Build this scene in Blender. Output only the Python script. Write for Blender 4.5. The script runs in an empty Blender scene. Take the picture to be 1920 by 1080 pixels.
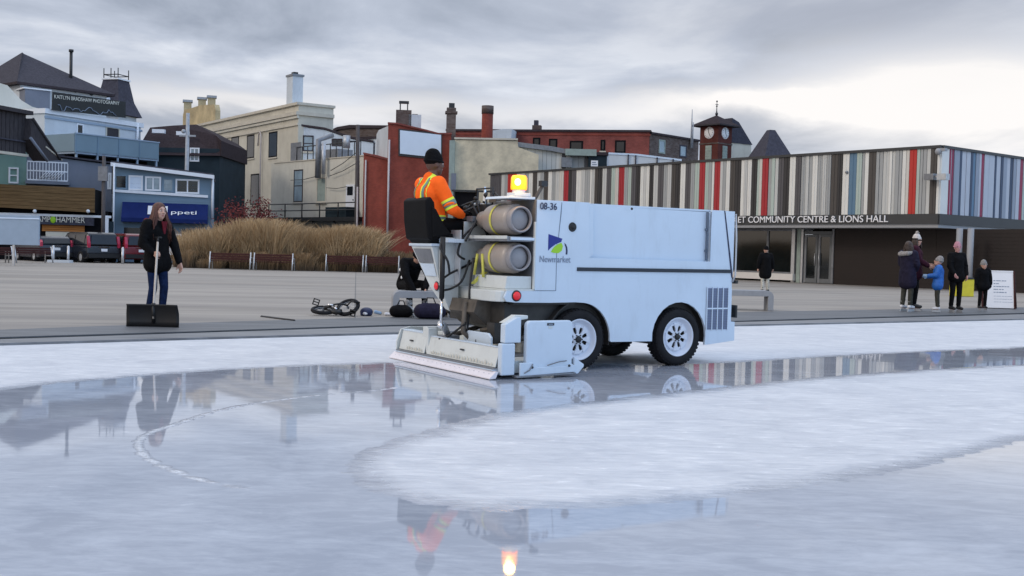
import bpy, bmesh, math, random
import numpy as np
from mathutils import Vector, Matrix, Euler
random.seed(7)
SC = bpy.context.scene
COL = SC.collection
PI = math.pi
# ------------------------------------------------------------------ survey of the place (lens, height, tilt of the photograph)
F, CH, PITCH, ROLL = 2089.0, 1.3, math.atan(72/2089.0), 0.025
def ray(px, py):
    u = px-960; v = 540-py
    c, s = math.cos(ROLL), math.sin(ROLL)
    a = u*c-v*s; b = u*s+v*c
    y = F*math.cos(PITCH)+b*math.sin(PITCH)
    z = -F*math.sin(PITCH)+b*math.cos(PITCH)
    return a/y, z/y
def G(px, py, z=0.0):
    a, b = ray(px, py); Y = (z-CH)/b; return (a*Y, Y)
def AT(px, py, Y):
    a, b = ray(px, py); return (a*Y, Y, CH+b*Y)
def PL(px, py, p0, d):
    a, b = ray(px, py)
    t = (p0[0]-a*p0[1])/(a*d[1]-d[0]); Y = p0[1]+t*d[1]
    return t, CH+b*Y
# ------------------------------------------------------------------ materials
MATS = {}
def nt(name):
    m = bpy.data.materials.new(name); m.use_nodes = True
    n = m.node_tree.nodes; l = m.node_tree.links
    return m, n, l, n['Principled BSDF']
def mat(name, col, rough=0.6, var=0.15, scale=3.0, metal=0.0, bump=0.0, bscale=None, emit=None, estr=0.0, spec=0.5, stretch=(1,1,1), dirt=0.0, coat=0.0):
    if name in MATS: return MATS[name]
    if rough >= .64: spec *= .25
    m, n, l, b = nt(name)
    tc = n.new('ShaderNodeTexCoord'); mp = n.new('ShaderNodeMapping'); mp.inputs['Scale'].default_value = stretch
    l.new(tc.outputs['Object'], mp.inputs['Vector'])
    nz = n.new('ShaderNodeTexNoise'); nz.inputs['Scale'].default_value = scale; nz.inputs['Detail'].default_value = 6; nz.inputs['Roughness'].default_value = 0.6
    l.new(mp.outputs[0], nz.inputs['Vector'])
    cr = n.new('ShaderNodeValToRGB')
    cr.color_ramp.elements[0].position = 0.3; cr.color_ramp.elements[1].position = 0.7
    cr.color_ramp.elements[0].color = tuple(max(0, c*(1-var)) for c in col)+(1,)
    cr.color_ramp.elements[1].color = tuple(min(1, c*(1+var)) for c in col)+(1,)
    l.new(nz.outputs['Fac'], cr.inputs['Fac'])
    out = cr.outputs['Color']
    if dirt > 0:
        n2 = n.new('ShaderNodeTexNoise'); n2.inputs['Scale'].default_value = scale*4.3; n2.inputs['Detail'].default_value = 8; n2.inputs['Roughness'].default_value = 0.75
        mp2 = n.new('ShaderNodeMapping'); mp2.inputs['Scale'].default_value = (1, 1, 0.25); l.new(tc.outputs['Object'], mp2.inputs['Vector']); l.new(mp2.outputs[0], n2.inputs['Vector'])
        r2 = n.new('ShaderNodeValToRGB'); r2.color_ramp.elements[0].position = 0.52; r2.color_ramp.elements[1].position = 0.75
        r2.color_ramp.elements[0].color = (0, 0, 0, 1); r2.color_ramp.elements[1].color = (dirt, dirt, dirt, 1)
        l.new(n2.outputs['Fac'], r2.inputs['Fac'])
        mx = n.new('ShaderNodeMixRGB'); mx.inputs['Color2'].default_value = (col[0]*0.35+.01, col[1]*0.32+.01, col[2]*0.28+.01, 1)
        l.new(r2.outputs['Color'], mx.inputs['Fac']); l.new(out, mx.inputs['Color1']); out = mx.outputs['Color']
    l.new(out, b.inputs['Base Color'])
    b.inputs['Roughness'].default_value = rough; b.inputs['Metallic'].default_value = metal
    b.inputs['Specular IOR Level'].default_value = spec
    if coat: b.inputs['Coat Weight'].default_value = coat; b.inputs['Coat Roughness'].default_value = 0.08
    if bump > 0:
        bp = n.new('ShaderNodeBump'); bp.inputs['Strength'].default_value = bump; bp.inputs['Distance'].default_value = 0.02
        nb = n.new('ShaderNodeTexNoise'); nb.inputs['Scale'].default_value = bscale or scale*6; nb.inputs['Detail'].default_value = 5
        l.new(tc.outputs['Object'], nb.inputs['Vector']); l.new(nb.outputs['Fac'], bp.inputs['Height']); l.new(bp.outputs['Normal'], b.inputs['Normal'])
    if emit: b.inputs['Emission Color'].default_value = tuple(emit)+(1,); b.inputs['Emission Strength'].default_value = estr
    MATS[name] = m; return m
def brick(name, c1, c2, mortar, sx=4.6, dirtcol=None):
    if name in MATS: return MATS[name]
    m, n, l, b = nt(name)
    tc = n.new('ShaderNodeTexCoord'); sp = n.new('ShaderNodeSeparateXYZ'); l.new(tc.outputs['Object'], sp.inputs[0])
    ad = n.new('ShaderNodeMath'); ad.operation = 'ADD'; l.new(sp.outputs['X'], ad.inputs[0]); l.new(sp.outputs['Y'], ad.inputs[1])
    cb = n.new('ShaderNodeCombineXYZ'); l.new(ad.outputs[0], cb.inputs['X']); l.new(sp.outputs['Z'], cb.inputs['Y'])
    br = n.new('ShaderNodeTexBrick'); br.inputs['Scale'].default_value = sx; br.inputs['Color1'].default_value = c1+(1,); br.inputs['Color2'].default_value = c2+(1,); br.inputs['Mortar'].default_value = mortar+(1,)
    br.inputs['Mortar Size'].default_value = 0.03; br.inputs['Row Height'].default_value = 0.34; br.inputs['Brick Width'].default_value = 1.0
    l.new(cb.outputs[0], br.inputs['Vector'])
    nz = n.new('ShaderNodeTexNoise'); nz.inputs['Scale'].default_value = 0.5; nz.inputs['Detail'].default_value = 9; nz.inputs['Roughness'].default_value = 0.7; l.new(tc.outputs['Object'], nz.inputs['Vector'])
    cr = n.new('ShaderNodeValToRGB'); cr.color_ramp.elements[0].position = .3; cr.color_ramp.elements[1].position = .7
    cr.color_ramp.elements[0].color = (.55, .55, .57, 1); cr.color_ramp.elements[1].color = (1.25, 1.22, 1.2, 1)
    l.new(nz.outputs['Fac'], cr.inputs['Fac'])
    mx = n.new('ShaderNodeMixRGB'); mx.blend_type = 'MULTIPLY'; mx.inputs['Fac'].default_value = 1
    l.new(br.outputs['Color'], mx.inputs['Color1']); l.new(cr.outputs['Color'], mx.inputs['Color2']); l.new(mx.outputs[0], b.inputs['Base Color'])
    b.inputs['Roughness'].default_value = 0.85; b.inputs['Specular IOR Level'].default_value = .15
    MATS[name] = m; return m
M = {}
def D(key, *a, **k): M[key] = mat(key, *a, **k)
D('machine_white', (.56,.655,.76), .34, .05, 1.1, dirt=.16, coat=.2)
D('machine_grey_white', (.60,.63,.62), .4, .06, 3, dirt=.25)
D('machine_dark', (.03,.028,.026), .6, .4, 6, dirt=.3)  # dark greasy finish of the undercarriage and wheel wells
D('grey_steel', (.20,.21,.23), .45, .2, 5, metal=.3)
D('pale_steel', (.45,.47,.5), .4, .15, 5, metal=.4)
D('door_frame_grey', (.13,.14,.15), .5, .1, 3)  # hall door frames, darkened to carry the shade of the recess
D('rust_dark', (.09,.075,.06), .6, .4, 8)
D('rubber', (.018,.018,.02), .75, .2, 12, bump=.2)
D('black_plastic', (.009,.009,.010), .5, .2, 10)
D('black_vinyl', (.006,.006,.007), .66, .2, 8)
D('tank_tan', (.34,.295,.26), .38, .08, 4, dirt=.2, metal=.15)
D('tank_ring', (.27,.26,.27), .4, .1, 4)
D('strap_yellow', (.62,.58,.10), .6, .15, 20)
D('red_lens', (.62,.02,.03), .25, .05, 5, emit=(.7,.02,.03), estr=.25)
D('blade_pink', (.74,.70,.74), .4, .06, 10)
D('rim_white', (.66,.70,.78), .35, .06, 6)
D('seam_dark', (.12,.16,.22), .6, .05, 5)
D('stripe_black', (.012,.018,.03), .5, .1, 5)
D('vent_blue', (.16,.19,.30), .6, .1, 5)
D('logo_blue', (.008,.02,.22), .5, .02, 5)
D('logo_green', (.32,.60,.02), .5, .02, 5)
D('letter_navy', (.012,.02,.07), .5, .02, 5)
D('letter_grey', (.22,.27,.36), .5, .02, 5)
D('letter_white', (.82,.82,.84), .5, .02, 5)
D('letter_cream', (.7,.68,.6), .5, .02, 5)
D('chrome', (.8,.8,.82), .15, .02, 5, metal=1)
D('amber_glass', (1,.45,.02), .3, .02, 5, emit=(1,.30,.008), estr=1.3)
D('amber_core', (1,.8,.4), .3, .02, 5, emit=(1,.72,.28), estr=4)
D('skin', (.56,.33,.25), .5, .08, 20)
D('skin_dark', (.10,.05,.035), .5, .1, 20)
D('skin_pink', (.50,.27,.25), .5, .08, 20)
D('eye_white', (.6,.6,.6), .3, .02, 5)
D('eye_dark', (.02,.015,.015), .3, .02, 5)
D('lips', (.38,.13,.12), .5, .05, 20)
D('hair_auburn', (.085,.026,.015), .55, .6, 30, stretch=(1,1,.15))
D('hair_brown', (.05,.032,.025), .6, .5, 30)
D('hair_fair', (.34,.27,.18), .6, .4, 30)
D('black_coat', (.0045,.0045,.0055), .85, .4, 14, bump=.5, bscale=40)
D('black_trousers', (.006,.006,.007), .85, .3, 14)
D('navy_parka', (.018,.016,.034), .8, .3, 12, bump=.4)
D('maroon_coat', (.045,.012,.022), .85, .3, 12)
D('maroon_sleeve', (.12,.012,.02), .8, .3, 14)
D('blue_jacket', (.01,.11,.42), .6, .25, 10, bump=.3)
D('blue_pale', (.25,.38,.55), .6, .2, 10)
D('fur_grey', (.33,.31,.30), .95, .5, 40, bump=.8)
D('jeans', (.008,.018,.058), .8, .45, 14)
D('khaki_trousers', (.05,.05,.042), .85, .3, 14)
D('cream_trousers', (.5,.48,.42), .85, .3, 14)
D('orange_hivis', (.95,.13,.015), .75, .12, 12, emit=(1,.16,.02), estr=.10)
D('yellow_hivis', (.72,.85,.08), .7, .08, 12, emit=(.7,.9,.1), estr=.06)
D('grey_reflective', (.12,.22,.20), .4, .1, 12)
D('purple_scarf', (.08,.06,.14), .9, .4, 20, bump=.6)
D('white_leather', (.65,.65,.68), .5, .1, 12)
D('wood_handle', (.50,.44,.38), .55, .2, 10, stretch=(6,6,.6))
D('knit_white', (.62,.58,.55), .95, .2, 20, bump=.8)
D('knit_pink', (.5,.25,.3), .95, .2, 20, bump=.8)
D('knit_grey', (.28,.27,.26), .95, .4, 30, bump=.8)
# buildings
D('plaster_white', (.60,.64,.68), .8, .08, .7, dirt=.15)
D('plaster_cream', (.57,.54,.46), .85, .14, .35, dirt=.35)
D('plaster_cream_light', (.62,.60,.53), .85, .12, .35, dirt=.35)
D('plaster_whitewash', (.56,.61,.66), .85, .12, .5, dirt=.4)
D('siding_blue', (.17,.25,.33), .7, .08, .6)
D('siding_grey_blue', (.19,.21,.26), .75, .1, .5, dirt=.2)
D('siding_mint', (.19,.31,.28), .75, .1, .5, dirt=.2)
D('balcony_blue', (.17,.25,.31), .6, .08, .6)
D('shingle_dark', (.055,.053,.066), .9, .3, 6)
D('shingle_brown', (.035,.026,.030), .9, .3, 6)
D('roof_edge', (.05,.04,.045), .8, .2, 4)
D('slate', (.06,.06,.08), .8, .25, 4)
D('slate_green', (.30,.36,.33), .8, .15, 3)
D('teal_dark', (.022,.035,.045), .8, .2, 1)
D('timber_dark', (.055,.05,.055), .85, .35, 4, stretch=(6,6,.5))
D('timber_brown', (.17,.105,.05), .85, .35, 2, stretch=(.4,.4,5))
D('timber_orange', (.42,.17,.05), .8, .25, 2, stretch=(.4,.4,5))
D('trim_white', (.74,.77,.82), .5, .04, 4)
D('trim_cream', (.56,.52,.44), .7, .1, 2)
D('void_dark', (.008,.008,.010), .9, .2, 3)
D('glass_dark', (.012,.014,.018), .10, .3, 1, spec=.45)
D('glass_sky', (.22,.30,.36), .12, .3, 1, spec=.8)
D('glass_hall', (.008,.011,.012), .06, .4, .8, spec=.8)
D('awning_navy', (.010,.022,.11), .7, .12, 3)
D('banner_black', (.012,.016,.018), .6, .2, 6)
D('board_blue_white', (.62,.72,.85), .4, .03, 2)
D('board_grey_blue', (.30,.38,.48), .6, .06, 2)
D('downpipe', (.52,.48,.48), .5, .1, 3)
D('pole_wood', (.10,.09,.09), .85, .3, 6, stretch=(4,4,.5))
D('pole_grey', (.35,.37,.40), .6, .15, 6)
D('iron_black', (.02,.022,.025), .5, .2, 6)
D('aluminium', (.55,.56,.58), .35, .1, 6, metal=.6)
D('bench_wood', (.06,.022,.02), .65, .3, 5, stretch=(1,6,6))
D('concrete', (.32,.33,.35), .8, .12, 2.5, bump=.2, dirt=.2)
D('fascia_dark', (.035,.037,.040), .5, .1, 1.5)
D('soffit_white', (.30,.31,.33), .6, .06, 1)  # white dulled in its colour for the shade under the overhang
D('brown_panel', (.009,.0035,.0030), .6, .25, 1.2, stretch=(1,1,.3))  # brown taken near black: deep shade under the hall canopy is in the colour
D('sill_white', (.72,.70,.68), .6, .05, 2)
D('sign_white', (.80,.80,.82), .5, .02, 3)
D('yellow_box', (.62,.55,.03), .5, .1, 4)
D('car_black', (.008,.010,.016), .25, .1, 3, coat=.15)
D('car_red', (.13,.003,.008), .25, .1, 3, coat=.15)
D('car_navy', (.015,.018,.03), .25, .1, 3, coat=.15)
D('car_white', (.6,.62,.64), .3, .05, 3, coat=.4)
D('tail_red', (.45,.03,.07), .25, .1, 6)
D('leaf_red', (.13,.03,.028), .8, .5, 3)
D('twig', (.05,.035,.03), .9, .3, 5)
M['brick_red'] = brick('brick_red', (.29,.068,.048), (.245,.058,.044), (.26,.09,.07))
M['brick_maroon'] = brick('brick_maroon', (.27,.075,.062), (.21,.06,.05), (.25,.11,.10))
M['brick_dark'] = brick('brick_dark', (.10,.07,.06), (.16,.13,.12), (.14,.12,.11), 3)
M['brick_tower'] = brick('brick_tower', (.12,.035,.028), (.10,.03,.025), (.11,.05,.045))
M['brick_cream'] = brick('brick_cream', (.70,.63,.46), (.67,.60,.44), (.64,.585,.45))
CLAD = {'k':(.030,.029,.031),'d':(.085,.082,.090),'b':(.065,.058,.054),'g':(.34,.355,.36),'l':(.52,.53,.52),'w':(.70,.70,.67),'m':(.42,.50,.46),'c':(.58,.56,.52),'r':(.36,.022,.030),'R':(.46,.030,.022),'B':(.10,.19,.29),'n':(.03,.055,.11),'p':(.46,.49,.55),'q':(.27,.31,.38),'x':(.26,.012,.06)}
for k_, c_ in CLAD.items(): D('cladding_'+{'k':'black','d':'dark_grey','b':'brown','g':'grey','l':'light_grey','w':'white','m':'mint','c':'cream','r':'red','R':'bright_red','B':'blue','n':'navy','p':'pale_blue','q':'grey_blue','x':'crimson'}[k_], c_, .5, .05, 1.2); M['cl_'+k_] = MATS['cladding_'+{'k':'black','d':'dark_grey','b':'brown','g':'grey','l':'light_grey','w':'white','m':'mint','c':'cream','r':'red','R':'bright_red','B':'blue','n':'navy','p':'pale_blue','q':'grey_blue','x':'crimson'}[k_]]
# ------------------------------------------------------------------ mesh builder
class MB:
    def __init__(s): s.v=[]; s.f=[]; s.m=[]; s.mats=[]; s.sm=[]
    def mi(s, m):
        if m not in s.mats: s.mats.append(m)
        return s.mats.index(m)
    def add(s, vs, fs, m, smooth=False):
        o = len(s.v); s.v += [tuple(v) for v in vs]; k = s.mi(m)
        for f in fs: s.f.append([i+o for i in f]); s.m.append(k); s.sm.append(smooth)
    def box(s, a, b, m, T=None):
        x0,y0,z0 = a; x1,y1,z1 = b
        vs = [Vector(p) for p in ((x0,y0,z0),(x1,y0,z0),(x1,y1,z0),(x0,y1,z0),(x0,y0,z1),(x1,y0,z1),(x1,y1,z1),(x0,y1,z1))]
        if T is not None: vs = [T@p for p in vs]
        s.add(vs, [(0,3,2,1),(4,5,6,7),(0,1,5,4),(1,2,6,5),(2,3,7,6),(3,0,4,7)], m)
    def prism(s, pts, ax, lo, hi, m, T=None):
        # pts 2D outline in the plane normal to ax ('x': y,z ; 'y': x,z ; 'z': x,y)
        def mk(p, h): return {'x':(h,p[0],p[1]),'y':(p[0],h,p[1]),'z':(p[0],p[1],h)}[ax]
        n = len(pts); vs = [Vector(mk(p,lo)) for p in pts]+[Vector(mk(p,hi)) for p in pts]
        if T is not None: vs = [T@p for p in vs]
        s.add(vs, [list(range(n))[::-1], list(range(n,2*n))]+[(i,(i+1)%n,n+(i+1)%n,n+i) for i in range(n)], m)
    def tube(s, pts, r, m, seg=8, cap=True):
        pts = [Vector(p) for p in pts]; rs = r if isinstance(r,(list,tuple)) else [r]*len(pts)
        vs=[]; up=None
        for i,p in enumerate(pts):
            d = (pts[min(i+1,len(pts)-1)]-pts[max(i-1,0)]).normalized()
            if up is None: up = d.orthogonal().normalized()
            u = (up-d*up.dot(d)); u = u.normalized() if u.length>1e-6 else d.orthogonal().normalized(); up=u; w = d.cross(u)
            for k in range(seg):
                a = 2*PI*k/seg; vs.append(p+(u*math.cos(a)+w*math.sin(a))*rs[i])
        fs=[]
        for i in range(len(pts)-1):
            for k in range(seg): fs.append((i*seg+k, i*seg+(k+1)%seg, (i+1)*seg+(k+1)%seg, (i+1)*seg+k))
        s.add(vs, fs, m, True)
        if cap:
            o = len(s.v)-len(vs); k_=s.mi(m)
            s.f.append([o+k for k in range(seg)][::-1]); s.m.append(k_); s.sm.append(False)
            s.f.append([o+(len(pts)-1)*seg+k for k in range(seg)]); s.m.append(k_); s.sm.append(False)
    def lathe(s, prof, m, c=(0,0,0), ax='y', seg=40, T=None, smooth=True):
        # prof: (r, h) along axis
        vs=[]
        for r,h in prof:
            for k in range(seg):
                a=2*PI*k/seg; ca,sa=r*math.cos(a),r*math.sin(a)
                p={'y':(c[0]+ca,c[1]+h,c[2]+sa),'x':(c[0]+h,c[1]+ca,c[2]+sa),'z':(c[0]+ca,c[1]+sa,c[2]+h)}[ax]
                vs.append(T@Vector(p) if T is not None else p)
        fs=[]
        for i in range(len(prof)-1):
            for k in range(seg): fs.append((i*seg+k,i*seg+(k+1)%seg,(i+1)*seg+(k+1)%seg,(i+1)*seg+k))
        s.add(vs,fs,m,smooth)
    def ball(s, c, r, m, seg=12, rings=8, T=None):
        r = r if isinstance(r,(tuple,list)) else (r,r,r); vs=[]
        for i in range(rings+1):
            t=PI*i/rings
            for k in range(seg):
                a=2*PI*k/seg; p=Vector((c[0]+r[0]*math.sin(t)*math.cos(a), c[1]+r[1]*math.sin(t)*math.sin(a), c[2]+r[2]*math.cos(t)))
                vs.append(T@p if T is not None else p)
        fs=[(i*seg+k,(i+1)*seg+k,(i+1)*seg+(k+1)%seg,i*seg+(k+1)%seg) for i in range(rings) for k in range(seg)]
        s.add(vs,fs,m,True)
    def build(s, name, parent=None, loc=(0,0,0), rz=0, bevel=0, weld=False):
        me = bpy.data.meshes.new(name); me.from_pydata(s.v, [], s.f)
        for k in s.mats: me.materials.append(M[k] if isinstance(k,str) else k)
        me.polygons.foreach_set('material_index', s.m); me.polygons.foreach_set('use_smooth', s.sm)
        bm = bmesh.new(); bm.from_mesh(me)
        if weld: bmesh.ops.remove_doubles(bm, verts=bm.verts, dist=1e-4)
        bmesh.ops.recalc_face_normals(bm, faces=bm.faces); bm.to_mesh(me); bm.free()
        me.update()
        o = bpy.data.objects.new(name, me); COL.objects.link(o)
        if parent: o.parent = parent
        o.location = loc; o.rotation_euler = (0,0,rz)
        if bevel:
            bv = o.modifiers.new('bevel','BEVEL'); bv.width = bevel; bv.segments = 2; bv.limit_method='ANGLE'; bv.angle_limit=math.radians(40)
        return o
def empty(name, loc=(0,0,0), rz=0, label=None, cat=None, group=None):
    o = bpy.data.objects.new(name, None); COL.objects.link(o); o.location = loc; o.rotation_euler = (0,0,rz); o.empty_display_size = .2
    tag(o, label, cat, group); return o
def tag(o, label=None, cat=None, group=None, kind=None):
    if label: o['label']=label
    if cat: o['category']=cat
    if group: o['group']=group
    if kind: o['kind']=kind
    return o
def copy_tree(o, parent=None):
    c = o.copy(); COL.objects.link(c); c.parent = parent
    for ch in [k for k in bpy.data.objects if k.parent == o]: copy_tree(ch, c)
    return c
def text_mesh(name, txt, size, matn, parent, M4, extrude=0.004, width=None, bold=0.0, space=1.0, align='LEFT'):
    cu = bpy.data.curves.new(name,'FONT'); cu.body = txt; cu.size = size; cu.extrude = extrude; cu.offset = bold; cu.space_character = space; cu.align_x = align
    ob = bpy.data.objects.new(name+'_tmp', cu); COL.objects.link(ob)
    dg = bpy.context.evaluated_depsgraph_get(); me = bpy.data.meshes.new_from_object(ob.evaluated_get(dg))
    bpy.data.objects.remove(ob); bpy.data.curves.remove(cu)
    xs=[v.co.x for v in me.vertices]
    if width and xs:
        x0,x1=min(xs),max(xs); k=width/(x1-x0)
        for v in me.vertices: v.co.x=(v.co.x-x0)*k
    me.transform(M4); me.materials.clear(); me.materials.append(M[matn]); me.name=name
    o = bpy.data.objects.new(name, me); COL.objects.link(o)
    if parent: o.parent = parent
    return o
# ------------------------------------------------------------------ facades: a wall plane standing in the world
class Facade:
    """vertical wall; local x runs along the wall left->right (seen from the square), y goes into the building, z up"""
    def __init__(s, L, R, ztop=None):
        if ztop is not None: L = G(L[0],L[1],ztop); R = G(R[0],R[1],ztop)
        s.p=Vector((L[0],L[1])); d=Vector((R[0]-L[0],R[1]-L[1])); s.len=d.length; s.d=d/s.len
        s.rz=math.atan2(s.d.y,s.d.x); s.L=L; s.R=R
    def q(s, px, py, off=0.0):     # the wall point (t,z) seen in that direction
        n=Vector((s.d.y,-s.d.x))*off
        t,z=PL(px,py,(s.p.x+n.x,s.p.y+n.y),(s.d.x,s.d.y)); return t,z
    def world(s,t,off=0.0,z=0.0): return Vector((s.p.x+s.d.x*t+s.d.y*off, s.p.y+s.d.y*t-s.d.x*off, z))
    def root(s, name, label, cat, group=None): return empty(name, (s.p.x,s.p.y,0), s.rz, label, cat, group)
    def rect(s, a, b, off=0.0):
        t0,z0=s.q(*a,off=off); t1,z1=s.q(*b,off=off); return min(t0,t1),max(t0,t1),min(z0,z1),max(z0,z1)
    def rectv(s, xl, xr, yt, yb, off=0.0):    # by left/right at mid height, top/bottom at mid width
        xm=(xl+xr)/2; ym=(yt+yb)/2
        t0=s.q(xl,ym,off)[0]; t1=s.q(xr,ym,off)[0]; z1=s.q(xm,yt,off)[1]; z0=s.q(xm,yb,off)[1]
        return t0,t1,z0,z1
def FY(pl,Yl,pr,Yr):
    return Facade((ray(pl,470)[0]*Yl,Yl),(ray(pr,470)[0]*Yr,Yr))
def window(root, r, frame='trim_white', glass='glass_dark', fw=.09, proud=.05, mull=0, tr=0, sill=None):
    t0,t1,z0,z1=r; mb=MB(); y0,y1=-proud,.05
    mb.box((t0,y0,z0),(t0+fw,y1,z1),frame); mb.box((t1-fw,y0,z0),(t1,y1,z1),frame)
    mb.box((t0+fw,y0,z1-fw),(t1-fw,y1,z1),frame); mb.box((t0+fw,y0,z0),(t1-fw,y1,z0+fw),frame)
    for k in range(mull):
        x=t0+(t1-t0)*(k+1)/(mull+1); mb.box((x-fw*.4,y0+.01,z0+fw),(x+fw*.4,y1,z1-fw),frame)
    for k in range(tr):
        z=z0+(z1-z0)*(k+1)/(tr+1); mb.box((t0+fw,y0+.014,z-fw*.35),(t1-fw,y1,z+fw*.35),frame)
    if sill: mb.box((t0-.08,-proud-.08,z0-.12),(t1+.08,.04,z0-.003),sill)
    w=mb.build('window',root)
    g=MB(); g.box((t0+fw*.8,-.012,z0+fw*.8),(t1-fw*.8,.03,z1-fw*.8),glass); g.build('pane',w)
    return w
def outline(A, pts, off=0.0): return [A.q(px,py,off) for px,py in pts]
def down(A, top, off=0.0):      # pixel polyline along the roofline -> closed outline to the ground
    o=outline(A,top,off); return [(o[0][0],-.04)]+o+[(o[-1][0],-.04)][:1]
def wallprism(A, root, top, depth, m, name='wall', y0=0.0):
    o=down(A,top); mb=MB(); mb.prism(o,'y',y0,depth,m); return mb.build(name,root)
def beam(A, root, pts, h, y0, y1, m, name):
    o=outline(A,pts); mb=MB()
    for (t0,z0),(t1,z1) in zip(o[:-1],o[1:]): mb.prism([(t0,z0),(t1,z1),(t1,z1+h),(t0,z0+h)],'y',y0,y1,m)
    return mb.build(name,root)
def pipe(A, root, px, yt, yb, m='downpipe', r=.07, off=.12):
    t,z1=A.q(px,yt,off); _,z0=A.q(px,yb,off); mb=MB(); mb.tube([(t,-off,z0),(t,-off,z1)],r,m,8); return mb.build('downpipe',root)

# ------------------------------------------------------------------ sky, sun, camera
W = bpy.data.worlds.new('World'); SC.world = W; W.use_nodes = True
def build_world():
    n=W.node_tree.nodes; l=W.node_tree.links; n.clear()
    out=n.new('ShaderNodeOutputWorld')
    sky=n.new('ShaderNodeTexSky'); sky.sky_type='NISHITA'; sky.sun_disc=False; sky.sun_elevation=math.radians(24); sky.sun_rotation=math.radians(-120)
    bg1=n.new('ShaderNodeBackground'); bg1.inputs['Strength'].default_value=0.15; l.new(sky.outputs[0],bg1.inputs['Color'])
    tc=n.new('ShaderNodeTexCoord'); sp=n.new('ShaderNodeSeparateXYZ'); l.new(tc.outputs['Generated'],sp.inputs[0])
    def mth(op,a,b=None,c=None,clamp=False):
        m=n.new('ShaderNodeMath'); m.operation=op; m.use_clamp=clamp
        for i,x in enumerate((a,b,c)):
            if x is None: continue
            if isinstance(x,(int,float)): m.inputs[i].default_value=x
            else: l.new(x,m.inputs[i])
        return m.outputs[0]
    X,Y,Z=sp.outputs['X'],sp.outputs['Y'],sp.outputs['Z']
    zz=mth('ADD',mth('MAXIMUM',Z,0.0),0.10)
    cb=n.new('ShaderNodeCombineXYZ'); l.new(mth('DIVIDE',X,zz),cb.inputs['X']); l.new(mth('DIVIDE',Y,zz),cb.inputs['Y'])
    mp=n.new('ShaderNodeMapping'); mp.inputs['Rotation'].default_value=(0,0,math.radians(-14)); mp.inputs['Scale'].default_value=(.66,.52,1); mp.inputs['Location'].default_value=(3.1,1.7,0); l.new(cb.outputs[0],mp.inputs['Vector'])
    nz=n.new('ShaderNodeTexNoise'); nz.inputs['Scale'].default_value=1.5; nz.inputs['Detail'].default_value=10; nz.inputs['Roughness'].default_value=.56; nz.inputs['Distortion'].default_value=.35; l.new(mp.outputs[0],nz.inputs['Vector'])
    n3=n.new('ShaderNodeTexNoise'); n3.inputs['Scale'].default_value=.35; n3.inputs['Detail'].default_value=3; l.new(mp.outputs[0],n3.inputs['Vector'])
    cl=mth('ADD',mth('MULTIPLY',nz.outputs['Fac'],.7),mth('MULTIPLY',n3.outputs['Fac'],.3))
    cr=n.new('ShaderNodeValToRGB'); e=cr.color_ramp.elements
    e[0].position=.40; e[0].color=(.355,.405,.50,1); e[1].position=.585; e[1].color=(.78,.82,.90,1)
    m_=cr.color_ramp.elements.new(.49); m_.color=(.52,.575,.685,1)
    l.new(cl,cr.inputs['Fac'])
    # bright cloud gap low on the right, brighter band toward the horizon
    def gauss(v,c,w): 
        d=mth('DIVIDE',mth('SUBTRACT',v,c),w); return mth('POWER',2.718,mth('MULTIPLY',mth('MULTIPLY',d,d),-1.0))
    az=mth('DIVIDE',X,mth('MAXIMUM',Y,.05)); el=mth('DIVIDE',Z,mth('MAXIMUM',mth('SQRT',mth('ADD',mth('MULTIPLY',X,X),mth('MULTIPLY',Y,Y))),.05))
    jit=mth('MULTIPLY',mth('SUBTRACT',nz.outputs['Fac'],.5),.22)
    elj=mth('ADD',el,mth('MULTIPLY',jit,.42))
    yp=mth('GREATER_THAN',Y,0.0)
    g1=mth('MULTIPLY',gauss(az,.40,.15),gauss(elj,.130,.046))
    g2=mth('MULTIPLY',gauss(az,.22,.20),gauss(elj,.128,.016))
    g3=mth('MULTIPLY',gauss(az,-.22,.26),gauss(elj,.118,.018))
    br=mth('MULTIPLY',mth('ADD',mth('ADD',mth('MULTIPLY',g1,1.6),mth('MULTIPLY',g2,.9)),mth('MULTIPLY',g3,.7)),yp,clamp=True)
    dk=mth('MULTIPLY',mth('MULTIPLY',gauss(az,.30,.22),gauss(elj,.215,.035)),yp)
    mx=n.new('ShaderNodeMixRGB'); l.new(br,mx.inputs['Fac']); l.new(cr.outputs[0],mx.inputs['Color1']); mx.inputs['Color2'].default_value=(1.0,.975,.96,1)
    md=n.new('ShaderNodeMixRGB'); l.new(mth('MULTIPLY',dk,.55),md.inputs['Fac']); l.new(mx.outputs[0],md.inputs['Color1']); md.inputs['Color2'].default_value=(.36,.385,.46,1)
    bg2=n.new('ShaderNodeBackground'); l.new(md.outputs[0],bg2.inputs['Color'])
    # overcast sky: the zenith is brighter than the horizon band
    zen=mth('MULTIPLY',mth('SUBTRACT',Z,.28),2.0,clamp=True); l.new(mth('ADD',1.0,mth('MULTIPLY',zen,1.1)),bg2.inputs['Strength'])
    # the clear blue part of the sky lies behind the right shoulder
    s0=mth('ADD',mth('MULTIPLY',X,.55),mth('MULTIPLY',Y,-.83)); fac=mth('MULTIPLY',mth('SUBTRACT',s0,.10),1.6,clamp=True)
    bgb=n.new('ShaderNodeBackground'); bgb.inputs['Color'].default_value=(.46,.66,1.0,1); bgb.inputs['Strength'].default_value=.95
    ad=n.new('ShaderNodeAddShader'); l.new(bg1.outputs[0],ad.inputs[0]); l.new(bgb.outputs[0],ad.inputs[1])
    # warm haze behind the left shoulder
    s1=mth('ADD',mth('MULTIPLY',X,-.83),mth('MULTIPLY',Y,-.50)); f1=mth('MULTIPLY',mth('SUBTRACT',s1,.15),1.4,clamp=True)
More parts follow.
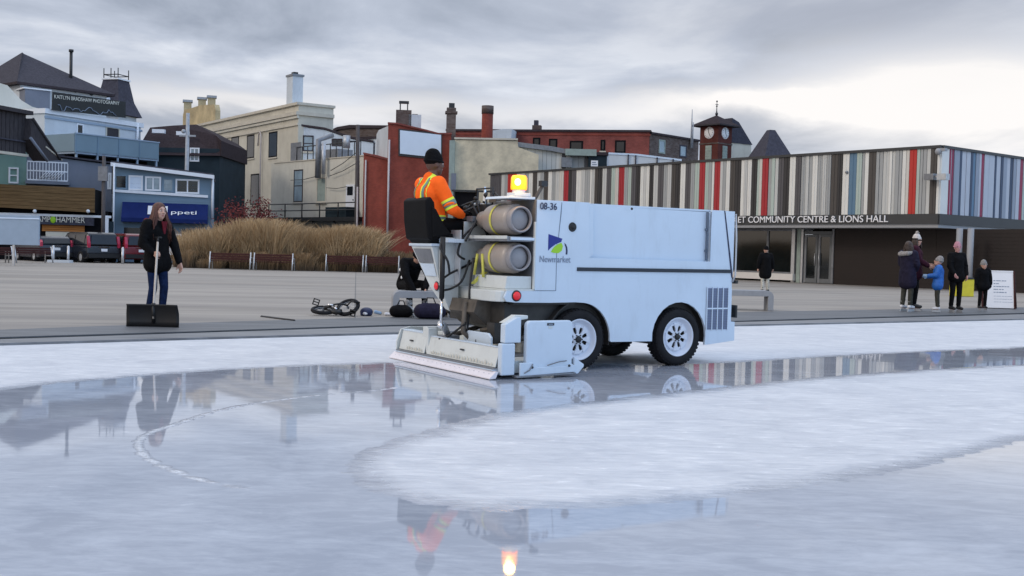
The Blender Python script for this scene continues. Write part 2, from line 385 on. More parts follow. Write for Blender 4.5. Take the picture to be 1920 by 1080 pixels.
    bgw=n.new('ShaderNodeBackground'); bgw.inputs['Color'].default_value=(1.0,.86,.74,1); bgw.inputs['Strength'].default_value=.9
    ms=n.new('ShaderNodeMixShader'); l.new(fac,ms.inputs[0]); l.new(bg2.outputs[0],ms.inputs[1]); l.new(ad.outputs[0],ms.inputs[2])
    m2=n.new('ShaderNodeMixShader'); l.new(f1,m2.inputs[0]); l.new(ms.outputs[0],m2.inputs[1]); l.new(bgw.outputs[0],m2.inputs[2])
    l.new(m2.outputs[0],out.inputs['Surface'])
build_world()
sun=bpy.data.lights.new('Sun','SUN'); sun.energy=.7; sun.angle=math.radians(14); sun.color=(1,.93,.84)
so=bpy.data.objects.new('Sun',sun); COL.objects.link(so)
sd=Vector((-.80,-.45,.55)).normalized()       # towards the sun: behind the left shoulder
so.rotation_euler=sd.to_track_quat('Z','Y').to_euler()
cam=bpy.data.cameras.new('Camera'); co=bpy.data.objects.new('Camera',cam); COL.objects.link(co); SC.camera=co
cam.sensor_width=36; cam.lens=F/1920*36; cam.clip_start=.1; cam.clip_end=5000
co.location=(0,0,CH)
co.rotation_mode='QUATERNION'
R_=Euler((PI/2-PITCH,0,0)).to_matrix().to_quaternion()
co.rotation_quaternion = R_ @ Euler((0,0,ROLL)).to_quaternion()
SC.view_settings.view_transform='Standard'; SC.view_settings.look='None'; SC.view_settings.exposure=0
SC.cycles.max_bounces=6; SC.cycles.caustics_reflective=False; SC.cycles.caustics_refractive=False
SC.cycles.sample_clamp_indirect=6

# ------------------------------------------------------------------ ground
def ground():
    mb=MB(); M['asphalt']=mat('asphalt',(.075,.075,.08),.9,.2,.6,bump=.2)
    mb.add([(-1500,-1500,-.05),(1500,-1500,-.05),(1500,2500,-.05),(-1500,2500,-.05)],[(0,1,2,3)],'asphalt')
    tag(mb.build('ground'),kind='structure')
ground()
def line_ext(pts,k0=1.0,k1=1.0):
    a,b=Vector(pts[0]),Vector(pts[1]); c,d=Vector(pts[-2]),Vector(pts[-1])
    return [tuple(a-(b-a).normalized()*k0)]+[tuple(p) for p in pts]+[tuple(d+(d-c).normalized()*k1)]
ICE_EDGE=line_ext([G(*p) for p in ((0,648),(370,637),(735,627),(1375,612),(1920,600))],22,40)
GAP_NEAR=line_ext([G(*p,.03) for p in ((0,636),(370,624),(735,612),(1375,604),(1920,589))],22,40)
GAP_FAR=line_ext([G(*p,.03) for p in ((0,632),(370,621),(735,609),(1375,601.5),(1920,586.5))],22,40)
MAT_FAR=line_ext([G(*p,.03) for p in ((0,618),(330,606),(735,594),(1375,585),(1920,576))],22,40)
def strip(name,a,b,z,m,kind='structure',zb=None):
    mb=MB(); n=len(a)
    vs=[(p[0],p[1],z) for p in a]+[(p[0],p[1],z) for p in b]
    mb.add(vs,[(i,i+1,n+i+1,n+i) for i in range(n-1)],m)
    if zb is not None:
        vs=[(p[0],p[1],zb) for p in a]+[(p[0],p[1],z) for p in a]; mb.add(vs,[(i,i+1,n+i+1,n+i) for i in range(n-1)],m)
    return tag(mb.build(name),kind=kind)
def ground_mats():
    # rubber and kerb
    for nm,c,v in (('rubber_matting',(.105,.11,.118),.18),('rink_kerb',(.175,.18,.19),.2)):
        m,n,l,b=nt(nm); tc=n.new('ShaderNodeTexCoord'); mp=n.new('ShaderNodeMapping'); mp.inputs['Rotation'].default_value=(0,0,math.radians(-34)); mp.inputs['Scale'].default_value=(.25,2.2,1)
        l.new(tc.outputs['Object'],mp.inputs['Vector']); nz=n.new('ShaderNodeTexNoise'); nz.inputs['Scale'].default_value=1.5; nz.inputs['Detail'].default_value=8; nz.inputs['Roughness'].default_value=.65; l.new(mp.outputs[0],nz.inputs['Vector'])
        cr=n.new('ShaderNodeValToRGB'); cr.color_ramp.elements[0].position=.35; cr.color_ramp.elements[1].position=.68
        cr.color_ramp.elements[0].color=tuple(x*(1-v*1.4) for x in c)+(1,); cr.color_ramp.elements[1].color=tuple(x*(1+v*1.6) for x in c)+(1,)
        l.new(nz.outputs['Fac'],cr.inputs['Fac']); l.new(cr.outputs[0],b.inputs['Base Color']); b.inputs['Roughness'].default_value=.55; M[nm]=m
    # concrete plaza slabs with joints and stains
    m,n,l,b=nt('plaza_concrete'); tc=n.new('ShaderNodeTexCoord'); mp=n.new('ShaderNodeMapping'); mp.inputs['Rotation'].default_value=(0,0,math.radians(-8)); l.new(tc.outputs['Object'],mp.inputs['Vector'])
    br=n.new('ShaderNodeTexBrick'); br.offset=0; br.inputs['Scale'].default_value=.30; br.inputs['Brick Width'].default_value=5.2; br.inputs['Row Height'].default_value=.75; br.inputs['Mortar Size'].default_value=.006; br.inputs['Mortar Smooth'].default_value=.3
    br.inputs['Color1'].default_value=(.295,.272,.245,1); br.inputs['Color2'].default_value=(.335,.305,.272,1); br.inputs['Mortar'].default_value=(.17,.165,.16,1); l.new(mp.outputs[0],br.inputs['Vector'])
    mp2=n.new('ShaderNodeMapping'); mp2.inputs['Scale'].default_value=(.12,.8,1); l.new(mp.outputs[0],mp2.inputs['Vector'])
    nz=n.new('ShaderNodeTexNoise'); nz.inputs['Scale'].default_value=1.3; nz.inputs['Detail'].default_value=9; nz.inputs['Roughness'].default_value=.62; l.new(mp2.outputs[0],nz.inputs['Vector'])
    cr=n.new('ShaderNodeValToRGB'); cr.color_ramp.elements[0].position=.36; cr.color_ramp.elements[1].position=.62; cr.color_ramp.elements[0].color=(.80,.80,.81,1); cr.color_ramp.elements[1].color=(1.08,1.07,1.05,1); l.new(nz.outputs['Fac'],cr.inputs['Fac'])
    mx=n.new('ShaderNodeMixRGB'); mx.blend_type='MULTIPLY'; mx.inputs['Fac'].default_value=1; l.new(br.outputs['Color'],mx.inputs['Color1']); l.new(cr.outputs[0],mx.inputs['Color2']); st=n.new('ShaderNodeTexNoise'); st.inputs['Scale'].default_value=.22; st.inputs['Detail'].default_value=7; st.inputs['Roughness'].default_value=.7; l.new(mp2.outputs[0],st.inputs['Vector'])
    sr=n.new('ShaderNodeValToRGB'); sr.color_ramp.elements[0].position=.52; sr.color_ramp.elements[1].position=.66; sr.color_ramp.elements[0].color=(1,1,1,1); sr.color_ramp.elements[1].color=(.74,.73,.72,1); l.new(st.outputs['Fac'],sr.inputs['Fac'])
    sm=n.new('ShaderNodeMixRGB'); sm.blend_type='MULTIPLY'; sm.inputs['Fac'].default_value=1; l.new(mx.outputs[0],sm.inputs['Color1']); l.new(sr.outputs[0],sm.inputs['Color2']); l.new(sm.outputs[0],b.inputs['Base Color']); b.inputs['Roughness'].default_value=.75; b.inputs['Specular IOR Level'].default_value=.25
    M['plaza_concrete']=m
    D('gap_black',(.010,.010,.011),.8,.1,3)
ground_mats()
strip('rink_kerb',ICE_EDGE,GAP_NEAR,.03,'rink_kerb',zb=-.01)
strip('rink_kerb_channel',GAP_NEAR,GAP_FAR,.012,'gap_black')
strip('rubber_matting',GAP_FAR,MAT_FAR,.03,'rubber_matting',zb=0)
FARP=[(-75,45),(-60,64),(-35,64.5),(-20,66),(-10,72),(8,76),(20,76),(75,76)]
FARP=[(-75,60),(-40,62.5),(-24.5,63.2),(-17.5,63.6),(-12,66),(-2,80),(50,80),(90,80)]
def plaza():
    mb=MB(); a=[(p[0],p[1],.026) for p in MAT_FAR]; far=[(90,80,.026),(50,80,.026),(-2,80,.026),(-12,63.8,.026),(-17.5,63.6,.026),(-24.5,63.2,.026),(-60,62,.026)]
    mb.add(a+far,[list(range(len(a)+len(far)))],'plaza_concrete')
    tag(mb.build('plaza'),kind='structure')
plaza()
# ------------------------------------------------------------------ ice: one sheet, freshly flooded where the machine passed, scratched white elsewhere
def sdf_poly(P,poly):
    poly=np.array(poly); d=np.full(len(P),1e9); inside=np.zeros(len(P),bool)
    for i in range(len(poly)):
        a=poly[i]; b=poly[(i+1)%len(poly)]; ab=b-a; ap=P-a
        t=np.clip((ap@ab)/(ab@ab),0,1); d=np.minimum(d,np.linalg.norm(ap-t[:,None]*ab,axis=1))
        c=((a[1]>P[:,1])!=(b[1]>P[:,1])); x=(b[0]-a[0])*(P[:,1]-a[1])/(b[1]-a[1]+1e-12)+a[0]
        inside^=(c&(P[:,0]<x))
    return np.where(inside,d,-d)
def sd_line(P,pl):
    pl=np.array(pl); d=np.full(len(P),1e9)
    for a,b in zip(pl[:-1],pl[1:]):
        ab=b-a; ap=P-a; t=np.clip((ap@ab)/(ab@ab),0,1); d=np.minimum(d,np.linalg.norm(ap-t[:,None]*ab,axis=1))
    return d
def smooth_px(pts,n=8):
    out=[]
    for i in range(len(pts)-1):
        p0=pts[max(i-1,0)];p1=pts[i];p2=pts[i+1];p3=pts[min(i+2,len(pts)-1)]
        for k in range(n):
            t=k/n; out.append(tuple(.5*((2*p1[j])+(-p0[j]+p2[j])*t+(2*p0[j]-5*p1[j]+4*p2[j]-p3[j])*t*t+(-p0[j]+3*p1[j]-3*p2[j]+p3[j])*t**3) for j in (0,1)))
    out.append(pts[-1]); return out
def ice():
    rows=[1.2*(1.0105**i) for i in range(0,360)]; cols=np.linspace(-1.15,1.15,620)
    A,R=np.meshgrid(cols,np.array(rows)); P=np.stack([(A*R).ravel(),R.ravel()],1)
    ny,nx=A.shape
    dry1=[G(*p) for p in smooth_px([(-700,860),(-300,778),(0,727),(240,704),(480,688),(725,679),(960,680),(1200,683),(1375,677),(1600,664),(1920,650),(2300,632)])]
    far=[G(2300,570),G(2000,540),G(-700,560)]
    sd1=sdf_poly(P,dry1+far)
    top=smooth_px([(690,868),(712,850),(760,833),(850,806),(1000,772),(1300,737),(1600,706),(1920,686),(2400,664)])
    bot=smooth_px([(2400,735),(2150,772),(1920,815),(1800,842),(1560,893),(1300,925),(1050,944),(900,943),(760,925),(705,898),(690,868)])
    sd2=sdf_poly(P,[G(*p) for p in top+bot[:-1]])
    sd=np.maximum(sd1,sd2)
    ridge=sd_line(P,[G(*p) for p in smooth_px([(745,727),(690,733),(560,745),(430,765),(330,795),(270,817),(262,842),(300,872),(380,900),(460,915)])])
    rip=sdf_poly(P,[G(*p) for p in smooth_px([(1700,868),(1800,842),(1920,815),(2300,745),(2300,800),(1920,838),(1800,856),(1700,868)])])
    me=bpy.data.meshes.new('ice'); vs=np.zeros((len(P),3)); vs[:,:2]=P
    fs=[(j*nx+i,j*nx+i+1,(j+1)*nx+i+1,(j+1)*nx+i) for j in range(ny-1) for i in range(nx-1)]
    me.from_pydata(vs.tolist(),[],fs)
    for nm,ar in (('dry',sd),('ridge',ridge),('ripple',rip)):
        at=me.attributes.new(nm,'FLOAT','POINT'); at.data.foreach_set('value',ar.astype(np.float32))
    o=bpy.data.objects.new('ice',me); COL.objects.link(o); tag(o,kind='structure')
    m,n,l,b=nt('ice'); me.materials.append(m)
    def mth(op,a,b_=None,c=None,clamp=False):
        q=n.new('ShaderNodeMath'); q.operation=op; q.use_clamp=clamp
        for i,x in enumerate((a,b_,c)):
            if x is None: continue
            if isinstance(x,(int,float)): q.inputs[i].default_value=x
            else: l.new(x,q.inputs[i])
        return q.outputs[0]
    def attr(nm):
        a=n.new('ShaderNodeAttribute'); a.attribute_name=nm; return a.outputs['Fac']
    def noise(scale,st,detail=8,rough=.6,rot=-12,dist=0,loc=(0,0,0)):
        tc=n.new('ShaderNodeTexCoord'); mp=n.new('ShaderNodeMapping'); mp.inputs['Rotation'].default_value=(0,0,math.radians(rot)); mp.inputs['Scale'].default_value=st; mp.inputs['Location'].default_value=loc
        l.new(tc.outputs['Object'],mp.inputs['Vector']); z=n.new('ShaderNodeTexNoise'); z.inputs['Scale'].default_value=scale; z.inputs['Detail'].default_value=detail; z.inputs['Roughness'].default_value=rough; z.inputs['Distortion'].default_value=dist
        l.new(mp.outputs[0],z.inputs['Vector']); return z.outputs['Fac']
    n1=noise(2.6,(1,1,1),9,.62,dist=.4); n2=noise(1.3,(.9,1.5,1),9,.66,rot=20,dist=1.0); n3=noise(9,(.6,1.4,1),7,.65,rot=-25,dist=.5); n4=noise(.55,(.6,1.2,1),4,.5)
    scr=noise(14,(.12,2.6,1),6,.6,rot=-34); scr2=noise(10,(.15,2.2,1),6,.6,rot=15)
    dry0=mth('ADD',mth('MULTIPLY',mth('ADD',attr('dry'),mth('ADD',mth('MULTIPLY',mth('SUBTRACT',n1,.5),.22),mth('MULTIPLY',mth('SUBTRACT',n3,.5),.22))),3.6),.5,clamp=True)
    dry=mth('MULTIPLY',dry0,mth('ADD',.74,mth('MULTIPLY',n2,.36)),clamp=True)
    # wet film: pale grey, mirror like, with milky freezing streaks
    wc=n.new('ShaderNodeValToRGB'); e=wc.color_ramp.elements; e[0].position=.42; e[0].color=(.315,.345,.405,1); e[1].position=.66; e[1].color=(.46,.495,.56,1)
    l.new(mth('ADD',mth('MULTIPLY',n2,.6),mth('MULTIPLY',n3,.4)),wc.inputs['Fac'])
    dc=n.new('ShaderNodeValToRGB'); e=dc.color_ramp.elements; e[0].position=.36; e[0].color=(.45,.475,.52,1); e[1].position=.60; e[1].color=(.70,.712,.735,1)
    l.new(mth('ADD',mth('MULTIPLY',n2,.30),mth('ADD',mth('MULTIPLY',n3,.30),mth('ADD',mth('MULTIPLY',scr,.22),mth('MULTIPLY',scr2,.18)))),dc.inputs['Fac'])
    hl=mth('MULTIPLY',mth('SUBTRACT',n3,.60),6.0,clamp=True)
    dm=n.new('ShaderNodeMixRGB'); l.new(mth('MULTIPLY',hl,.6),dm.inputs['Fac']); l.new(dc.outputs[0],dm.inputs['Color1']); dm.inputs['Color2'].default_value=(.93,.94,.96,1)
    mx=n.new('ShaderNodeMixRGB'); l.new(dry,mx.inputs['Fac']); l.new(wc.outputs[0],mx.inputs['Color1']); l.new(dm.outputs[0],mx.inputs['Color2'])
    rj=mth('ADD',attr('ridge'),mth('MULTIPLY',mth('SUBTRACT',n3,.5),.12))
    rg=mth('MULTIPLY',mth('SUBTRACT',1.0,mth('DIVIDE',mth('ABSOLUTE',rj),.034)),mth('MULTIPLY',mth('SUBTRACT',n1,.30),6.0,clamp=True),clamp=True)
    mr=n.new('ShaderNodeMixRGB'); l.new(mth('MULTIPLY',rg,.95),mr.inputs['Fac']); l.new(mx.outputs[0],mr.inputs['Color1']); mr.inputs['Color2'].default_value=(.82,.85,.9,1)
    # snow crumbs in the wet film
    cr=mth('MULTIPLY',mth('SUBTRACT',n3,.68),14.0,clamp=True)
    mc=n.new('ShaderNodeMixRGB'); l.new(mth('MULTIPLY',cr,.35),mc.inputs['Fac']); l.new(mr.outputs[0],mc.inputs['Color1']); mc.inputs['Color2'].default_value=(.9,.92,.95,1)
    l.new(mc.outputs[0],b.inputs['Base Color'])
    milky=mth('MULTIPLY',mth('SUBTRACT',n2,.56),5.0,clamp=True)
    rw=mth('ADD',.03,mth('MULTIPLY',milky,.05))
    l.new(mth('ADD',mth('MULTIPLY',dry,.50),rw),b.inputs['Roughness'])
    l.new(mth('SUBTRACT',.62,mth('MULTIPLY',dry,.45)),b.inputs['Specular IOR Level'])
    b.inputs['IOR'].default_value=1.34
    # relief
    h=mth('ADD',mth('MULTIPLY',mth('MULTIPLY',n3,dry),.012),mth('MULTIPLY',mth('MULTIPLY',scr,dry),.004))
    h=mth('ADD',h,mth('MULTIPLY',noise(1.6,(.7,1.6,1),3,.5,rot=5),.0003))
    wv=n.new('ShaderNodeTexWave'); wv.wave_type='BANDS'; wv.bands_direction='Y'; wv.inputs['Scale'].default_value=2.6; wv.inputs['Distortion'].default_value=3.5; wv.inputs['Detail'].default_value=2
    tcw=n.new('ShaderNodeTexCoord'); mpw=n.new('ShaderNodeMapping'); mpw.inputs['Rotation'].default_value=(0,0,math.radians(-28)); l.new(tcw.outputs['Object'],mpw.inputs['Vector']); l.new(mpw.outputs[0],wv.inputs['Vector'])
    rp=mth('MULTIPLY',mth('ADD',mth('MULTIPLY',attr('ripple'),8.0),.6),1.0,clamp=True)
    h=mth('ADD',h,mth('MULTIPLY',mth('MULTIPLY',wv.outputs['Fac'],rp),.006))
    h=mth('ADD',h,mth('MULTIPLY',rg,.006))
    bp=n.new('ShaderNodeBump'); bp.inputs['Strength'].default_value=1.0; bp.inputs['Distance'].default_value=1.0; l.new(h,bp.inputs['Height']); l.new(bp.outputs[0],b.inputs['Normal'])
    # ice surface around and behind the square's edge
    mb=MB(); D('ice_border',(.62,.66,.72),.4,.1,1)
    mb.add([(-60,-40,-.012),(60,-40,-.012),(60,56,-.012),(-60,-24,-.012)],[(0,1,2,3)],'ice_border'); tag(mb.build('ice'),kind='structure')
ice()
# ------------------------------------------------------------------ community hall (right)
def hall():
    A=Facade((920,325),(1765,272),6.2); B=Facade((1765,272),(1920,295),6.2)
    root=A.root('community_hall','long low community hall clad in red, white and grey vertical stripes','building')
    a0=Vector((0,0,0)); T=Matrix.Rotation(B.rz-A.rz,4,'Z'); T.translation=Vector((A.len,0,0))
    # band of panels between soffit and parapet
    zt=6.2; zb=A.q(1640,402)[1]; fb=A.q(1640,421)[1]
    seq=[]
    def pan(src,s,y): 
        for w_ in s: pass
    pts=[]
    # (pixel x of the left edge, colour)
    raw="925d 934d 941l 947g 953R 962R 969w 977l 985g 992w 1000b 1008l 1014g 1021b 1029w 1036g 1043l 1050c 1058r 1067k 1073d 1081w 1090l 1098g 1106w"
    z3=[(15,'w'),(38,'l'),(60,'b'),(85,'k'),(118,'l'),(150,'d'),(185,'m'),(215,'c'),(240,'r'),(282,'g'),(310,'m'),(335,'d'),(370,'k'),(400,'w'),(425,'l'),(445,'w'),(470,'k'),(500,'l'),(535,'d'),(575,'g'),(605,'l'),(635,'b'),(665,'k'),(702,'w'),(740,'d'),(780,'g'),(810,'m'),(845,'r'),(888,'m'),(915,'g'),(938,'w'),(955,'r'),(1000,'l'),(1022,'g'),(1045,'w'),(1075,'b'),(1112,'k'),(1155,'w'),(1178,'l'),(1205,'w'),(1235,'k'),(1275,'m'),(1295,'c'),(1315,'r'),(1360,'g'),(1385,'m'),(1410,'l'),(1435,'d'),(1475,'k'),(1520,'w'),(1565,'d'),(1605,'g'),(1640,'l'),(1665,'g'),(1690,'w'),(1730,'g'),(1765,'l'),(1797,'g'),(1830,'b'),(1880,'k')]
    z4=[(555,'w'),(605,'B'),(660,'m'),(700,'g'),(720,'w'),(750,'b'),(805,'g'),(830,'g'),(857,'l'),(905,'w'),(927,'l'),(950,'g'),(980,'g'),(1000,'w'),(1030,'c'),(1055,'R'),(1110,'m'),(1135,'g'),(1157,'g'),(1185,'l'),(1215,'b'),(1262,'w')]
    L=[(float(t[:-1]),t[-1]) for t in raw.split()]+[(1100+x/4,c) for x,c in z3 if x>25]+[(1440+x/4,c) for x,c in z4]
    mb=MB(); ts=[(A.q(px,335)[0] if px<1100 else A.q(px,372)[0],c) for px,c in L]; ts[0]=(0,ts[0][1]); ts.append((A.len-.001,'w'))
    rnd=random.Random(3)
    for (t0,c),(t1,_) in zip(ts[:-1],ts[1:]):
        if t1-t0<.02: continue
        y=-.02-rnd.random()*.035
        mb.box((t0+.012,y,zb),(t1-.012,.05,zt-.12),'cl_'+c)
        k=int((t1-t0)/.22)
        for q in range(1,k+1):
            x=t0+(t1-t0)*q/(k+1); mb.box((x-.012,y-.018,zb),(x+.012,y,zt-.13),'cl_'+c)
    # end face
    R=[(1350,'x'),(1364,'p'),(1370,'x'),(1385,'q'),(1395,'q'),(1430,'n'),(1447,'p'),(1480,'p'),(1512,'n'),(1530,'B'),(1550,'q'),(1575,'p'),(1592,'x'),(1614,'p'),(1650,'p'),(1692,'n'),(1707,'p'),(1738,'n'),(1756,'q'),(1785,'p'),(1812,'n'),(1832,'q'),(1855,'p'),(1882,'x'),(1908,'m'),(1925,'p'),(1945,'n'),(1965,'p'),(1990,'x'),(2010,'p'),(2040,'q'),(2075,'n'),(2100,'p'),(2140,'p'),(2170,'x'),(2195,'p'),(2240,'n')]
    tb=[(B.q(1440+x/4,330)[0],c) for x,c in R]; tb=[(0.001,'w')]+tb; tb.append((tb[-1][0]+.8,'n'))
    for (t0,c),(t1,_) in zip(tb[:-1],tb[1:]):
        y=-.02-rnd.random()*.035; mb.box((t0+.012,y,zb),(t1-.012,.05,zt-.12),'cl_'+c,T)
    blen=tb[-1][0]
    mb.build('cladding',root)
    # core volume of the upper storey, roof edge, fascia, soffit
    tB=T@Vector((blen,0,0)); back=T@Vector((blen,9,0))
    mb=MB(); out=[(0,.06),(A.len-.02,.06),(tB.x-.05,tB.y+.06),(back.x,back.y),(0,14)]
    mb.prism(out,'z',zb,zt-.2,'void_dark'); mb.build('wall',root)
    mb=MB(); mb.box((-.1,-.10,zt-.12),(A.len+.02,.3,zt),'fascia_dark'); mb.box((.06,-.10,zt-.12),(blen,.3,zt-.002),'fascia_dark',T)
    mb.prism([(-.05,.25),(A.len,.25),(tB.x,tB.y+.3),(back.x,back.y),(0,14)],'z',zt-.16,zt-.06,'fascia_dark'); mb.build('roof',root)
    mb=MB(); mb.box((-.02,-.05,fb),(A.len+.0,.06,zb-.004),'fascia_dark'); mb.box((.0,-.05,fb),(blen,.06,zb-.006),'fascia_dark',T); mb.build('fascia',root)
    mb=MB(); mb.prism([(0,.0),(A.len,.0),(tB.x,tB.y+.02),(back.x,back.y),(0,12)],'z',fb-.14,fb-.004,'soffit_white'); mb.build('soffit',root)
    # lettering on the fascia
    t0,_=A.q(1384,411,.1); t1,_=A.q(1665,411,.1); z0=A.q(1500,417,.1)[1]; z1=A.q(1500,404.5,.1)[1]
    per=(t1-t0); full='ET COMMUNITY CENTRE & LIONS HALL'
    M4=Matrix.Translation((t0,-.09,z0))@Matrix.Rotation(PI/2,4,'X')
    text_mesh('lettering',full,(z1-z0)/.72,'letter_white',root,M4,.02,width=per)
    M4=Matrix.Translation((t0-per*.235,-.09,z0))@Matrix.Rotation(PI/2,4,'X')
    text_mesh('lettering','NEWMARK',(z1-z0)/.72,'letter_white',root,M4,.02,width=per*.225)
    # recessed ground floor: glazed part, door, brown panel wall
    rec=1.6; zg=.0
    g0=A.q(1375,470,-rec)[0]-6; g1=A.q(1492,470,-rec)[0]; d0=A.q(1497,480,-rec)[0]; d1=A.q(1560,480,-rec)[0]
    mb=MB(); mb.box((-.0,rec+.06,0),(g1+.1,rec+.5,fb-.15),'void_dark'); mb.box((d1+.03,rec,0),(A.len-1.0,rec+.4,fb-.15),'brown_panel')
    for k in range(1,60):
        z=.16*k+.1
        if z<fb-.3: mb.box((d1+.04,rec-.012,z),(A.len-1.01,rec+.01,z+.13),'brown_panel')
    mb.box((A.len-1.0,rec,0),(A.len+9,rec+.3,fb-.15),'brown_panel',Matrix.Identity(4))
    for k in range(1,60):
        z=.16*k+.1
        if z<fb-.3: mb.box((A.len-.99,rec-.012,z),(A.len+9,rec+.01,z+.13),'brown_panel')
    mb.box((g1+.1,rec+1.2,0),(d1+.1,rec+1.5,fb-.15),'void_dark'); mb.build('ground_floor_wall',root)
    edges=[g0+k*(g1-g0)/5 for k in range(6)]
    e0=A.q(1440,470,-rec)[0]
    for k,(a,b) in enumerate([(g0-4,g0),(g0,g0+3),(g0+3,e0),(e0,g1-.18)]):
        w=MB(); fw=.06
        w.box((a,rec-.06,.45),(a+fw,rec+.03,fb-.16),'grey_steel'); w.box((b-fw,rec-.06,.45),(b-.002,rec+.03,fb-.16),'grey_steel'); w.box((a+fw,rec-.06,.45),(b-fw,rec+.03,.52),'grey_steel'); w.box((a+fw,rec-.06,fb-.26),(b-fw,rec+.03,fb-.17),'grey_steel')
        wo=w.build('window',root); g=MB(); g.box((a+fw,rec-.01,.52),(b-fw,rec+.01,fb-.26),'glass_hall'); g.build('pane',wo)
    mb=MB(); mb.box((g0-4,rec-.25,.12),(g1+.05,rec+.03,.44),'sill_white'); mb.build('sill',root)
    mb=MB(); mb.box((g1-.17,rec-.12,.0),(g1+.02,rec+.05,fb-.16),'aluminium'); mb.box((g1+.12,rec-.08,0),(g1+.34,rec+.05,fb-.16),'slate_green'); mb.box((g1+.38,rec-.1,0),(g1+.5,rec+.05,fb-.16),'aluminium'); mb.build('frame_post',root)
    # double glass door
    dr=MB(); x0,x1=g1+.55,d1; zt2=A.q(1530,440,-rec)[1]; fw=.12; xm=(x0+x1)/2
    for a,b in ((x0,xm-.02),(xm+.02,x1)):
        dr.box((a,rec-.05,.05),(a+fw,rec+.03,zt2),'grey_steel'); dr.box((b-fw,rec-.05,.05),(b,rec+.03,zt2),'door_frame_grey'); dr.box((a+fw,rec-.05,.05),(b-fw,rec+.03,.26),'door_frame_grey'); dr.box((a+fw,rec-.05,zt2-.12),(b-fw,rec+.03,zt2),'door_frame_grey')
    dr.box((x0-.08,rec-.06,zt2+.01),(x1+.05,rec+.03,zt2+.16),'door_frame_grey'); dr.box((x1+.01,rec-.06,0.05),(x1+.12,rec+.03,fb-.16),'grey_steel')
    do=dr.build('door',root); g=MB(); g.box((x0+fw,rec-.01,.26),(xm-.02-fw,rec+.01,zt2-.12),'glass_hall'); g.box((xm+.02+fw,rec-.01,.26),(x1-fw,rec+.01,zt2-.12),'glass_hall'); g.box((x0,rec-.01,zt2+.17),(x1,rec+.01,fb-.3),'glass_dark'); g.build('pane',do)
    h=MB(); h.tube([(xm-.12,rec-.12,.9),(xm-.12,rec-.12,1.5)],.02,'aluminium'); h.tube([(xm+.12,rec-.12,.9),(xm+.12,rec-.12,1.5)],.02,'aluminium'); h.build('handle',do)
    # two round columns under the canopy and the small stack lamp/camera bracket
    for px,py in ((1798,556),(1819,556)):
        gx,gy=G(px-5,py) ; 
        v=Matrix.Rotation(-A.rz,4,'Z')@(Vector((gx,gy,0))-Vector((A.p.x,A.p.y,0)))
        c=MB(); t_,_=A.q(px,470,-.5); c.tube([(t_,.5,0),(t_,.5,fb-.15)],.13,'soffit_white',20); c.build('column',root)
    c=MB(); t_,zc=A.q(1757,331,.3); c.box((t_-.16,-.35,zc-.05),(t_-.09,.0,zc+.05),'aluminium'); c.box((t_-.5,-.5,zc-.14),(t_-.06,-.2,zc+.12),'grey_steel'); c.box((t_+.1,-.5,zc-.16),(t_+.52,-.2,zc+.1),'pale_steel'); c.box((t_-.06,-.36,zc-.04),(t_+.1,-.3,zc+.04),'aluminium'); c.build('floodlight',root)
    c=MB(); t_,zc=A.q(1757,284,.3); c.ball((t_,-.2,zc),.14,'soffit_white'); c.box((t_-.1,-.2,zc+.02),(t_+.3,0,zc+.14),'soffit_white'); c.build('security_camera',root)
    c=MB(); t_,zc=A.q(1587,323,.1); c.ball((t_,-.08,zc),.07,'grey_steel'); c.build('wall_sensor',root)
    return A,B,root
HA,HB,HROOT=hall()
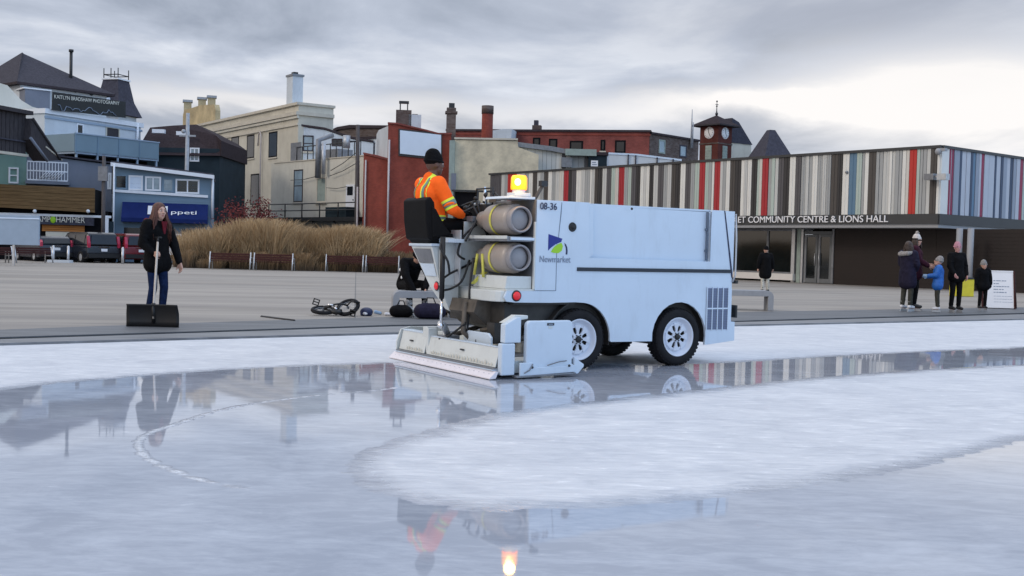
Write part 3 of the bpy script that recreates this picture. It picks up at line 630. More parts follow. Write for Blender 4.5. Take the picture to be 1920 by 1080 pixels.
def hall_back_block():
    # second striped block with grey roof edge behind the low parapet
    A=FY(971,80,1099,80)
    r=A.root('striped_rear_wing','rear wing of the striped hall with sagging grey roof edge','building')
    mb=MB(); rnd=random.Random(5); t=0
    top=[A.q(*p) for p in ((971,276),(1035,284),(1070,291),(1099,294))]
    def zt(t_):
        for (a,za),(b,zb) in zip(top[:-1],top[1:]):
            if t_<=b+.001: return za+(zb-za)*(t_-a)/(b-a)
        return top[-1][1]
    while t<A.len-.05:
        w=.28+rnd.random()*.35; c='c' if t<1.2 else rnd.choice('lwgdbgwlcdk'); t2=min(t+w,A.len); mb.prism([(t+.01,2),(t2-.01,2),(t2-.01,zt(t2)),(t+.01,zt(t))],'y',-.03-rnd.random()*.03,.05,'cl_'+c); t+=w
    mb.build('cladding',r)
    mb=MB(); mb.prism([(0,-.04)]+[(a,b-.02) for a,b in top]+[(A.len,-.04)],'y',.06,6,'fascia_dark'); mb.build('wall',r)
    mb=MB(); 
    for (a,za),(b,zb) in zip(top[:-1],top[1:]): mb.prism([(a,za+.003),(b,zb+.003),(b,zb+.33),(a,za+.33)],'y',-.4,6.1,'grey_steel')
    mb.box((A.len-1.7,-.7,top[-1][1]+.02),(A.len+.5,-.41,top[-1][1]+.48),'slate_green'); mb.build('roof',r)
    v=MB(); t0,t1,z0,z1=A.rectv(1052,1072,296,314); v.box((t0,-.4,z0),(t1,-.065,z1),'grey_steel'); v.build('vent_unit',r)
    B=FY(1099,79.5,1133,79.5); rr=B.root('dark_stair_block','small dark flat roofed stair block with a white notice','building')
    mb=MB(); z=B.q(1115,291)[1]; mb.box((0,0,-.04),(B.len,5,z),'teal_dark'); mb.build('wall',rr); mb=MB(); mb.box((-.1,-.15,z),(B.len+.1,5.1,z+.22),'roof_edge'); mb.build('roof',rr)
    t0,t1,z0,z1=B.rectv(1108,1121,301,312); mb=MB(); mb.box((t0,-.06,z0),(t1,-.003,z1),'sign_white'); mb.box((t0+.08,-.07,z0+.10),(t1-.08,-.061,z0+.16),'letter_grey'); mb.box((t0+.08,-.07,z0+.24),(t1-.15,-.061,z0+.30),'letter_grey'); mb.build('notice',rr)
    C=FY(1134,86,1278,86); c=C.root('white_plant_enclosure','low white panelled rooftop enclosure in front of the red brick','enclosure')
    wallprism(C,c,[(1134,287),(1195,290),(1278,300)],4,'plaster_white')
    beam(C,c,[(1134,289),(1195,292),(1278,302)],.14,-.06,-.002,'board_blue_white','rail')
    mb=MB()
    for px in (1137,1178,1192,1232,1262): x,z=C.q(px,287+max(0,(px-1150)*.1)); mb.box((x-.05,-.1,5),(x+.05,-.062,z),'slate')
    mb.build('post',c)
hall_back_block()
# ------------------------------------------------------------------ town buildings
def blue_shop():
    A=FY(212,68,398,69.4)
    r=A.root('blue_shop','blue clad two storey shop with navy awning and white framed windows','building')
    wallprism(A,r,[(212,308),(398,332)],7,'siding_blue')
    o=A.q(212,330); zl=o[1]; mb=MB()
    for k in range(1,22):
        z=.25*k
        if z<zl-.3: mb.box((0,-.012,z),(A.len,-.001,z+.02),'siding_blue')
    mb.build('clapboard',r)
    beam(A,r,[(209,307),(400,331)],.16,-.36,7.2,'shingle_dark','roof')
    beam(A,r,[(209,312),(402,336)],.22,-.5,-.365,'trim_white','gutter')
    for xl,xr,yt,yb,fr,gl,mu in ((215,239,327,355,'siding_blue','glass_dark',0),(241,268,329,357,'trim_white','board_blue_white',0),(272,302,331,358,'trim_white','glass_sky',1),(304,326,334,360,'siding_blue','glass_sky',0),(329,374,336,363,'trim_white','glass_dark',1)):
        window(r,A.rectv(xl,xr,yt,yb),fr,gl,.10,.05,mu)
    beam(A,r,[(214,360),(390,371)],.16,-.10,-.001,'trim_white','trim_band')
    # awning
    t0,_=A.q(230,380); t1,_=A.q(390,395); zt=A.q(310,381)[1]; zb=A.q(310,418)[1]
    mb=MB(); mb.prism([(0,zt),(-.1,zt),(-.85,zb+.25),(-.85,zb),(0,zb)],'x',t0,t1,'awning_navy',None); aw=mb.build('awning',r)
    n=Vector((0,-.75,zb+.25-zt)).normalized()
    # lettering lies on the sloping cloth
    ang=math.atan2(zt-zb-.25,.75)
    def onaw(t,k): return Vector((t,-.1-.75*k-.03,zt-(zt-zb-.25)*k+.02))
    p=onaw(A.q(277,400,.5)[0],.78); M4=Matrix.Translation(p)@Matrix.Rotation(ang,4,'X')
    hh=(zt-zb-.25)/math.sin(ang)
    mb=MB(); mb.box((0,0,0),(1.15,hh*.55,.012),'letter_white',M4); mb.build('logo_square',aw)
    text_mesh('lettering','K',.52,'letter_navy',aw,M4@Matrix.Translation((.35,.08,.02)),.004,width=.45)
    p=onaw(A.q(321,400,.5)[0],.70); M4=Matrix.Translation(p)@Matrix.Rotation(ang,4,'X')
    text_mesh('lettering','ppeti',.42,'letter_white',aw,M4,.004,width=1.5)
    mb=MB(); t=t0+.1
    while t<t1-1: mb.box((t,-.02,.5),(t+1.3,.02,zb-.35),'glass_dark'); t+=1.7
    mb.build('shopfront',r)
    pipe(A,r,214,308,480,'trim_white',.06,.5); pipe(A,r,399,330,410,'trim_white',.07,.15)
    return A
blue_shop()
def low_row():
    A=FY(-90,68.2,210,71.5)
    r=A.root('grey_blue_row_building','grey blue and mint rendered low building with white lattice balcony','building')
    wallprism(A,r,[(50,292),(110,296),(210,309)],5,'siding_grey_blue')
    wallprism(A,r,[(-90,275),(50,284)],5,'siding_mint',y0=-.05)
    beam(A,r,[(-90,271),(51,281)],.18,-.3,.2,'trim_cream','gutter'); beam(A,r,[(52,290),(110,294),(211,307)],.1,-.2,5,'shingle_dark','roof')
    window(r,tuple(a-(.0 if i>1 else 0) for i,a in enumerate(A.rectv(16,35,314,344))),'trim_white','glass_dark',.1,.12,0,1)
    # lattice railing
    t0,t1,z0,z1=A.rectv(51,127,304,338,.7); mb=MB()
    for z in (z0,(z0+z1)/2,z1): mb.box((t0,-.74,z-.04),(t1,-.66,z+.04),'trim_white')
    for k in range(14): x=t0+(t1-t0)*k/13; mb.box((x-.025,-.72,z0+.042),(x+.025,-.68,z1-.042),'trim_white')
    for k in range(8): x=t0+(t1-t0)*(.5+.5*k/8); mb.tube([(x-.5,-.76,z0),(x,-.76,z0+.6)],.02,'trim_white',4)
    mb.build('railing',r); mb=MB(); mb.box((t0-.1,-.8,z0-.25),(t1+.1,-.02,z0-.06),'siding_grey_blue'); mb.build('balcony_floor',r)
    for xl,xr in ((191,197),(201,209)): window(r,A.rectv(xl,xr,324,355),'trim_white','glass_dark',.12,.06)
    return A
LR=low_row()
def canopy_shop():
    A=FY(-90,64.5,176,66.2)
    r=A.root('timber_canopy_shop','low shop under a deep brown timber fascia with orange boards','building')
    z0=A.q(90,392)[1]; mb=MB()
    n=7
    tl,tr=A.q(-90,341),A.q(176,353); bl,br_=A.q(-90,384),A.q(176,399)
    for k in range(n):
        a=tl[1]+(bl[1]-tl[1])*k/n; b=tl[1]+(bl[1]-tl[1])*(k+1)/n+.012; c=tr[1]+(br_[1]-tr[1])*k/n; d=tr[1]+(br_[1]-tr[1])*(k+1)/n+.012
        mb.prism([(0,b),(A.len,d),(A.len,c),(0,a)],'y',-.02*(k%2)-.02,.2,'timber_brown')
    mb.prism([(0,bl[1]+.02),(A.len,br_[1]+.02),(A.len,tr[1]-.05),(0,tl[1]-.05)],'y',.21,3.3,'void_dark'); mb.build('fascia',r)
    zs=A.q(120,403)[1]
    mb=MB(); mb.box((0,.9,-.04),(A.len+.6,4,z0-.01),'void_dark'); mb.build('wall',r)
    mb=MB(); mb.box((0,.35,zs-.10),(A.len+.9,.5,zs+.04),'trim_white'); t,_=A.q(201,440,0); mb.box((t-.2,.3,0),(t+.02,.52,zs),'trim_white'); mb.box((t+.03,.4,0),(t+.3,.5,zs-.3),'teal_dark'); mb.build('beam',r)
    t0,t1,za,zb=A.rectv(70,165,405,420,-.3); mb=MB(); mb.box((t0-.6,.40,za-.05),(t1+.3,.7,zb),'slate'); sg=mb.build('shop_sign',r)
    def tx(s,x0,x1,m='letter_cream'):
        ta,_=A.q(x0,413,-.3); tb,_=A.q(x1,413,-.3); return text_mesh('lettering',s,(zb-za)*1.0,m,sg,Matrix.Translation((ta,.37,za+.10))@Matrix.Rotation(PI/2,4,'X'),.012,width=tb-ta)
    tx('AMP',69,94); tx('HAMMER',105,159)
    mb=MB(); t,_=A.q(99,413,-.3); mb.ball((t,.38,za+.25),(.16,.05,.22),'logo_green'); mb.build('emblem',sg)
    t0,t1,za,zb=A.rectv(78,158,419,434,-.5); mb=MB()
    for k in range(4): mb.box((t0,.6,za+(zb-za)*k/4),(t1,.7,za+(zb-za)*(k+1)/4-.015),'timber_orange')
    mb.build('board',r); mb=MB(); mb.box((t0+.2,.65,.4),(t1-.3,.72,za-.02),'plaster_cream'); mb.build('shopfront',r)
    for px in (65,165):
        t,z=A.q(px,396,.2); mb=MB(); mb.ball((t,-.2,z),.11,'trim_white'); mb.tube([(t,-.2,z),(t,.2,z+.1)],.03,'iron_black',6); mb.build('lamp',r)
    return A
canopy_shop()
def white_mid():
    A=Facade((84,203),(264,231),10.1)
    r=A.root('white_flat_roof_building','white rendered flat roofed block with blue grey balcony','building')
    mb=MB(); mb.box((0,0,-.04),(A.len,7,9.75),'plaster_white'); mb.build('wall',r)
    mb=MB(); mb.box((-.1,-.15,9.76),(A.len+.15,7,10.1),'trim_white'); mb.box((-.05,-.08,9.45),(A.len+.1,-.002,9.6),'board_grey_blue'); mb.build('parapet',r)
    window(r,A.rectv(143,156,232,262),'trim_white','glass_dark',.1,.05); window(r,A.rectv(198,224,238,262),'plaster_cream','timber_dark',.1,.05)
    pipe(A,r,258,232,300,'trim_white',.09)
    # banner on the parapet
    B=MB(); q=[A.q(*p,off=.3) for p in ((97,206),(235,221),(235,191),(98,172))]; B.prism(q,'y',-.34,-.28,'banner_black')
    b=B.build('shop_banner',r)
    t0,z=A.q(102,181,.36); t1,z1=A.q(224,194,.36); ang=math.atan2(z1-z,t1-t0)
    text_mesh('lettering','KAITLYN BRADSHAW PHOTOGRAPHY',.36,'letter_cream',b,Matrix.Translation((t0,-.36,z-.12))@Matrix.Rotation(-ang,4,'Y')@Matrix.Rotation(PI/2,4,'X'),.006,width=(t1-t0))
    rnd=random.Random(2); mb=MB(); pts=[]
    for k in range(30):
        t=t0+(t1-t0)*(.05+.9*k/29); zz=z+(z1-z)*k/29-.95+rnd.random()*.45; pts.append((t,-.37,zz))
    mb.tube(pts,.025,'letter_grey',5); mb.build('emblem',b)
    # balcony: deck in front with panels, posts and dark void under it
    C=Facade((142,250),(299,268),8.3); rel=C
    n=MB(); hh=1.18
    Tm=Matrix.Rotation(C.rz-A.rz,4,'Z'); pv=Matrix.Rotation(-A.rz,4,'Z')@Vector((C.p.x-A.p.x,C.p.y-A.p.y,0)); Tm.translation=pv
    for k in range(4):
        a=C.len*k/4; bb=C.len*(k+1)/4; n.box((a+.04,0,8.3-hh),(bb-.04,.06,8.3),'balcony_blue',Tm); n.box((a-.04,-.03,8.3-hh-.1),(a+.04,.09,8.35),'siding_blue',Tm)
    n.box((-.02,-.05,8.28),(C.len,.1,8.36),'board_grey_blue',Tm); n.box((0,.07,8.3-hh-.14),(C.len,4.5,8.3-hh-.0),'board_grey_blue',Tm)
    n.box((-.06,.07,8.3-hh),(0,3.8,8.3),'balcony_blue',Tm)
    bal=n.build('balcony',r)
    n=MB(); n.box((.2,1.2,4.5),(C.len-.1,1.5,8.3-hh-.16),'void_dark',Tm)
    for k in range(5): a=.1+(C.len-.3)*k/4; n.box((a,.1,5.2),(a+.12,.22,8.3-hh-.15),'board_grey_blue',Tm)
    n.build('balcony_post',bal)
white_mid()
def white_house():
    A=Facade((38,150),(200,172),13.7)
    r=A.root('white_house','white house with dark hipped shingle roof and metal flue','house')
    mb=MB(); mb.box((0,0,-.04),(A.len,9,13.5),'plaster_white'); mb.build('wall',r)
    e=.5; L=A.len; ap=A.q(85,116)
    # hip roof
    mb=MB(); zt=16.6; z0=13.5; vs=[(-e,-e,z0),(L+e,-e,z0),(L+e,9+e,z0),(-e,9+e,z0),(L*.30,4.2,zt),(L*.36,4.8,zt)]
    mb.add(vs,[(0,1,5,4),(1,2,5),(2,3,4,5),(3,0,4)],'shingle_dark'); mb.box((-e,-e,z0-.18),(L+e,9+e,z0-.003),'roof_edge'); ro=mb.build('roof',r)
    t,_=A.q(139,120,-1.0); mb=MB(); mb.tube([(t,1.5,13.8),(t,1.5,16.8)],.13,'iron_black',8); mb.tube([(t,1.5,16.8),(t,1.5,17.0)],.2,'iron_black',8); mb.build('flue',ro)
    # small grey box shed in front, on the lower roof
    B=Facade((47,166),(94,171),12.9); b=MB(); Tm=Matrix.Rotation(B.rz-A.rz,4,'Z'); Tm.translation=Matrix.Rotation(-A.rz,4,'Z')@Vector((B.p.x-A.p.x,B.p.y-A.p.y,0))
    b.box((0,0,9.8),(B.len,2.0,12.9),'siding_grey_blue',Tm); b.box((-.15,-.1,12.9),(B.len+.1,2.1,13.0),'trim_white',Tm); b.build('roof_shed',r)
    for px,py in ((142,170),(172,176)):
        t,z=A.q(px,py,.15); b=MB(); b.ball((t,-.12,z),.16,'iron_black'); b.build('wall_lamp',r)
white_house()
def mansard():
    x,y,z=AT(218,140,108); s=108/2089
    r=empty('mansard_tower',(x,y,0),-.3,'dark slate mansard tower with iron cresting behind the white house','tower')
    mb=MB(); w=1.35; mb.box((-w,-w,-.04),(w,w,13.2),'plaster_whitewash'); mb.build('wall',r)
    mb=MB(); prof=[(1.75,13.2),(1.2,14.6),(.85,16.6)]
    for (a,z0),(b,z1) in zip(prof[:-1],prof[1:]): mb.add([(-a,-a,z0),(a,-a,z0),(a,a,z0),(-a,a,z0),(-b,-b,z1),(b,-b,z1),(b,b,z1),(-b,b,z1)],[(0,1,5,4),(1,2,6,5),(2,3,7,6),(3,0,4,7)],'slate')
    mb.box((-.95,-.95,16.6),(.95,.95,16.75),'trim_white'); ro=mb.build('roof',r)
    mb=MB(); mb.prism([(-.35,13.4),(.35,13.4),(.35,14.5),(0,15.2),(-.35,14.5)],'y',-1.75,-1.0,'trim_white'); mb.prism([(-.2,13.5),(.2,13.5),(.2,14.3),(0,14.7),(-.2,14.3)],'y',-1.78,-1.7,'glass_dark'); mb.build('dormer',ro)
    mb=MB()
    for a,b in ((-.8,-.8),(0,-.8),(.8,-.8),(.8,.8),(-.8,.8)): mb.tube([(a,b,16.75),(a,b,17.7)],.05,'iron_black',5)
    mb.tube([(-.8,-.8,17.1),(.8,-.8,17.1),(.8,.8,17.1),(-.8,.8,17.1),(-.8,-.8,17.1)],.05,'iron_black',5); mb.build('cresting',ro)
mansard()
def dark_house():
    A=Facade((255,270),(412,274),8.3)
    r=A.root('dark_gabled_house','dark teal house with a long dark brown roof and two skylights','house')
    mb=MB(); mb.box((0,0,-.04),(A.len,8,8.1),'teal_dark'); mb.build('wall',r)
    o=[A.q(*p,off=.3) for p in ((252,290),(414,292),(413,263),(395,250),(345,224),(300,226),(255,230))]
    mb=MB(); n=len(o); k=[0,0,.3,1.4,3.2,3.2,3.2]
    vs=[(t,-.3+k[i],z) for i,(t,z) in enumerate(o)]+[(t,8,z-.02) for t,z in o]
    mb.add(vs,[list(range(n)),list(range(2*n-1,n-1,-1))]+[(i,(i+1)%n,n+(i+1)%n,n+i) for i in range(n)],'shingle_brown'); ro=mb.build('roof',r)
    for px,py in ((300,247),(345,251)):
        t,z=A.q(px,py,-1.2); mb=MB(); mb.box((t-.45,.75,z-.14),(t+.45,1.1,z+.14),'trim_white'); mb.build('skylight',ro)
    window(r,A.rectv(356,374,277,303),'trim_white','glass_sky',.1,.05,1)
dark_house()
def left_edge():
    A=Facade((-80,188),(50,212),8.5)
    r=A.root('timber_lean_to','weathered dark timber stair tower with sloping stair at left edge','building')
    z0=A.q(10,284)[1]; mb=MB(); t=0
    while t<A.len-.05: mb.box((t,.0,z0),(t+.3,.08,8.4),'timber_dark'); t+=.34
    mb.box((0,.09,z0-.02),(A.len,4,8.4),'void_dark'); mb.box((0,-.08,z0-.15),(A.len+.1,.15,z0-.003),'trim_cream'); mb.build('wall',r)
    mb=MB(); mb.box((-.2,-.3,8.4),(A.len+.2,4,8.62),'timber_dark'); mb.build('roof',r)
    mb=MB(); zz=A.q(10,262)[1]; mb.box((0,-.12,zz),(A.len,-.02,zz+.08),'slate'); mb.build('railing',r)
    mb=MB(); a=A.q(52,222,.2); b=A.q(104,300,.2); d=A.q(48,262,.2); e=A.q(78,302,.2)
    mb.prism([a,b,e,d],'y',-.5,.4,'timber_dark'); mb.tube([(a[0],-.55,a[1]),(b[0],-.55,b[1])],.07,'timber_dark',5); mb.tube([(d[0]-.1,-.6,d[1]+.1),(e[0],-.6,e[1])],.09,'siding_grey_blue',5)
    mb.tube([(b[0]+.2,-.5,b[1]),(a[0]+1.2,-.5,a[1]-1.5)],.05,'trim_cream',5); mb.build('stair',r)
    B=Facade((-60,140),(85,206),11.5)
    B=Facade((-80,196),(86,210),10.4); r2=B.root('cream_gable_building','pale cream gable end behind the timber stair tower','building')
    wallprism(B,r2,[(-80,145),(0,156),(14,160),(40,188),(60,200),(86,207)],3,'plaster_cream_light')
    C=Facade((-80,130),(16,137),15.5); r3=C.root('grey_roof_house','low dark roof just showing past the white house at left edge','house')
    mb=MB(); mb.box((0,0,-.04),(C.len,6,14.9),'plaster_white'); mb.build('wall',r3); mb=MB(); mb.box((-.3,-.3,14.9),(C.len+.2,6,15.5),'shingle_dark'); mb.build('roof',r3)
left_edge()
def cream_building():
    A=Facade((345,240),(560,192),13.1)
    r=A.root('cream_brick_building','tall cream painted building with deep cornice and corner chimney','building')
    mb=MB(); mb.box((0,0,-.04),(A.len,3.2,12.9),'plaster_cream'); mb.build('wall',r)
    mb=MB(); mb.box((-.1,-.2,12.9),(A.len+.15,3.3,13.12),'trim_cream'); z=A.q(560,210)[1]; mb.box((-.1,-.28,z-.25),(A.len+.2,3.2,z+.05),'trim_cream'); mb.box((-.1,-.16,z-.5),(A.len+.12,-.003,z-.26),'plaster_cream_light'); z=A.q(560,232)[1]; mb.box((-.05,-.12,z-.12),(A.len+.1,-.004,z+.08),'trim_cream'); mb.build('cornice',r)
    for xl,xr,yt,yb in ((434,448,256,301),(463,477,253,297),(504,520,247,295),(432,447,328,385),(470,486,326,384)):
        window(r,A.rectv(xl,xr,yt,yb),'void_dark','glass_dark',.12,.02,0,1,'trim_cream')
    t,_=A.q(546,170,-.4); mb=MB(); mb.box((t-.62,.25,13.1),(t+.62,1.2,15.55),'plaster_whitewash'); mb.box((t-.7,.18,15.55),(t+.7,1.28,15.72),'grey_steel'); mb.box((t-.25,.5,15.73),(t+.25,.9,15.95),'iron_black'); mb.build('chimney',r)
    # arched pipe between windows
    t,z=A.q(488,254,.2); t2,z2=A.q(491,400,.2); mb=MB(); mb.tube([(t-.5,-.2,z-.9),(t-.35,-.2,z+.1),(t,-.2,z+.3),(t+.15,-.2,z-.1),(t+.15,-.2,z2)],.07,'downpipe',6); mb.build('downpipe',r)
    # lamps on the wall foot
    t,z=A.q(422,312,.3); mb=MB(); mb.box((t-1.0,-.5,z-.1),(t+.2,-.003,z+.1),'iron_black'); mb.build('bracket',r)
    # grey white upper rear wing going off to the right
    B=FY(560,93.5,700,93.8); b=B.root('whitewashed_rear_wing','whitewashed rear wing with parapet beside the cream building','building')
    wallprism(B,b,[(560,237),(610,244),(660,261),(700,268)],3,'plaster_whitewash')
    beam(B,b,[(560,236),(610,243),(660,260),(700,267)],.16,-.12,3,'roof_edge','parapet')
    window(b,B.rectv(568,588,254,284),'roof_edge','glass_sky',.1,.05,0,1,'trim_cream'); window(b,B.rectv(622,642,260,274),'roof_edge','glass_dark',.1,.05,1,0)
    # lower cream block
    C=Facade((538,303),(684,291),7.96); c=C.root('cream_lower_block','two storey cream rear block with dark balcony railing and back door','building')
    mb=MB(); mb.box((-2.5,0,-.04),(C.len,7,7.9),'plaster_cream_light'); mb.build('wall',c)
    mb=MB(); mb.box((-2.0,-.06,7.9),(C.len,7,7.98),'trim_cream'); mb.build('parapet',c)
    window(c,C.rectv(551,568,318,379),'timber_dark','glass_sky',.1,.03,0,1,'trim_cream'); window(c,C.rectv(594,612,332,380),'trim_cream','slate_green',.12,.04,0,0,'trim_cream')
    t0,t1,z0,z1=C.rectv(650,666,346,380); mb=MB(); mb.box((t0,-.08,z0-.5),(t1,.02,z1),'trim_white'); mb.box((t0+.2,-.1,z0+.55),(t1-.2,-.081,z1-.15),'glass_dark'); dr=mb.build('door',c)
    mb=MB(); mb.ball((t1-.1,-.12,z0+.2),.05,'iron_black'); mb.build('handle',dr)
    # metal duct and roof deck rail
    t0,z0=C.q(597,334,.4); mb=MB(); mb.tube([(t0,-.45,z0),(t0,-.45,z0+2.9),(t0,.8,z0+3.4)],[.24,.22,.2],'grey_steel',12); mb.tube([(t0+.7,-.4,z0+.3),(t0+.7,-.4,z0+2.7)],.16,'pale_steel',8); mb.build('duct',c)
    mb=MB(); zz=7.98
    for k in range(12): x=1.0+(C.len-2)*k/11; mb.tube([(x,.3,zz),(x,.3,zz+1.1)],.04,'iron_black',4)
    mb.tube([(1.0,.3,zz+1.1),(C.len-1,.3,zz+1.1)],.05,'iron_black',4); mb.box((2.2,1.6,zz),(5.0,3,zz+.9),'grey_steel'); mb.box((.0,.32,zz),(1.6,.36,zz+1.5),'grey_steel'); mb.build('roof_rail',c)
    # cables
    mb=MB()
    for a,b_ in (((620,320),(668,286)),((618,330),(668,306)),((545,338),(596,330)),((612,352),(650,350))):
        p=C.q(*a,off=.3); q=C.q(*b_,off=.3); mb.tube([(p[0],-.3,p[1]),((p[0]+q[0])/2,-.3,(p[1]+q[1])/2-.1),(q[0],-.3,q[1])],.03,'iron_black',4)
    mb.build('cable',c)
    # balcony on brackets
    t0,_=C.q(503,395,1.6); t1,_=C.q(669,392,1.6); zf=C.q(600,407,1.6)[1]; zr=C.q(600,381,1.6)[1]; mb=MB()
    mb.box((t0,-1.6,zf-.28),(t1,-.003,zf),'iron_black'); bl=mb.build('balcony_floor',c)
    mb=MB()
    for k in range(6): x=t0+(t1-t0)*k/5; mb.tube([(x,-1.55,zf),(x,-1.55,zr)],.05,'iron_black',5)
    for z in (zr,(zf+zr)/2): mb.tube([(t0,-1.55,z),(t1,-1.55,z)],.045,'iron_black',5)
    mb.build('railing',bl)
    for k in range(5): mb=MB(); x=t0+.4+(t1-t0-.8)*k/4; mb.tube([(x,-1.4,zf-.28),(x,-.05,zf-1.6)],.07,'iron_black',5); mb.build('bracket',bl)
    mb=MB(); x,_=C.q(632,400,1.0); mb.box((x-1.3,-1.2,zf+.01),(x+1.5,-.4,zf+.75),'teal_dark'); mb.build('storage_box',bl)
    # yellow chimneys behind
    for i,(px,yt) in enumerate(((352,188),(379,183),(397,180))):
        x,y,z=AT(px,yt,122); lab=('leftmost lowest of the three yellow chimney stacks above the cream roof','middle of the three yellow chimney stacks above the cream roof','rightmost tallest of the three yellow chimney stacks above the cream roof')[i]
        rr=empty('chimney_stack',(x,y,0),.3,lab,'chimney','yellow chimney stacks'); mb=MB(); mb.box((-.4,-.4,10),(.4,.4,z-.25),'brick_yellow'); mb.build('shaft',rr); mb=MB(); mb.box((-.52,-.52,z-.25),(.52,.52,z),'pole_grey'); mb.build('cap',rr)
    E_=Facade((344,214),(405,196),14.9); e=E_.root('yellow_gable_wall','pale yellow stepped gable wall behind the cream cornice','wall')
    wallprism(E_,e,[(343,215),(346,206),(358,203),(376,197),(402,196),(404,207)],.5,'brick_yellow')
M['brick_yellow']=brick('brick_yellow',(.55,.45,.26),(.5,.42,.25),(.45,.4,.3))
cream_building()
def back_roofs():
    A=Facade((622,246),(738,240),12.3)
    r=A.root('maroon_roof_building','dark maroon roofed building behind the utility pole','building')
    wallprism(A,r,[(612,248),(632,238),(655,234),(730,235),(738,246),(738,262)],5,'brick_dark')
    mb=MB(); o=[A.q(*p,off=.2) for p in ((606,250),(632,238),(655,234),(732,235),(738,240),(655,240),(634,243),(612,252))]; mb.prism(o,'y',-.2,5,'roof_edge'); mb.build('roof',r)
    B=Facade((668,264),(712,262),10.2); b=B.root('small_white_annex','small whitewashed annex with a dark window beside the red brick','building')
    wallprism(B,b,[(664,262),(712,258),(712,300)],3,'plaster_whitewash'); window(b,B.rectv(684,703,268,292),'slate','glass_dark',.1,.05); mb=MB(); mb.box((-.2,-.1,10.3),(B.len,2,10.5),'roof_edge'); mb.build('roof',b)
back_roofs()
def red_brick():
    A=FY(728,78,846,78.4)
    r=A.root('red_brick_building','red painted brick building carrying a large blank white board','building')
    wallprism(A,r,[(728,232),(745,233),(800,246),(822,252),(846,252),(846,300)],8,'brick_red')
    o=[A.q(*p,off=.1) for p in ((727,232),(745,233),(800,246),(822,252),(847,252),(847,249),(822,249),(800,243),(745,230),(727,229))]; mb=MB(); mb.prism(o,'y',-.12,8.1,'brick_maroon'); mb.build('coping',r)
    q=[A.q(*p,off=.15) for p in ((750,288),(827,296),(827,253),(750,244))]; mb=MB(); mb.prism(q,'y',-.16,-.08,'board_blue_white'); bd=mb.build('white_board',r)
    q=[A.q(*p,off=.1) for p in ((747,292),(829,300),(829,250),(747,241))]; mb=MB(); mb.prism(q,'y',-.078,-.002,'iron_black'); mb.build('frame',bd)
    pipe(A,r,730,262,475); 
    # chimneys on its roof
    t,_=A.q(757,220,-2); mb=MB(); z=10.3; mb.box((t-.55,1.7,z-.6),(t+.55,2.4,z+.75),'brick_dark'); mb.box((t-.35,1.8,z+1.25),(t+.35,2.3,z+1.4),'iron_black'); mb.box((t-.3,1.8,z+.75),(t-.22,2.3,z+1.25),'iron_black'); mb.box((t+.22,1.8,z+.75),(t+.3,2.3,z+1.25),'iron_black'); mb.box((t+.6,1.8,z-.6),(t+1.0,2.2,z+.5),'brick_dark'); mb.build('chimney',r)
    t,_=A.q(778,220,-2); mb=MB(); mb.box((t-.45,1.7,z-.9),(t+.45,2.5,z+.45),'plaster_whitewash'); mb.build('chimney',r)
    t,_=A.q(846,245,-1); mb=MB(); mb.box((t-.35,.6,z-3),(t+.3,1.3,z+.9),'brick_dark'); mb.box((t-.45,.5,z+.5),(t+.4,1.4,z+.65),'brick_dark'); mb.box((t-.2,.8,z+.9),(t+.2,1.1,z+1.25),'iron_black'); mb.build('chimney',r)
    # white return and lower red annex on the left
    B=FY(707,80.5,728,78.1); b=B.root('white_brick_return','narrow whitewashed brick side wall joined to the red brick corner','wall')
    wallprism(B,b,[(706,252),(710,244),(728,236)],1.5,'plaster_whitewash')
    C=FY(682,79,730,78.3); c=C.root('red_brick_annex','lower red brick annex with pink downpipes next to the utility pole','building')
    wallprism(C,c,[(682,289),(728,300)],3.2,'brick_red'); beam(C,c,[(682,289),(728,300)],.12,-.1,3.2,'brick_maroon','coping'); pipe(C,c,686,300,475,'downpipe',.06)
red_brick()
def cream_low():
    A=FY(853,77,1010,77)
    r=A.root('cream_painted_brick_wall_building','windowless cream painted brick block behind the driver','building')
    wallprism(A,r,[(853,262),(970,264),(972,276),(1010,290)],6,'brick_cream'); beam(A,r,[(852,261),(971,263)],.12,-.1,6.1,'trim_cream','coping')
    B=FY(843,76.6,853,76.6); b=B.root('grey_blue_party_wall','narrow grey blue vertical strip between red and cream brick','wall'); wallprism(B,b,[(843,263),(853,263)],.38,'slate_green')
    mb=MB(); z0=B.q(848,356)[1]; z1=B.q(848,325)[1]; mb.box((0,-.1,z0),(B.len*.9,-.003,z1),'siding_grey_blue'); mb.build('meter_box',b)
    # back porch with frame seen past the steering column
    x,y,z=AT(886,360,70); p=empty('back_porch',(x-1.2,70,0),0,'small dark timber back porch on the cream brick wall','porch')
    mb=MB()
    for a in (0,1.5,2.4): mb.box((a,0,0),(a+.1,.1,z),'iron_black')
    mb.box((-.1,-.05,z),(2.6,.15,z+.12),'iron_black'); mb.box((0,.2,0),(1.5,.3,z),'void_dark'); mb.build('frame',p)
cream_low()
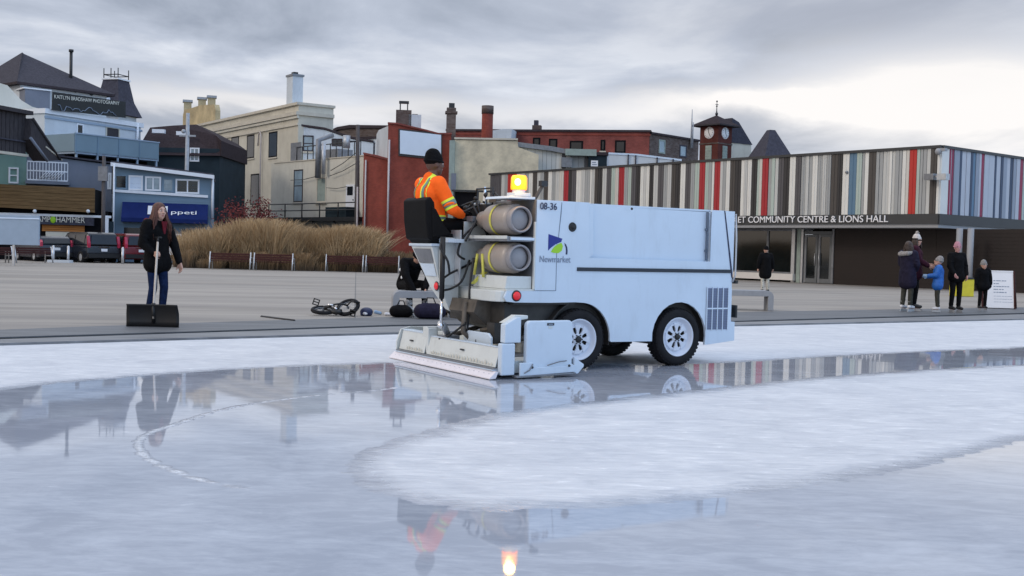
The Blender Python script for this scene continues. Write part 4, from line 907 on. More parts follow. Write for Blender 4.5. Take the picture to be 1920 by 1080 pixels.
def long_red():
    A=Facade((838,243),(1218,245),13.1)
    r=A.root('long_red_brick_block','long maroon brick block with row of small dark windows along the skyline','building')
    mb=MB(); mb.box((0,0,-.04),(A.len,10,12.95),'brick_maroon'); mb.build('wall',r)
    mb=MB(); mb.box((-.1,-.15,12.95),(A.len+.15,10,13.15),'roof_edge'); mb.box((-.1,-.06,12.6),(A.len+.1,-.003,12.75),'brick_red'); mb.build('coping',r)
    for xl,xr,yt,yb in ((999,1013,258,278),(1029,1045,260,282),(1068,1093,264,290),(1126,1135,262,283),(1153,1173,263,287)):
        window(r,A.rectv(xl,xr,yt,yb),'void_dark','glass_dark',.16,.03,0,0,'trim_cream')
    t,z=A.q(1003,240,.0); mb=MB(); mb.box((t-.45,1,13.1),(t+.4,1.8,13.7),'brick_dark'); mb.box((t-.3,1.1,13.7),(t+.1,1.6,14.2),'slate'); mb.build('chimney',r)
    t0,t1,z0,z1=A.rectv(925,965,246,266,.5); mb=MB(); mb.prism([(t0,z0),(t1,z0),(t1+.1,z1),(t1-.8,z1),(t0,z1-.2)],'y',-2.5,-.003,'plaster_whitewash'); mb.build('roof_hatch',r)
    x,y,z=AT(913,262,100); c=empty('brick_chimney',(x,100,0),.25,'tall round shouldered red brick chimney on the skyline','chimney'); zt=AT(913,199,100)[2]
    mb=MB(); mb.tube([(0,0,6),(0,0,zt-2.0),(0,0,zt-1.9),(0,0,zt)],[.62,.50,.5,.5],'brick_red',20); mb.build('shaft',c); mb=MB(); mb.tube([(0,0,zt-.7),(0,0,zt+.02)],[.54,.54],'brick_dark',20); mb.build('band',c)
    B=Facade((1218,247),(1310,262),13.0); b=B.root('dark_brick_end_block','dark mottled brick end block with two windows left of the clock tower','building')
    mb=MB(); mb.box((.05,0,-.04),(B.len,6,12.8),'brick_dark'); mb.build('wall',b); mb=MB(); mb.box((0.2,-.15,12.8),(B.len+.1,6,13.0),'roof_edge'); mb.build('coping',b)
    window(b,B.rectv(1235,1247,262,288),'slate_green','glass_sky',.14,.04); window(b,B.rectv(1274,1287,272,295),'slate','glass_sky',.14,.04)
    x,y,z=AT(1298,205,113); m_=empty('radio_mast',(x,113,0),0,'thin grey radio mast beside the clock tower','mast'); mb=MB(); mb.tube([(0,0,12),(0,0,14.5),(0,0,z)],[.12,.07,.03],'pole_grey',6); mb.tube([(.15,0,12),(.15,0,14.6)],.05,'pole_grey',5); mb.build('rod',m_)
long_red()
def clock_tower():
    Y=125; x,y,ze=AT(1343,236,Y); zc=AT(1343,251,Y)[2]; za=AT(1343,216,Y)[2]; zf=AT(1343,190,Y)[2]
    r=empty('clock_tower',(x,Y,0),math.radians(43),'red brick clock tower with pyramid roof and two white clock faces','tower')
    w=1.25; mb=MB(); mb.box((-w,-w,-.04),(w,w,ze),'brick_tower'); mb.box((-w-.06,-w-.06,zc-1.25),(w+.06,w+.06,zc-1.1),'brick_dark'); mb.build('wall',r)
    e=1.95; mb=MB(); mb.add([(-e,-e,ze),(e,-e,ze),(e,e,ze),(-e,e,ze),(0,0,za)],[(0,1,4),(1,2,4),(2,3,4),(3,0,4),(3,2,1,0)],'shingle_brown'); mb.box((-e,-e,ze-.14),(e,e,ze-.004),'timber_dark'); ro=mb.build('roof',r)
    mb=MB(); mb.tube([(0,0,za-.1),(0,0,za+.5),(0,0,zf)],[.14,.06,.03],'iron_black',6); mb.ball((0,0,za+.15),.17,'iron_black'); mb.ball((0,0,za+1.0),.1,'iron_black'); mb.tube([(-.25,0,zf-.35),(.25,0,zf-.35)],.04,'iron_black',4); mb.ball((0,0,zf),.1,'iron_black'); mb.build('weather_vane',ro)
    for k in range(2):
        T=Matrix.Rotation(-PI/2*k,4,'Z')
        mb=MB(); mb.lathe([(0,-w-.06),(.62,-w-.06),(.66,-w-.02),(.66,-w)],'sign_white',(0,0,zc),'y',24,T)
        f=mb.build('clock_face',r); mb=MB()
        for h_ in range(12):
            a=h_*PI/6; mb.box((-.02,-w-.072,.46),(.02,-w-.062,.56),'iron_black',T@Matrix.Translation((0,0,zc))@Matrix.Rotation(a,4,'Y'))
        mb.build('hour_marks',f)
        mb=MB(); mb.box((-.03,-w-.08,-.05),(.03,-w-.07,.42),'iron_black',T@Matrix.Translation((0,0,zc))@Matrix.Rotation(math.radians(150),4,'Y')); mb.box((-.03,-w-.09,-.05),(.03,-w-.08,.5),'iron_black',T@Matrix.Translation((0,0,zc))@Matrix.Rotation(math.radians(-10),4,'Y')); mb.build('clock_hand',f)
        mb=MB(); mb.box((-.42,-w-.05,zc-3.0),(.42,-w-.002,zc-1.4),'slate_green',T); 
        for q in range(5): mb.box((-.4,-w-.08,zc-2.9+q*.3),(.4,-w-.052,zc-2.75+q*.3),'slate_green',T)
        mb.build('louvre',r)
    Y=130; x,y,zb=AT(1392,292,Y); zt=AT(1390,262,Y)[2]; r=empty('green_turret',(x,Y,0),.6,'pale grey green pyramid turret with thin finial','tower'); mb=MB(); e=1.7
    mb.add([(-e,-e,zb-1.5),(e,-e,zb-1.5),(e,e,zb-1.5),(-e,e,zb-1.5),(0,0,zt)],[(0,1,4),(1,2,4),(2,3,4),(3,0,4)],'slate_green'); mb.build('roof',r); mb=MB(); mb.box((-1.3,-1.3,-.04),(1.3,1.3,zb-1.5),'plaster_cream'); mb.build('wall',r); mb=MB(); mb.tube([(0,0,zt-.2),(0,0,zt+1.2)],[.08,.02],'pole_grey',5); mb.build('finial',r)
    x,y,zb=AT(1373,272,Y); r=empty('cream_dormer_house',(x-.3,Y-1,0),.6,'cream gable with steep slate slope tucked behind the clock tower','house'); mb=MB(); mb.box((-1.2,-1.2,-.04),(2.0,1.2,zb),'plaster_cream'); mb.build('wall',r); mb=MB(); mb.prism([(-1.3,zb),(2.1,zb),(-.2,zb+2.4),(-1.3,zb+2.8)],'y',-1.3,1.3,'slate'); mb.build('roof',r)
    Y=120; x,y,zb=AT(1444,292,Y); zt=AT(1442,244,Y)[2]; r=empty('slate_turret',(x,Y,0),.35,'dark slate truncated pyramid roof above the striped hall','tower'); mb=MB(); a,b_=1.75,.32
    mb.add([(-a,-a,zb-.3),(a,-a,zb-.3),(a,a,zb-.3),(-a,a,zb-.3),(-b_,-b_,zt),(b_,-b_,zt),(b_,b_,zt),(-b_,b_,zt)],[(0,1,5,4),(1,2,6,5),(2,3,7,6),(3,0,4,7),(4,5,6,7)],'slate'); mb.build('roof',r); mb=MB(); mb.box((-1.5,-1.5,-.04),(1.5,1.5,zb-.3),'plaster_whitewash'); mb.build('wall',r)
clock_tower()
def poles():
    x,y,z=AT(671,234,80); r=empty('utility_pole',(x,80,0),0,'dark wooden utility pole with transformer in front of red brick annex','pole'); mb=MB(); mb.tube([(.1,0,0),(0,0,z)],[.2,.13],'pole_wood',10); mb.build('mast',r)
    mb=MB(); mb.tube([(-.75,-.2,z-1.7),(-.75,-.2,z-.8)],.25,'pale_steel',10); mb.tube([(-.75,-.2,z-1.2),(0,0,z-1.2)],.05,'iron_black',5); mb.build('transformer',r); mb=MB(); mb.tube([(.15,-.25,0),(.1,-.25,5.5)],.07,'downpipe',6); mb.build('conduit',r)
    x,y,z=AT(351,212,76); r=empty('grey_utility_pole',(x,76,0),0,'slim grey utility pole with small crossbar above the blue shop','pole'); mb=MB(); mb.tube([(0,0,0),(0.05,0,z)],[.16,.12],'pole_grey',10); mb.build('mast',r); mb=MB(); mb.box((-.5,-.1,z-1.6),(.6,.05,z-1.48),'pole_grey'); mb.ball((-.2,-.1,z-1.25),.15,'pole_grey'); mb.build('crossbar',r)
    x,y,z=AT(195,292,62); r=empty('dark_service_pole',(x,62,0),0,'dark service pole with meter boxes at the corner of the blue shop','pole'); mb=MB(); mb.tube([(0,0,0),(0,0,z)],[.12,.10],'pole_wood',8); mb.build('mast',r); mb=MB(); mb.box((-.25,-.2,z-1.4),(.25,.0,z-.6),'grey_steel'); mb.build('meter_box',r)
    x,y,z=AT(213,292,70)
poles()
# ------------------------------------------------------------------ ice resurfacer (local: x forward, y to its left, z up)
MO=(0.7934,12.1667); MR=math.atan2(.5333,.8459)
RS=empty('ice_resurfacer',(MO[0],MO[1],0),MR,'white ice resurfacing machine with amber beacon driving across the wet ice','ice resurfacer')
WD=1.42
def arc(cx,cz,r,a0,a1,n=14): return [(cx+r*math.cos(math.radians(a0+(a1-a0)*k/n)),cz+r*math.sin(math.radians(a0+(a1-a0)*k/n))) for k in range(n+1)]
def machine_body():
    TOP=1.835
    side=[(-1.0,.865),(-1.03,.80),(-1.0,.755),(-.9,.745),(-.45,.74),(-.12,.745)]+arc(-.04,.335,.405,90,-3)[1:]+[(.385,.30),(.965,.295)]+arc(1.37,.335,.405,186,-14)+[(1.80,.235),(2.235,.275),(2.235,.50),(2.17,.505),(2.17,1.0),(2.175,TOP-.015),(1.82,TOP-.013),(1.80,1.215),(.06,1.23),(.035,TOP-.001),(-.65,TOP),(-.65,.865)]
    mb=MB(); mb.prism(side,'y',0,.028,'machine_white'); mb.prism(side,'y',WD-.028,WD,'machine_white')
    b=mb.build('body',RS,bevel=.006)
    mb=MB(); mb.box((-.645,.082,.90),(2.15,WD-.029,TOP-.03),'machine_white'); mb.box((.42,.029,.32),(.93,WD-.029,.899),'machine_grey_white'); mb.box((1.83,.029,.28),(2.2,WD-.029,.899),'machine_white'); mb.box((2.151,.029,.9),(2.165,WD-.029,TOP-.04),'machine_white')
    mb.box((-.645,.06,TOP-.029),(2.13,WD-.06,TOP-.008),'machine_white'); mb.build('snow_tank',RS)
    # recessed door panel of the side
    mb=MB(); mb.prism([(.06,1.20),(1.83,1.19),(1.83,1.80),(.05,1.81)],'y',.060,.080,'machine_white'); mb.box((1.803,.0285,1.2),(1.83,.085,1.80),'machine_white'); mb.box((.06,.0285,1.185),(1.80,.085,1.212),'machine_white'); mb.prism([(.062,1.23),(.11,1.27),(.095,1.80),(.04,TOP-.02)],'y',.008,.0285,'machine_white'); mb.build('side_panel',RS,bevel=.004)
    mb=MB(); mb.box((1.782,.02,1.23),(1.787,.059,1.80),'seam_dark'); mb.box((1.80,-.006,1.22),(1.806,0,1.80),'seam_dark'); mb.box((1.765,.03,1.33),(1.78,.059,1.355),'seam_dark'); mb.box((1.765,.03,1.58),(1.78,.059,1.605),'seam_dark')
    mb.box((-.385,-.003,.87),(-.380,.0,1.42),'seam_dark'); mb.box((-.648,-.003,.868),(-.385,.0,.874),'seam_dark'); mb.prism([(-.37,1.42),(-.365,1.42),(-.335,1.70),(-.33,1.82),(-.335,1.82),(-.345,1.70)],'y',-.003,0,'seam_dark')
    mb.prism([(2.01,1.82),(2.03,1.82),(2.175,1.03),(2.155,1.03)],'y',-.006,0,'letter_navy'); mb.prism([(2.02,1.82),(2.17,1.82),(2.17,1.06)],'y',-.012,-.007,'machine_white')
    mb.build('seam',RS)
    mb=MB(); mb.box((-.11,-.012,1.085),(2.14,0,1.125),'stripe_black'); mb.build('stripe',RS)
    mb=MB(); mb.lathe([(0,-.022),(.02,-.022),(.022,-.010),(.035,-.008),(.045,-.014),(.052,0)],'black_plastic',(-.185,0,1.56),'y',20); mb.build('filler_cap',RS)
    # radiator vents
    mb=MB(); mb.box((1.775,-.006,.415),(2.11,0,.905),'vent_blue')
    for k in range(5): x=1.775+.335*k/4; mb.box((x-.006,-.014,.405),(x+.006,-.0065,.915),'machine_white')
    mb.box((1.765,-.016,.655),(2.12,-.0145,.672),'machine_white')
    for k in range(24): z=.425+.48*k/24; mb.box((1.78,-.010,z),(2.105,-.0065,z+.006),'seam_dark')
    mb.build('vent_grille',RS)
    # front grab handle and hose along the nose
    mb=MB(); mb.tube([(2.19,-.01,1.79),(2.2,-.02,1.5),(2.2,-.02,1.06),(2.17,-.01,.98)],.012,'pale_steel',6); mb.box((2.2,-.03,.96),(2.24,.03,1.0),'black_plastic'); mb.build('grab_rail',RS)
    mb=MB(); mb.box((2.236,-.01,.55),(2.262,.12,.70),'black_plastic'); mb.build('bumper_pad',RS)
    for x,m in ((.62,'iron_black'),(2.03,'iron_black'),(2.09,'iron_black')):
        mb=MB(); mb.lathe([(0,-.01),(.012,-.01),(.016,0)],m,(x,0,1.79),'y',8); mb.build('bolt',RS)
    # lettering and emblem
    P=Matrix.Rotation(PI/2,4,'X')
    text_mesh('lettering','08-36',.105,'letter_navy',RS,Matrix.Translation((-.615,-.010,1.735))@P,.002,width=.215,bold=.0)
    text_mesh('lettering','Newmarket',.10,'letter_grey',RS,Matrix.Translation((-.60,-.004,1.175))@P,.002,width=.40,bold=0)
    mb=MB(); mb.prism([(-.495,1.30),(-.495,1.475),(-.315,1.43),(-.33,1.395),(-.40,1.37),(-.46,1.33)],'y',-.004,0,'logo_blue'); mb.prism([(-.46,1.285)]+[(-.46+.02*k,1.285+.10*math.sin(PI*k/14)**.8+.0) for k in range(1,4)]+[(-.36,1.375),(-.325,1.385),(-.305,1.35),(-.32,1.30),(-.36,1.275),(-.42,1.275)],'y',-.004,0,'logo_green'); mb.build('emblem',RS)
    mb=MB(); pts=[(-.285,1.385),(-.265,1.37),(-.248,1.34),(-.242,1.30),(-.245,1.262),(-.265,1.262),(-.262,1.30),(-.266,1.335),(-.278,1.36)]; mb.prism(pts,'y',-.004,0,'letter_navy'); mb.build('emblem',RS)
    # underside
    mb=MB(); mb.box((-.95,.12,.50),(2.1,WD-.12,.735),'machine_dark'); mb.box((-.4,.35,.28),(2.0,WD-.35,.5),'machine_dark'); mb.box((-.04,.22,.28),(.04,WD-.22,.40),'machine_dark'); mb.box((1.33,.22,.28),(1.41,WD-.22,.40),'machine_dark')
    mb.box((-.9,.029,.72),(-.1,.119,.742),'machine_dark'); mb.box((-.1,.2,.70),(.42,WD-.2,.89),'machine_dark'); mb.box((.94,.2,.70),(1.82,WD-.2,.89),'machine_dark'); mb.build('chassis',RS)
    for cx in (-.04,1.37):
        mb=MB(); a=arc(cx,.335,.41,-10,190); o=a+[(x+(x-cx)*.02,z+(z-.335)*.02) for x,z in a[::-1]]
        mb.prism(o,'y',.029,.34,'machine_dark'); mb.prism(o,'y',WD-.34,WD-.029,'machine_dark'); mb.build('wheel_arch',RS)
machine_body()
def wheel(cx,y,side):
    R=.335; s=side; mb=MB(); T=Matrix.Translation((cx,y,R))
    hw=.105
    prof=[(.215,-hw*.75),(.24,-hw*.98),(.29,-hw),(.318,-hw*.86),(.330,-hw*.62),(R,-hw*.3),(R,hw*.3),(.330,hw*.62),(.318,hw*.86),(.29,hw),(.24,hw*.98),(.215,hw*.75)]
    mb.lathe(prof,'rubber',(0,0,0),'y',48,T)
    for k in range(44):
        a=2*PI*k/44
        for q,off in ((-.07,0),(-.025,.07),(.025,0),(.07,.07)):
            Tk=T@Matrix.Rotation(a+off,4,'Y')
            mb.box((R-.012,q-.020,-.014),(R+.004 if abs(q)<.05 else R-.003,q+.020,.014),'rubber',Tk)
    w=mb.build('wheel',RS); w.rotation_euler=(0,0,0)
    f=-1*s
    mb=MB(); 
    prof=[(.232,-.082),(.226,-.094),(.214,-.09),(.205,-.07),(.185,-.045),(.172,-.03),(.160,-.045),(.150,-.052)]
    mb.lathe([(r,h*s) for r,h in prof],'rim_white',(0,0,0),'y',48,T); mb.lathe([(r,h*s) for r,h in ((.235,-.08),(.235,.08))],'rim_white',(0,0,0),'y',40,T)
    # spokes: 8 wedges between triangular holes
    n=8
    for k in range(n):
        Tk=T@Matrix.Rotation(2*PI*k/n,4,'Y')
        mb.prism([(.058,-.012),(.058,.012),(.10,.018),(.158,.046),(.160,.0),(.158,-.046),(.10,-.018)],'y',min(-.058*s,-.040*s),max(-.058*s,-.040*s),'rim_white',Tk)
    mb.lathe([(.150,-.052*s),(.138,-.054*s),(.132,-.045*s)],'rim_white',(0,0,0),'y',40,T)
    mb.lathe([(.062,-.040*s),(.062,-.062*s),(.038,-.068*s),(.036,-.062*s)],'rim_white',(0,0,0),'y',24,T)
    mb.build('rim',w)
    mb=MB(); mb.lathe([(.0,-.012*s),(.20,-.012*s)],'machine_dark',(0,0,0),'y',30,T); mb.lathe([(.036,-.03*s),(.036,-.082*s),(.028,-.09*s),(0,-.09*s)],'black_plastic',(0,0,0),'y',20,T)
    for k in range(6): a=2*PI*k/6; mb.lathe([(.007,-.06*s),(.007,-.078*s),(0,-.078*s)],'black_plastic',(.05*math.cos(a),0,.05*math.sin(a)),'y',6,T)
    mb.build('hub',w)
for cx in (-.04,1.37):
    wheel(cx,.105,1); wheel(cx,WD-.105,-1)
def gas_tank(z,y0=.02,lean=0):
    cx=-.83; r=.168
    mb=MB(); prof=[(0,y0+.035),(.10,y0+.035),(.128,y0+.04)]
    mb.lathe([(.135,y0+.075),(.158,y0+.09),(r,y0+.125),(r,y0+.50),(.162,y0+.55),(.14,y0+.60),(.10,y0+.635),(.0,y0+.65)],'tank_tan',(cx,0,z),'y',40)
    t=mb.build('gas_cylinder',RS)
    mb=MB(); mb.lathe([(.118,y0+.03),(.120,y0+.0),(.132,y0-.006),(.140,y0+.004),(.142,y0+.09),(.134,y0+.10)],'tank_ring',(cx,0,z),'y',36); mb.lathe([(.0,y0+.035),(.09,y0+.038),(.122,y0+.06)],'tank_ring',(cx,0,z),'y',30); mb.build('foot_ring',t)
    mb=MB(); mb.lathe([(.095,y0+.60),(.10,y0+.66),(.098,y0+.78),(.090,y0+.785),(.092,y0+.66)],'tank_tan',(cx,0,z),'y',24); mb.build('collar',t)
    mb=MB(); mb.tube([(cx,y0+.64,z),(cx,y0+.74,z)],.028,'chrome',10); mb.tube([(cx-.05,y0+.72,z),(cx+.05,y0+.72,z)],.016,'chrome',8); mb.ball((cx-.05,y0+.72,z+.03),.026,'chrome'); mb.build('valve',t)
    mb=MB()
    for yy in (.36,):
        pts=[(cx+(r+.006)*math.cos(a),y0+yy,z+(r+.006)*math.sin(a)) for a in [2*PI*k/28 for k in range(29)]]
        for k in range(28):
            a,b=Vector(pts[k]),Vector(pts[k+1]); mb.add([a+Vector((0,-.02,0)),a+Vector((0,.02,0)),b+Vector((0,.02,0)),b+Vector((0,-.02,0))],[(0,1,2,3)],'strap_yellow')
    if lean: mb.prism([(cx-.1,z-.165),(cx-.03,z-.165),(cx-.20,z-.30),(cx-.25,z-.30)],'y',y0+.60,y0+.612,'strap_yellow'); mb.tube([(cx-.16,y0+.62,z+.03),(cx-.19,y0+.63,z-.2)],.016,'strap_yellow',6); mb.tube([(cx-.17,y0+.5,z+.03),(cx-.18,y0+.45,z-.22)],.016,'strap_yellow',6)
    mb.build('strap',t)
gas_tank(1.62); gas_tank(1.215,lean=1)
def rear_end():
    # bay around the cylinders
    mb=MB(); mb.box((-1.0,.01,.865),(-.651,WD-.01,.885),'machine_grey_white'); mb.box((-.665,.0,.886),(-.652,.95,1.835),'grey_steel')
    mb.prism([(-1.0,.887),(-.67,.887),(-.67,1.02),(-.98,1.02)],'y',.04,.70,'machine_grey_white')
    mb.box((-.99,.03,1.385),(-.67,.85,1.44),'grey_steel'); mb.box((-1.0,.03,1.41),(-.99,.85,1.445),'machine_grey_white')
    mb.box((-.96,.0,1.40),(-.67,.028,1.43),'machine_white')
    mb.box((-.67,-.004,.88),(-.652,.03,1.6),'machine_grey_white')
    mb.build('cylinder_rack',RS,bevel=.004)
    mb=MB(); mb.prism([(-1.0,1.835),(-.66,1.835),(-.66,1.862),(-.98,1.862)],'y',.02,.50,'machine_white'); mb.build('top_plate',RS,bevel=.005)
    mb=MB(); mb.box((-.992,.28,1.80),(-.985,.42,1.832),'rust_dark'); mb.build('rear_plate_label',RS)
    # rear skirt with rounded corner
    mb=MB(); o=[(-1.0,0.029),(-1.045,.05),(-1.08,.10),(-1.10,.18),(-1.10,.62),(-1.075,.66),(-1.03,.66),(-1.0,.60)]
    mb.prism(o,'z',.75,.868,'machine_grey_white'); mb.box((-1.0,.6,.70),(-.97,WD,.868),'machine_grey_white'); mb.build('rear_skirt',RS,bevel=.01)
    # tail lamps
    T=Matrix.Translation((-.88,0,.815))
    mb=MB(); mb.lathe([(.0,-.006),(.058,-.006),(.060,.0)],'black_plastic',(0,0,0),'y',24,T); tl=mb.build('tail_lamp',RS)
    mb=MB(); mb.lathe([(0,-.028),(.025,-.026),(.042,-.017),(.045,-.006)],'red_lens',(0,0,0),'y',24,T); mb.build('lens',tl)
    # rear panel behind and grey inner panels between seat box and rack
    mb=MB(); mb.box((-1.12,.80,.90),(-1.10,1.02,1.50),'pale_steel'); mb.box((-1.0,.93,.886),(-.67,.95,1.60),'machine_grey_white'); mb.prism([(-1.30,1.36),(-1.10,1.36),(-1.10,1.40),(-1.30,1.40)],'y',.75,.96,'machine_white'); mb.prism([(-1.30,.885),(-.66,.885),(-.66,1.415),(-1.30,1.415)],'y',.92,.94,'machine_grey_white')
    mb.build('foot_well',RS,bevel=.004)
    # dark greasy hood under the rear deck
    mb=MB(); mb.prism([(-1.12,.75),(-.7,.75),(-.6,.5),(-.75,.42),(-1.0,.48),(-1.16,.62)],'y',.40,.98,'rust_dark'); mb.tube([(-1.05,.45,.42),(-.5,.2,.50)],.025,'rust_dark',6); mb.tube([(-1.15,.6,.72),(-1.2,.55,.40),(-1.1,.5,.30)],.03,'rust_dark',6); mb.box((-1.05,.15,.30),(-.9,.3,.52),'machine_dark'); mb.build('auger_hood',RS)
rear_end()
def seat_box():
    # tapered box carrying the seat
    xr,xf=-1.38,-1.04
    mb=MB()
    o=[(1.50,1.315),(.97,1.315),(.93,.78),(1.06,.66),(1.20,.82),(1.40,1.03)]
    vs=[(-1.38,1.47,1.315),(-1.38,.97,1.315),(-1.04,.97,1.315),(-1.04,1.47,1.315),(-1.30,1.14,.86),(-1.27,.955,.86),(-1.04,.955,.86),(-1.04,1.25,.86),(-1.17,1.02,.62),(-1.15,.95,.60),(-1.04,.95,.60),(-1.04,1.05,.62)]
    mb.add(vs,[(0,1,2,3),(0,4,5,1),(1,5,6,2),(2,6,7,3),(3,7,4,0),(4,8,9,5),(5,9,10,6),(6,10,11,7),(7,11,8,4),(8,11,10,9)],'machine_grey_white'); s=mb.build('seat_box',RS,bevel=.006)
    mb=MB(); mb.box((xr-.02,.945,1.316),(xf+.02,1.49,1.345),'machine_white'); mb.build('seat_shelf',s,bevel=.004)
    def rf(u,v,off=.006):   # point on the sloping rear face
        a=Vector((-1.38,1.47,1.315)).lerp(Vector((-1.30,1.14,.86)),v); b=Vector((-1.38,.97,1.315)).lerp(Vector((-1.27,.955,.86)),v); return a.lerp(b,u)+Vector((-off,0,-.002))
    mb=MB(); mb.add([rf(.08,.06),rf(.92,.06),rf(.92,.40),rf(.08,.40)],[(0,1,2,3)],'grey_steel'); mb.build('access_panel',s)
    mb=MB(); mb.add([rf(.08,.42),rf(.92,.42),rf(.92,.72),rf(.08,.72)],[(0,1,2,3)],'machine_white'); mb.build('access_panel',s)
    T=Matrix.Translation((-1.285,1.015,.875))
    mb=MB(); mb.lathe([(0,-.006),(.052,-.006),(.054,0)],'black_plastic',(0,0,0),'x',24,T); tl=mb.build('tail_lamp',RS); mb=MB(); mb.lathe([(0,-.026),(.028,-.022),(.04,-.014),(.042,-.006)],'red_lens',(0,0,0),'x',24,T); mb.build('lens',tl)
    # seat
    mb=MB(); mb.box((-1.42,.96,1.346),(-.98,1.46,1.46),'black_vinyl'); st=mb.build('seat',RS,bevel=.035)
    mb=MB(); mb.prism([(-1.40,1.37),(-1.32,1.40),(-1.38,1.80),(-1.43,1.86),(-1.49,1.82),(-1.48,1.6),(-1.45,1.40)],'y',.93,1.48,'black_vinyl'); mb.prism([(-1.40,1.40),(-1.16,1.45),(-1.26,1.56),(-1.36,1.72),(-1.42,1.76)],'y',.915,.95,'black_vinyl'); mb.prism([(-1.40,1.40),(-1.13,1.46),(-1.20,1.62),(-1.33,1.78),(-1.42,1.80)],'y',1.46,1.51,'black_vinyl'); mb.build('backrest',st,bevel=.03)
    # steering column, wheel and levers
    mb=MB(); mb.tube([(-.72,1.12,1.35),(-.86,1.12,1.72)],.03,'iron_black',10); sw=mb.build('steering_column',RS)
    T=Matrix.Translation((-.88,1.12,1.76))@Matrix.Rotation(math.radians(-28),4,'Y'); pts=[T@Vector((.17*math.cos(a),.17*math.sin(a),0)) for a in [2*PI*k/28 for k in range(29)]]
    mb=MB(); mb.tube(pts,.014,'black_plastic',8,cap=False)
    for k in range(3): a=2*PI*k/3+.4; mb.tube([T@Vector((0,0,-.02)),T@Vector((.165*math.cos(a),.165*math.sin(a),0))],.009,'black_plastic',6)
    mb.ball(T@Vector((0,0,-.01)),.035,'black_plastic'); mb.build('steering_wheel',RS)
    rnd=random.Random(1)
    for k,(y,zz,xx) in enumerate(((.90,1.86,-.88),(.82,1.90,-.80),(.98,1.92,-.70),(.86,1.80,-.95))):
        mb=MB(); mb.tube([(-.72,y,1.45),(xx,y,zz)],.011,'iron_black',6); mb.ball((xx,y,zz),.024,'black_plastic',8,6); mb.build('lever',RS)
    mb=MB(); mb.box((-.80,.80,1.62),(-.66,1.38,1.80),'iron_black'); mb.box((-.96,.82,1.60),(-.80,.95,1.66),'grey_steel'); mb.prism([(.95,1.80),(1.02,1.80),(.985,2.0)],'x',-.72,-.70,'chrome'); mb.tube([(-.72,.80,1.80),(-.72,.80,1.98),(-.72,1.15,1.98),(-.72,1.15,1.8)],.012,'iron_black',6); mb.tube([(-.72,.83,1.83),(-.74,.72,1.93),(-.72,.62,1.85)],.008,'iron_black',6); mb.build('control_console',RS)
    # hydraulic lift post and hoses
    mb=MB(); mb.tube([(-1.38,.72,1.42),(-1.38,.72,.75)],.028,'black_plastic',10); mb.tube([(-1.38,.72,.75),(-1.38,.72,.42)],.016,'chrome',8); mb.build('lift_cylinder',RS)
    hoses=([(-1.36,.74,1.40),(-1.42,.70,1.30),(-1.35,.66,1.16),(-1.30,.70,1.02)],[(-.85,.83,1.60),(-1.05,.82,1.45),(-1.15,.80,1.25),(-1.06,.80,1.18)],[(-.83,.84,1.2),(-1.0,.9,1.1),(-1.22,.80,1.03),(-1.34,.74,.98)],[(-1.0,.80,1.17),(-1.13,.72,.95),(-1.2,.82,.86),(-1.36,.74,.84)],[(-1.05,.62,1.2),(-1.10,.60,.90),(-1.12,.58,.6),(-1.15,.55,.40)],[(-.9,.80,1.64),(-1.02,.74,1.5),(-1.1,.72,1.38)],[(-1.2,.5,.5),(-1.25,.75,.35),(-1.3,.9,.30)])
    for h in hoses:
        P=[Vector(p) for p in h]; o=[]
        for i in range(len(P)-1):
            p0=P[max(i-1,0)];p1=P[i];p2=P[i+1];p3=P[min(i+2,len(P)-1)]
            for k in range(6):
                t=k/6; o.append(.5*((2*p1)+(-p0+p2)*t+(2*p0-5*p1+4*p2-p3)*t*t+(-p0+3*p1-3*p2+p3)*t**3))
        o.append(P[-1]); mb=MB(); mb.tube(o,.013,'black_plastic',8); mb.build('hose',RS)
    # beacon
    bx,by=-.82,.10
    mb=MB(); mb.box((bx-.10,by-.08,1.863),(bx+.10,by+.08,1.90),'machine_white'); mb.tube([(bx,by,1.90),(bx,by,1.935)],.07,'machine_white',20); be=mb.build('beacon',RS,bevel=.004)
    mb=MB(); mb.lathe([(.085,1.936),(.088,1.96),(.085,2.06),(.070,2.085),(0,2.09)],'amber_glass',(bx,by,0),'z',24); mb.build('lens',be)
    mb=MB(); mb.ball((bx-.06,by-.07,2.01),(.034,.034,.038),'amber_core'); mb.build('bulb',be)
    pl=bpy.data.lights.new('beacon_light','POINT'); pl.energy=5; pl.color=(1,.55,.12); pl.shadow_soft_size=.06; po=bpy.data.objects.new('beacon_light',pl); COL.objects.link(po); po.parent=be; po.location=(bx-.1,by-.16,2.05)
    # dark strut on top of the tank
    mb=MB(); mb.tube([(-.50,.30,1.83),(-.38,.30,2.02)],.022,'rust_dark',8); mb.box((-.42,.27,2.0),(-.34,.33,2.06),'iron_black'); mb.build('tank_strut',RS)
seat_box()
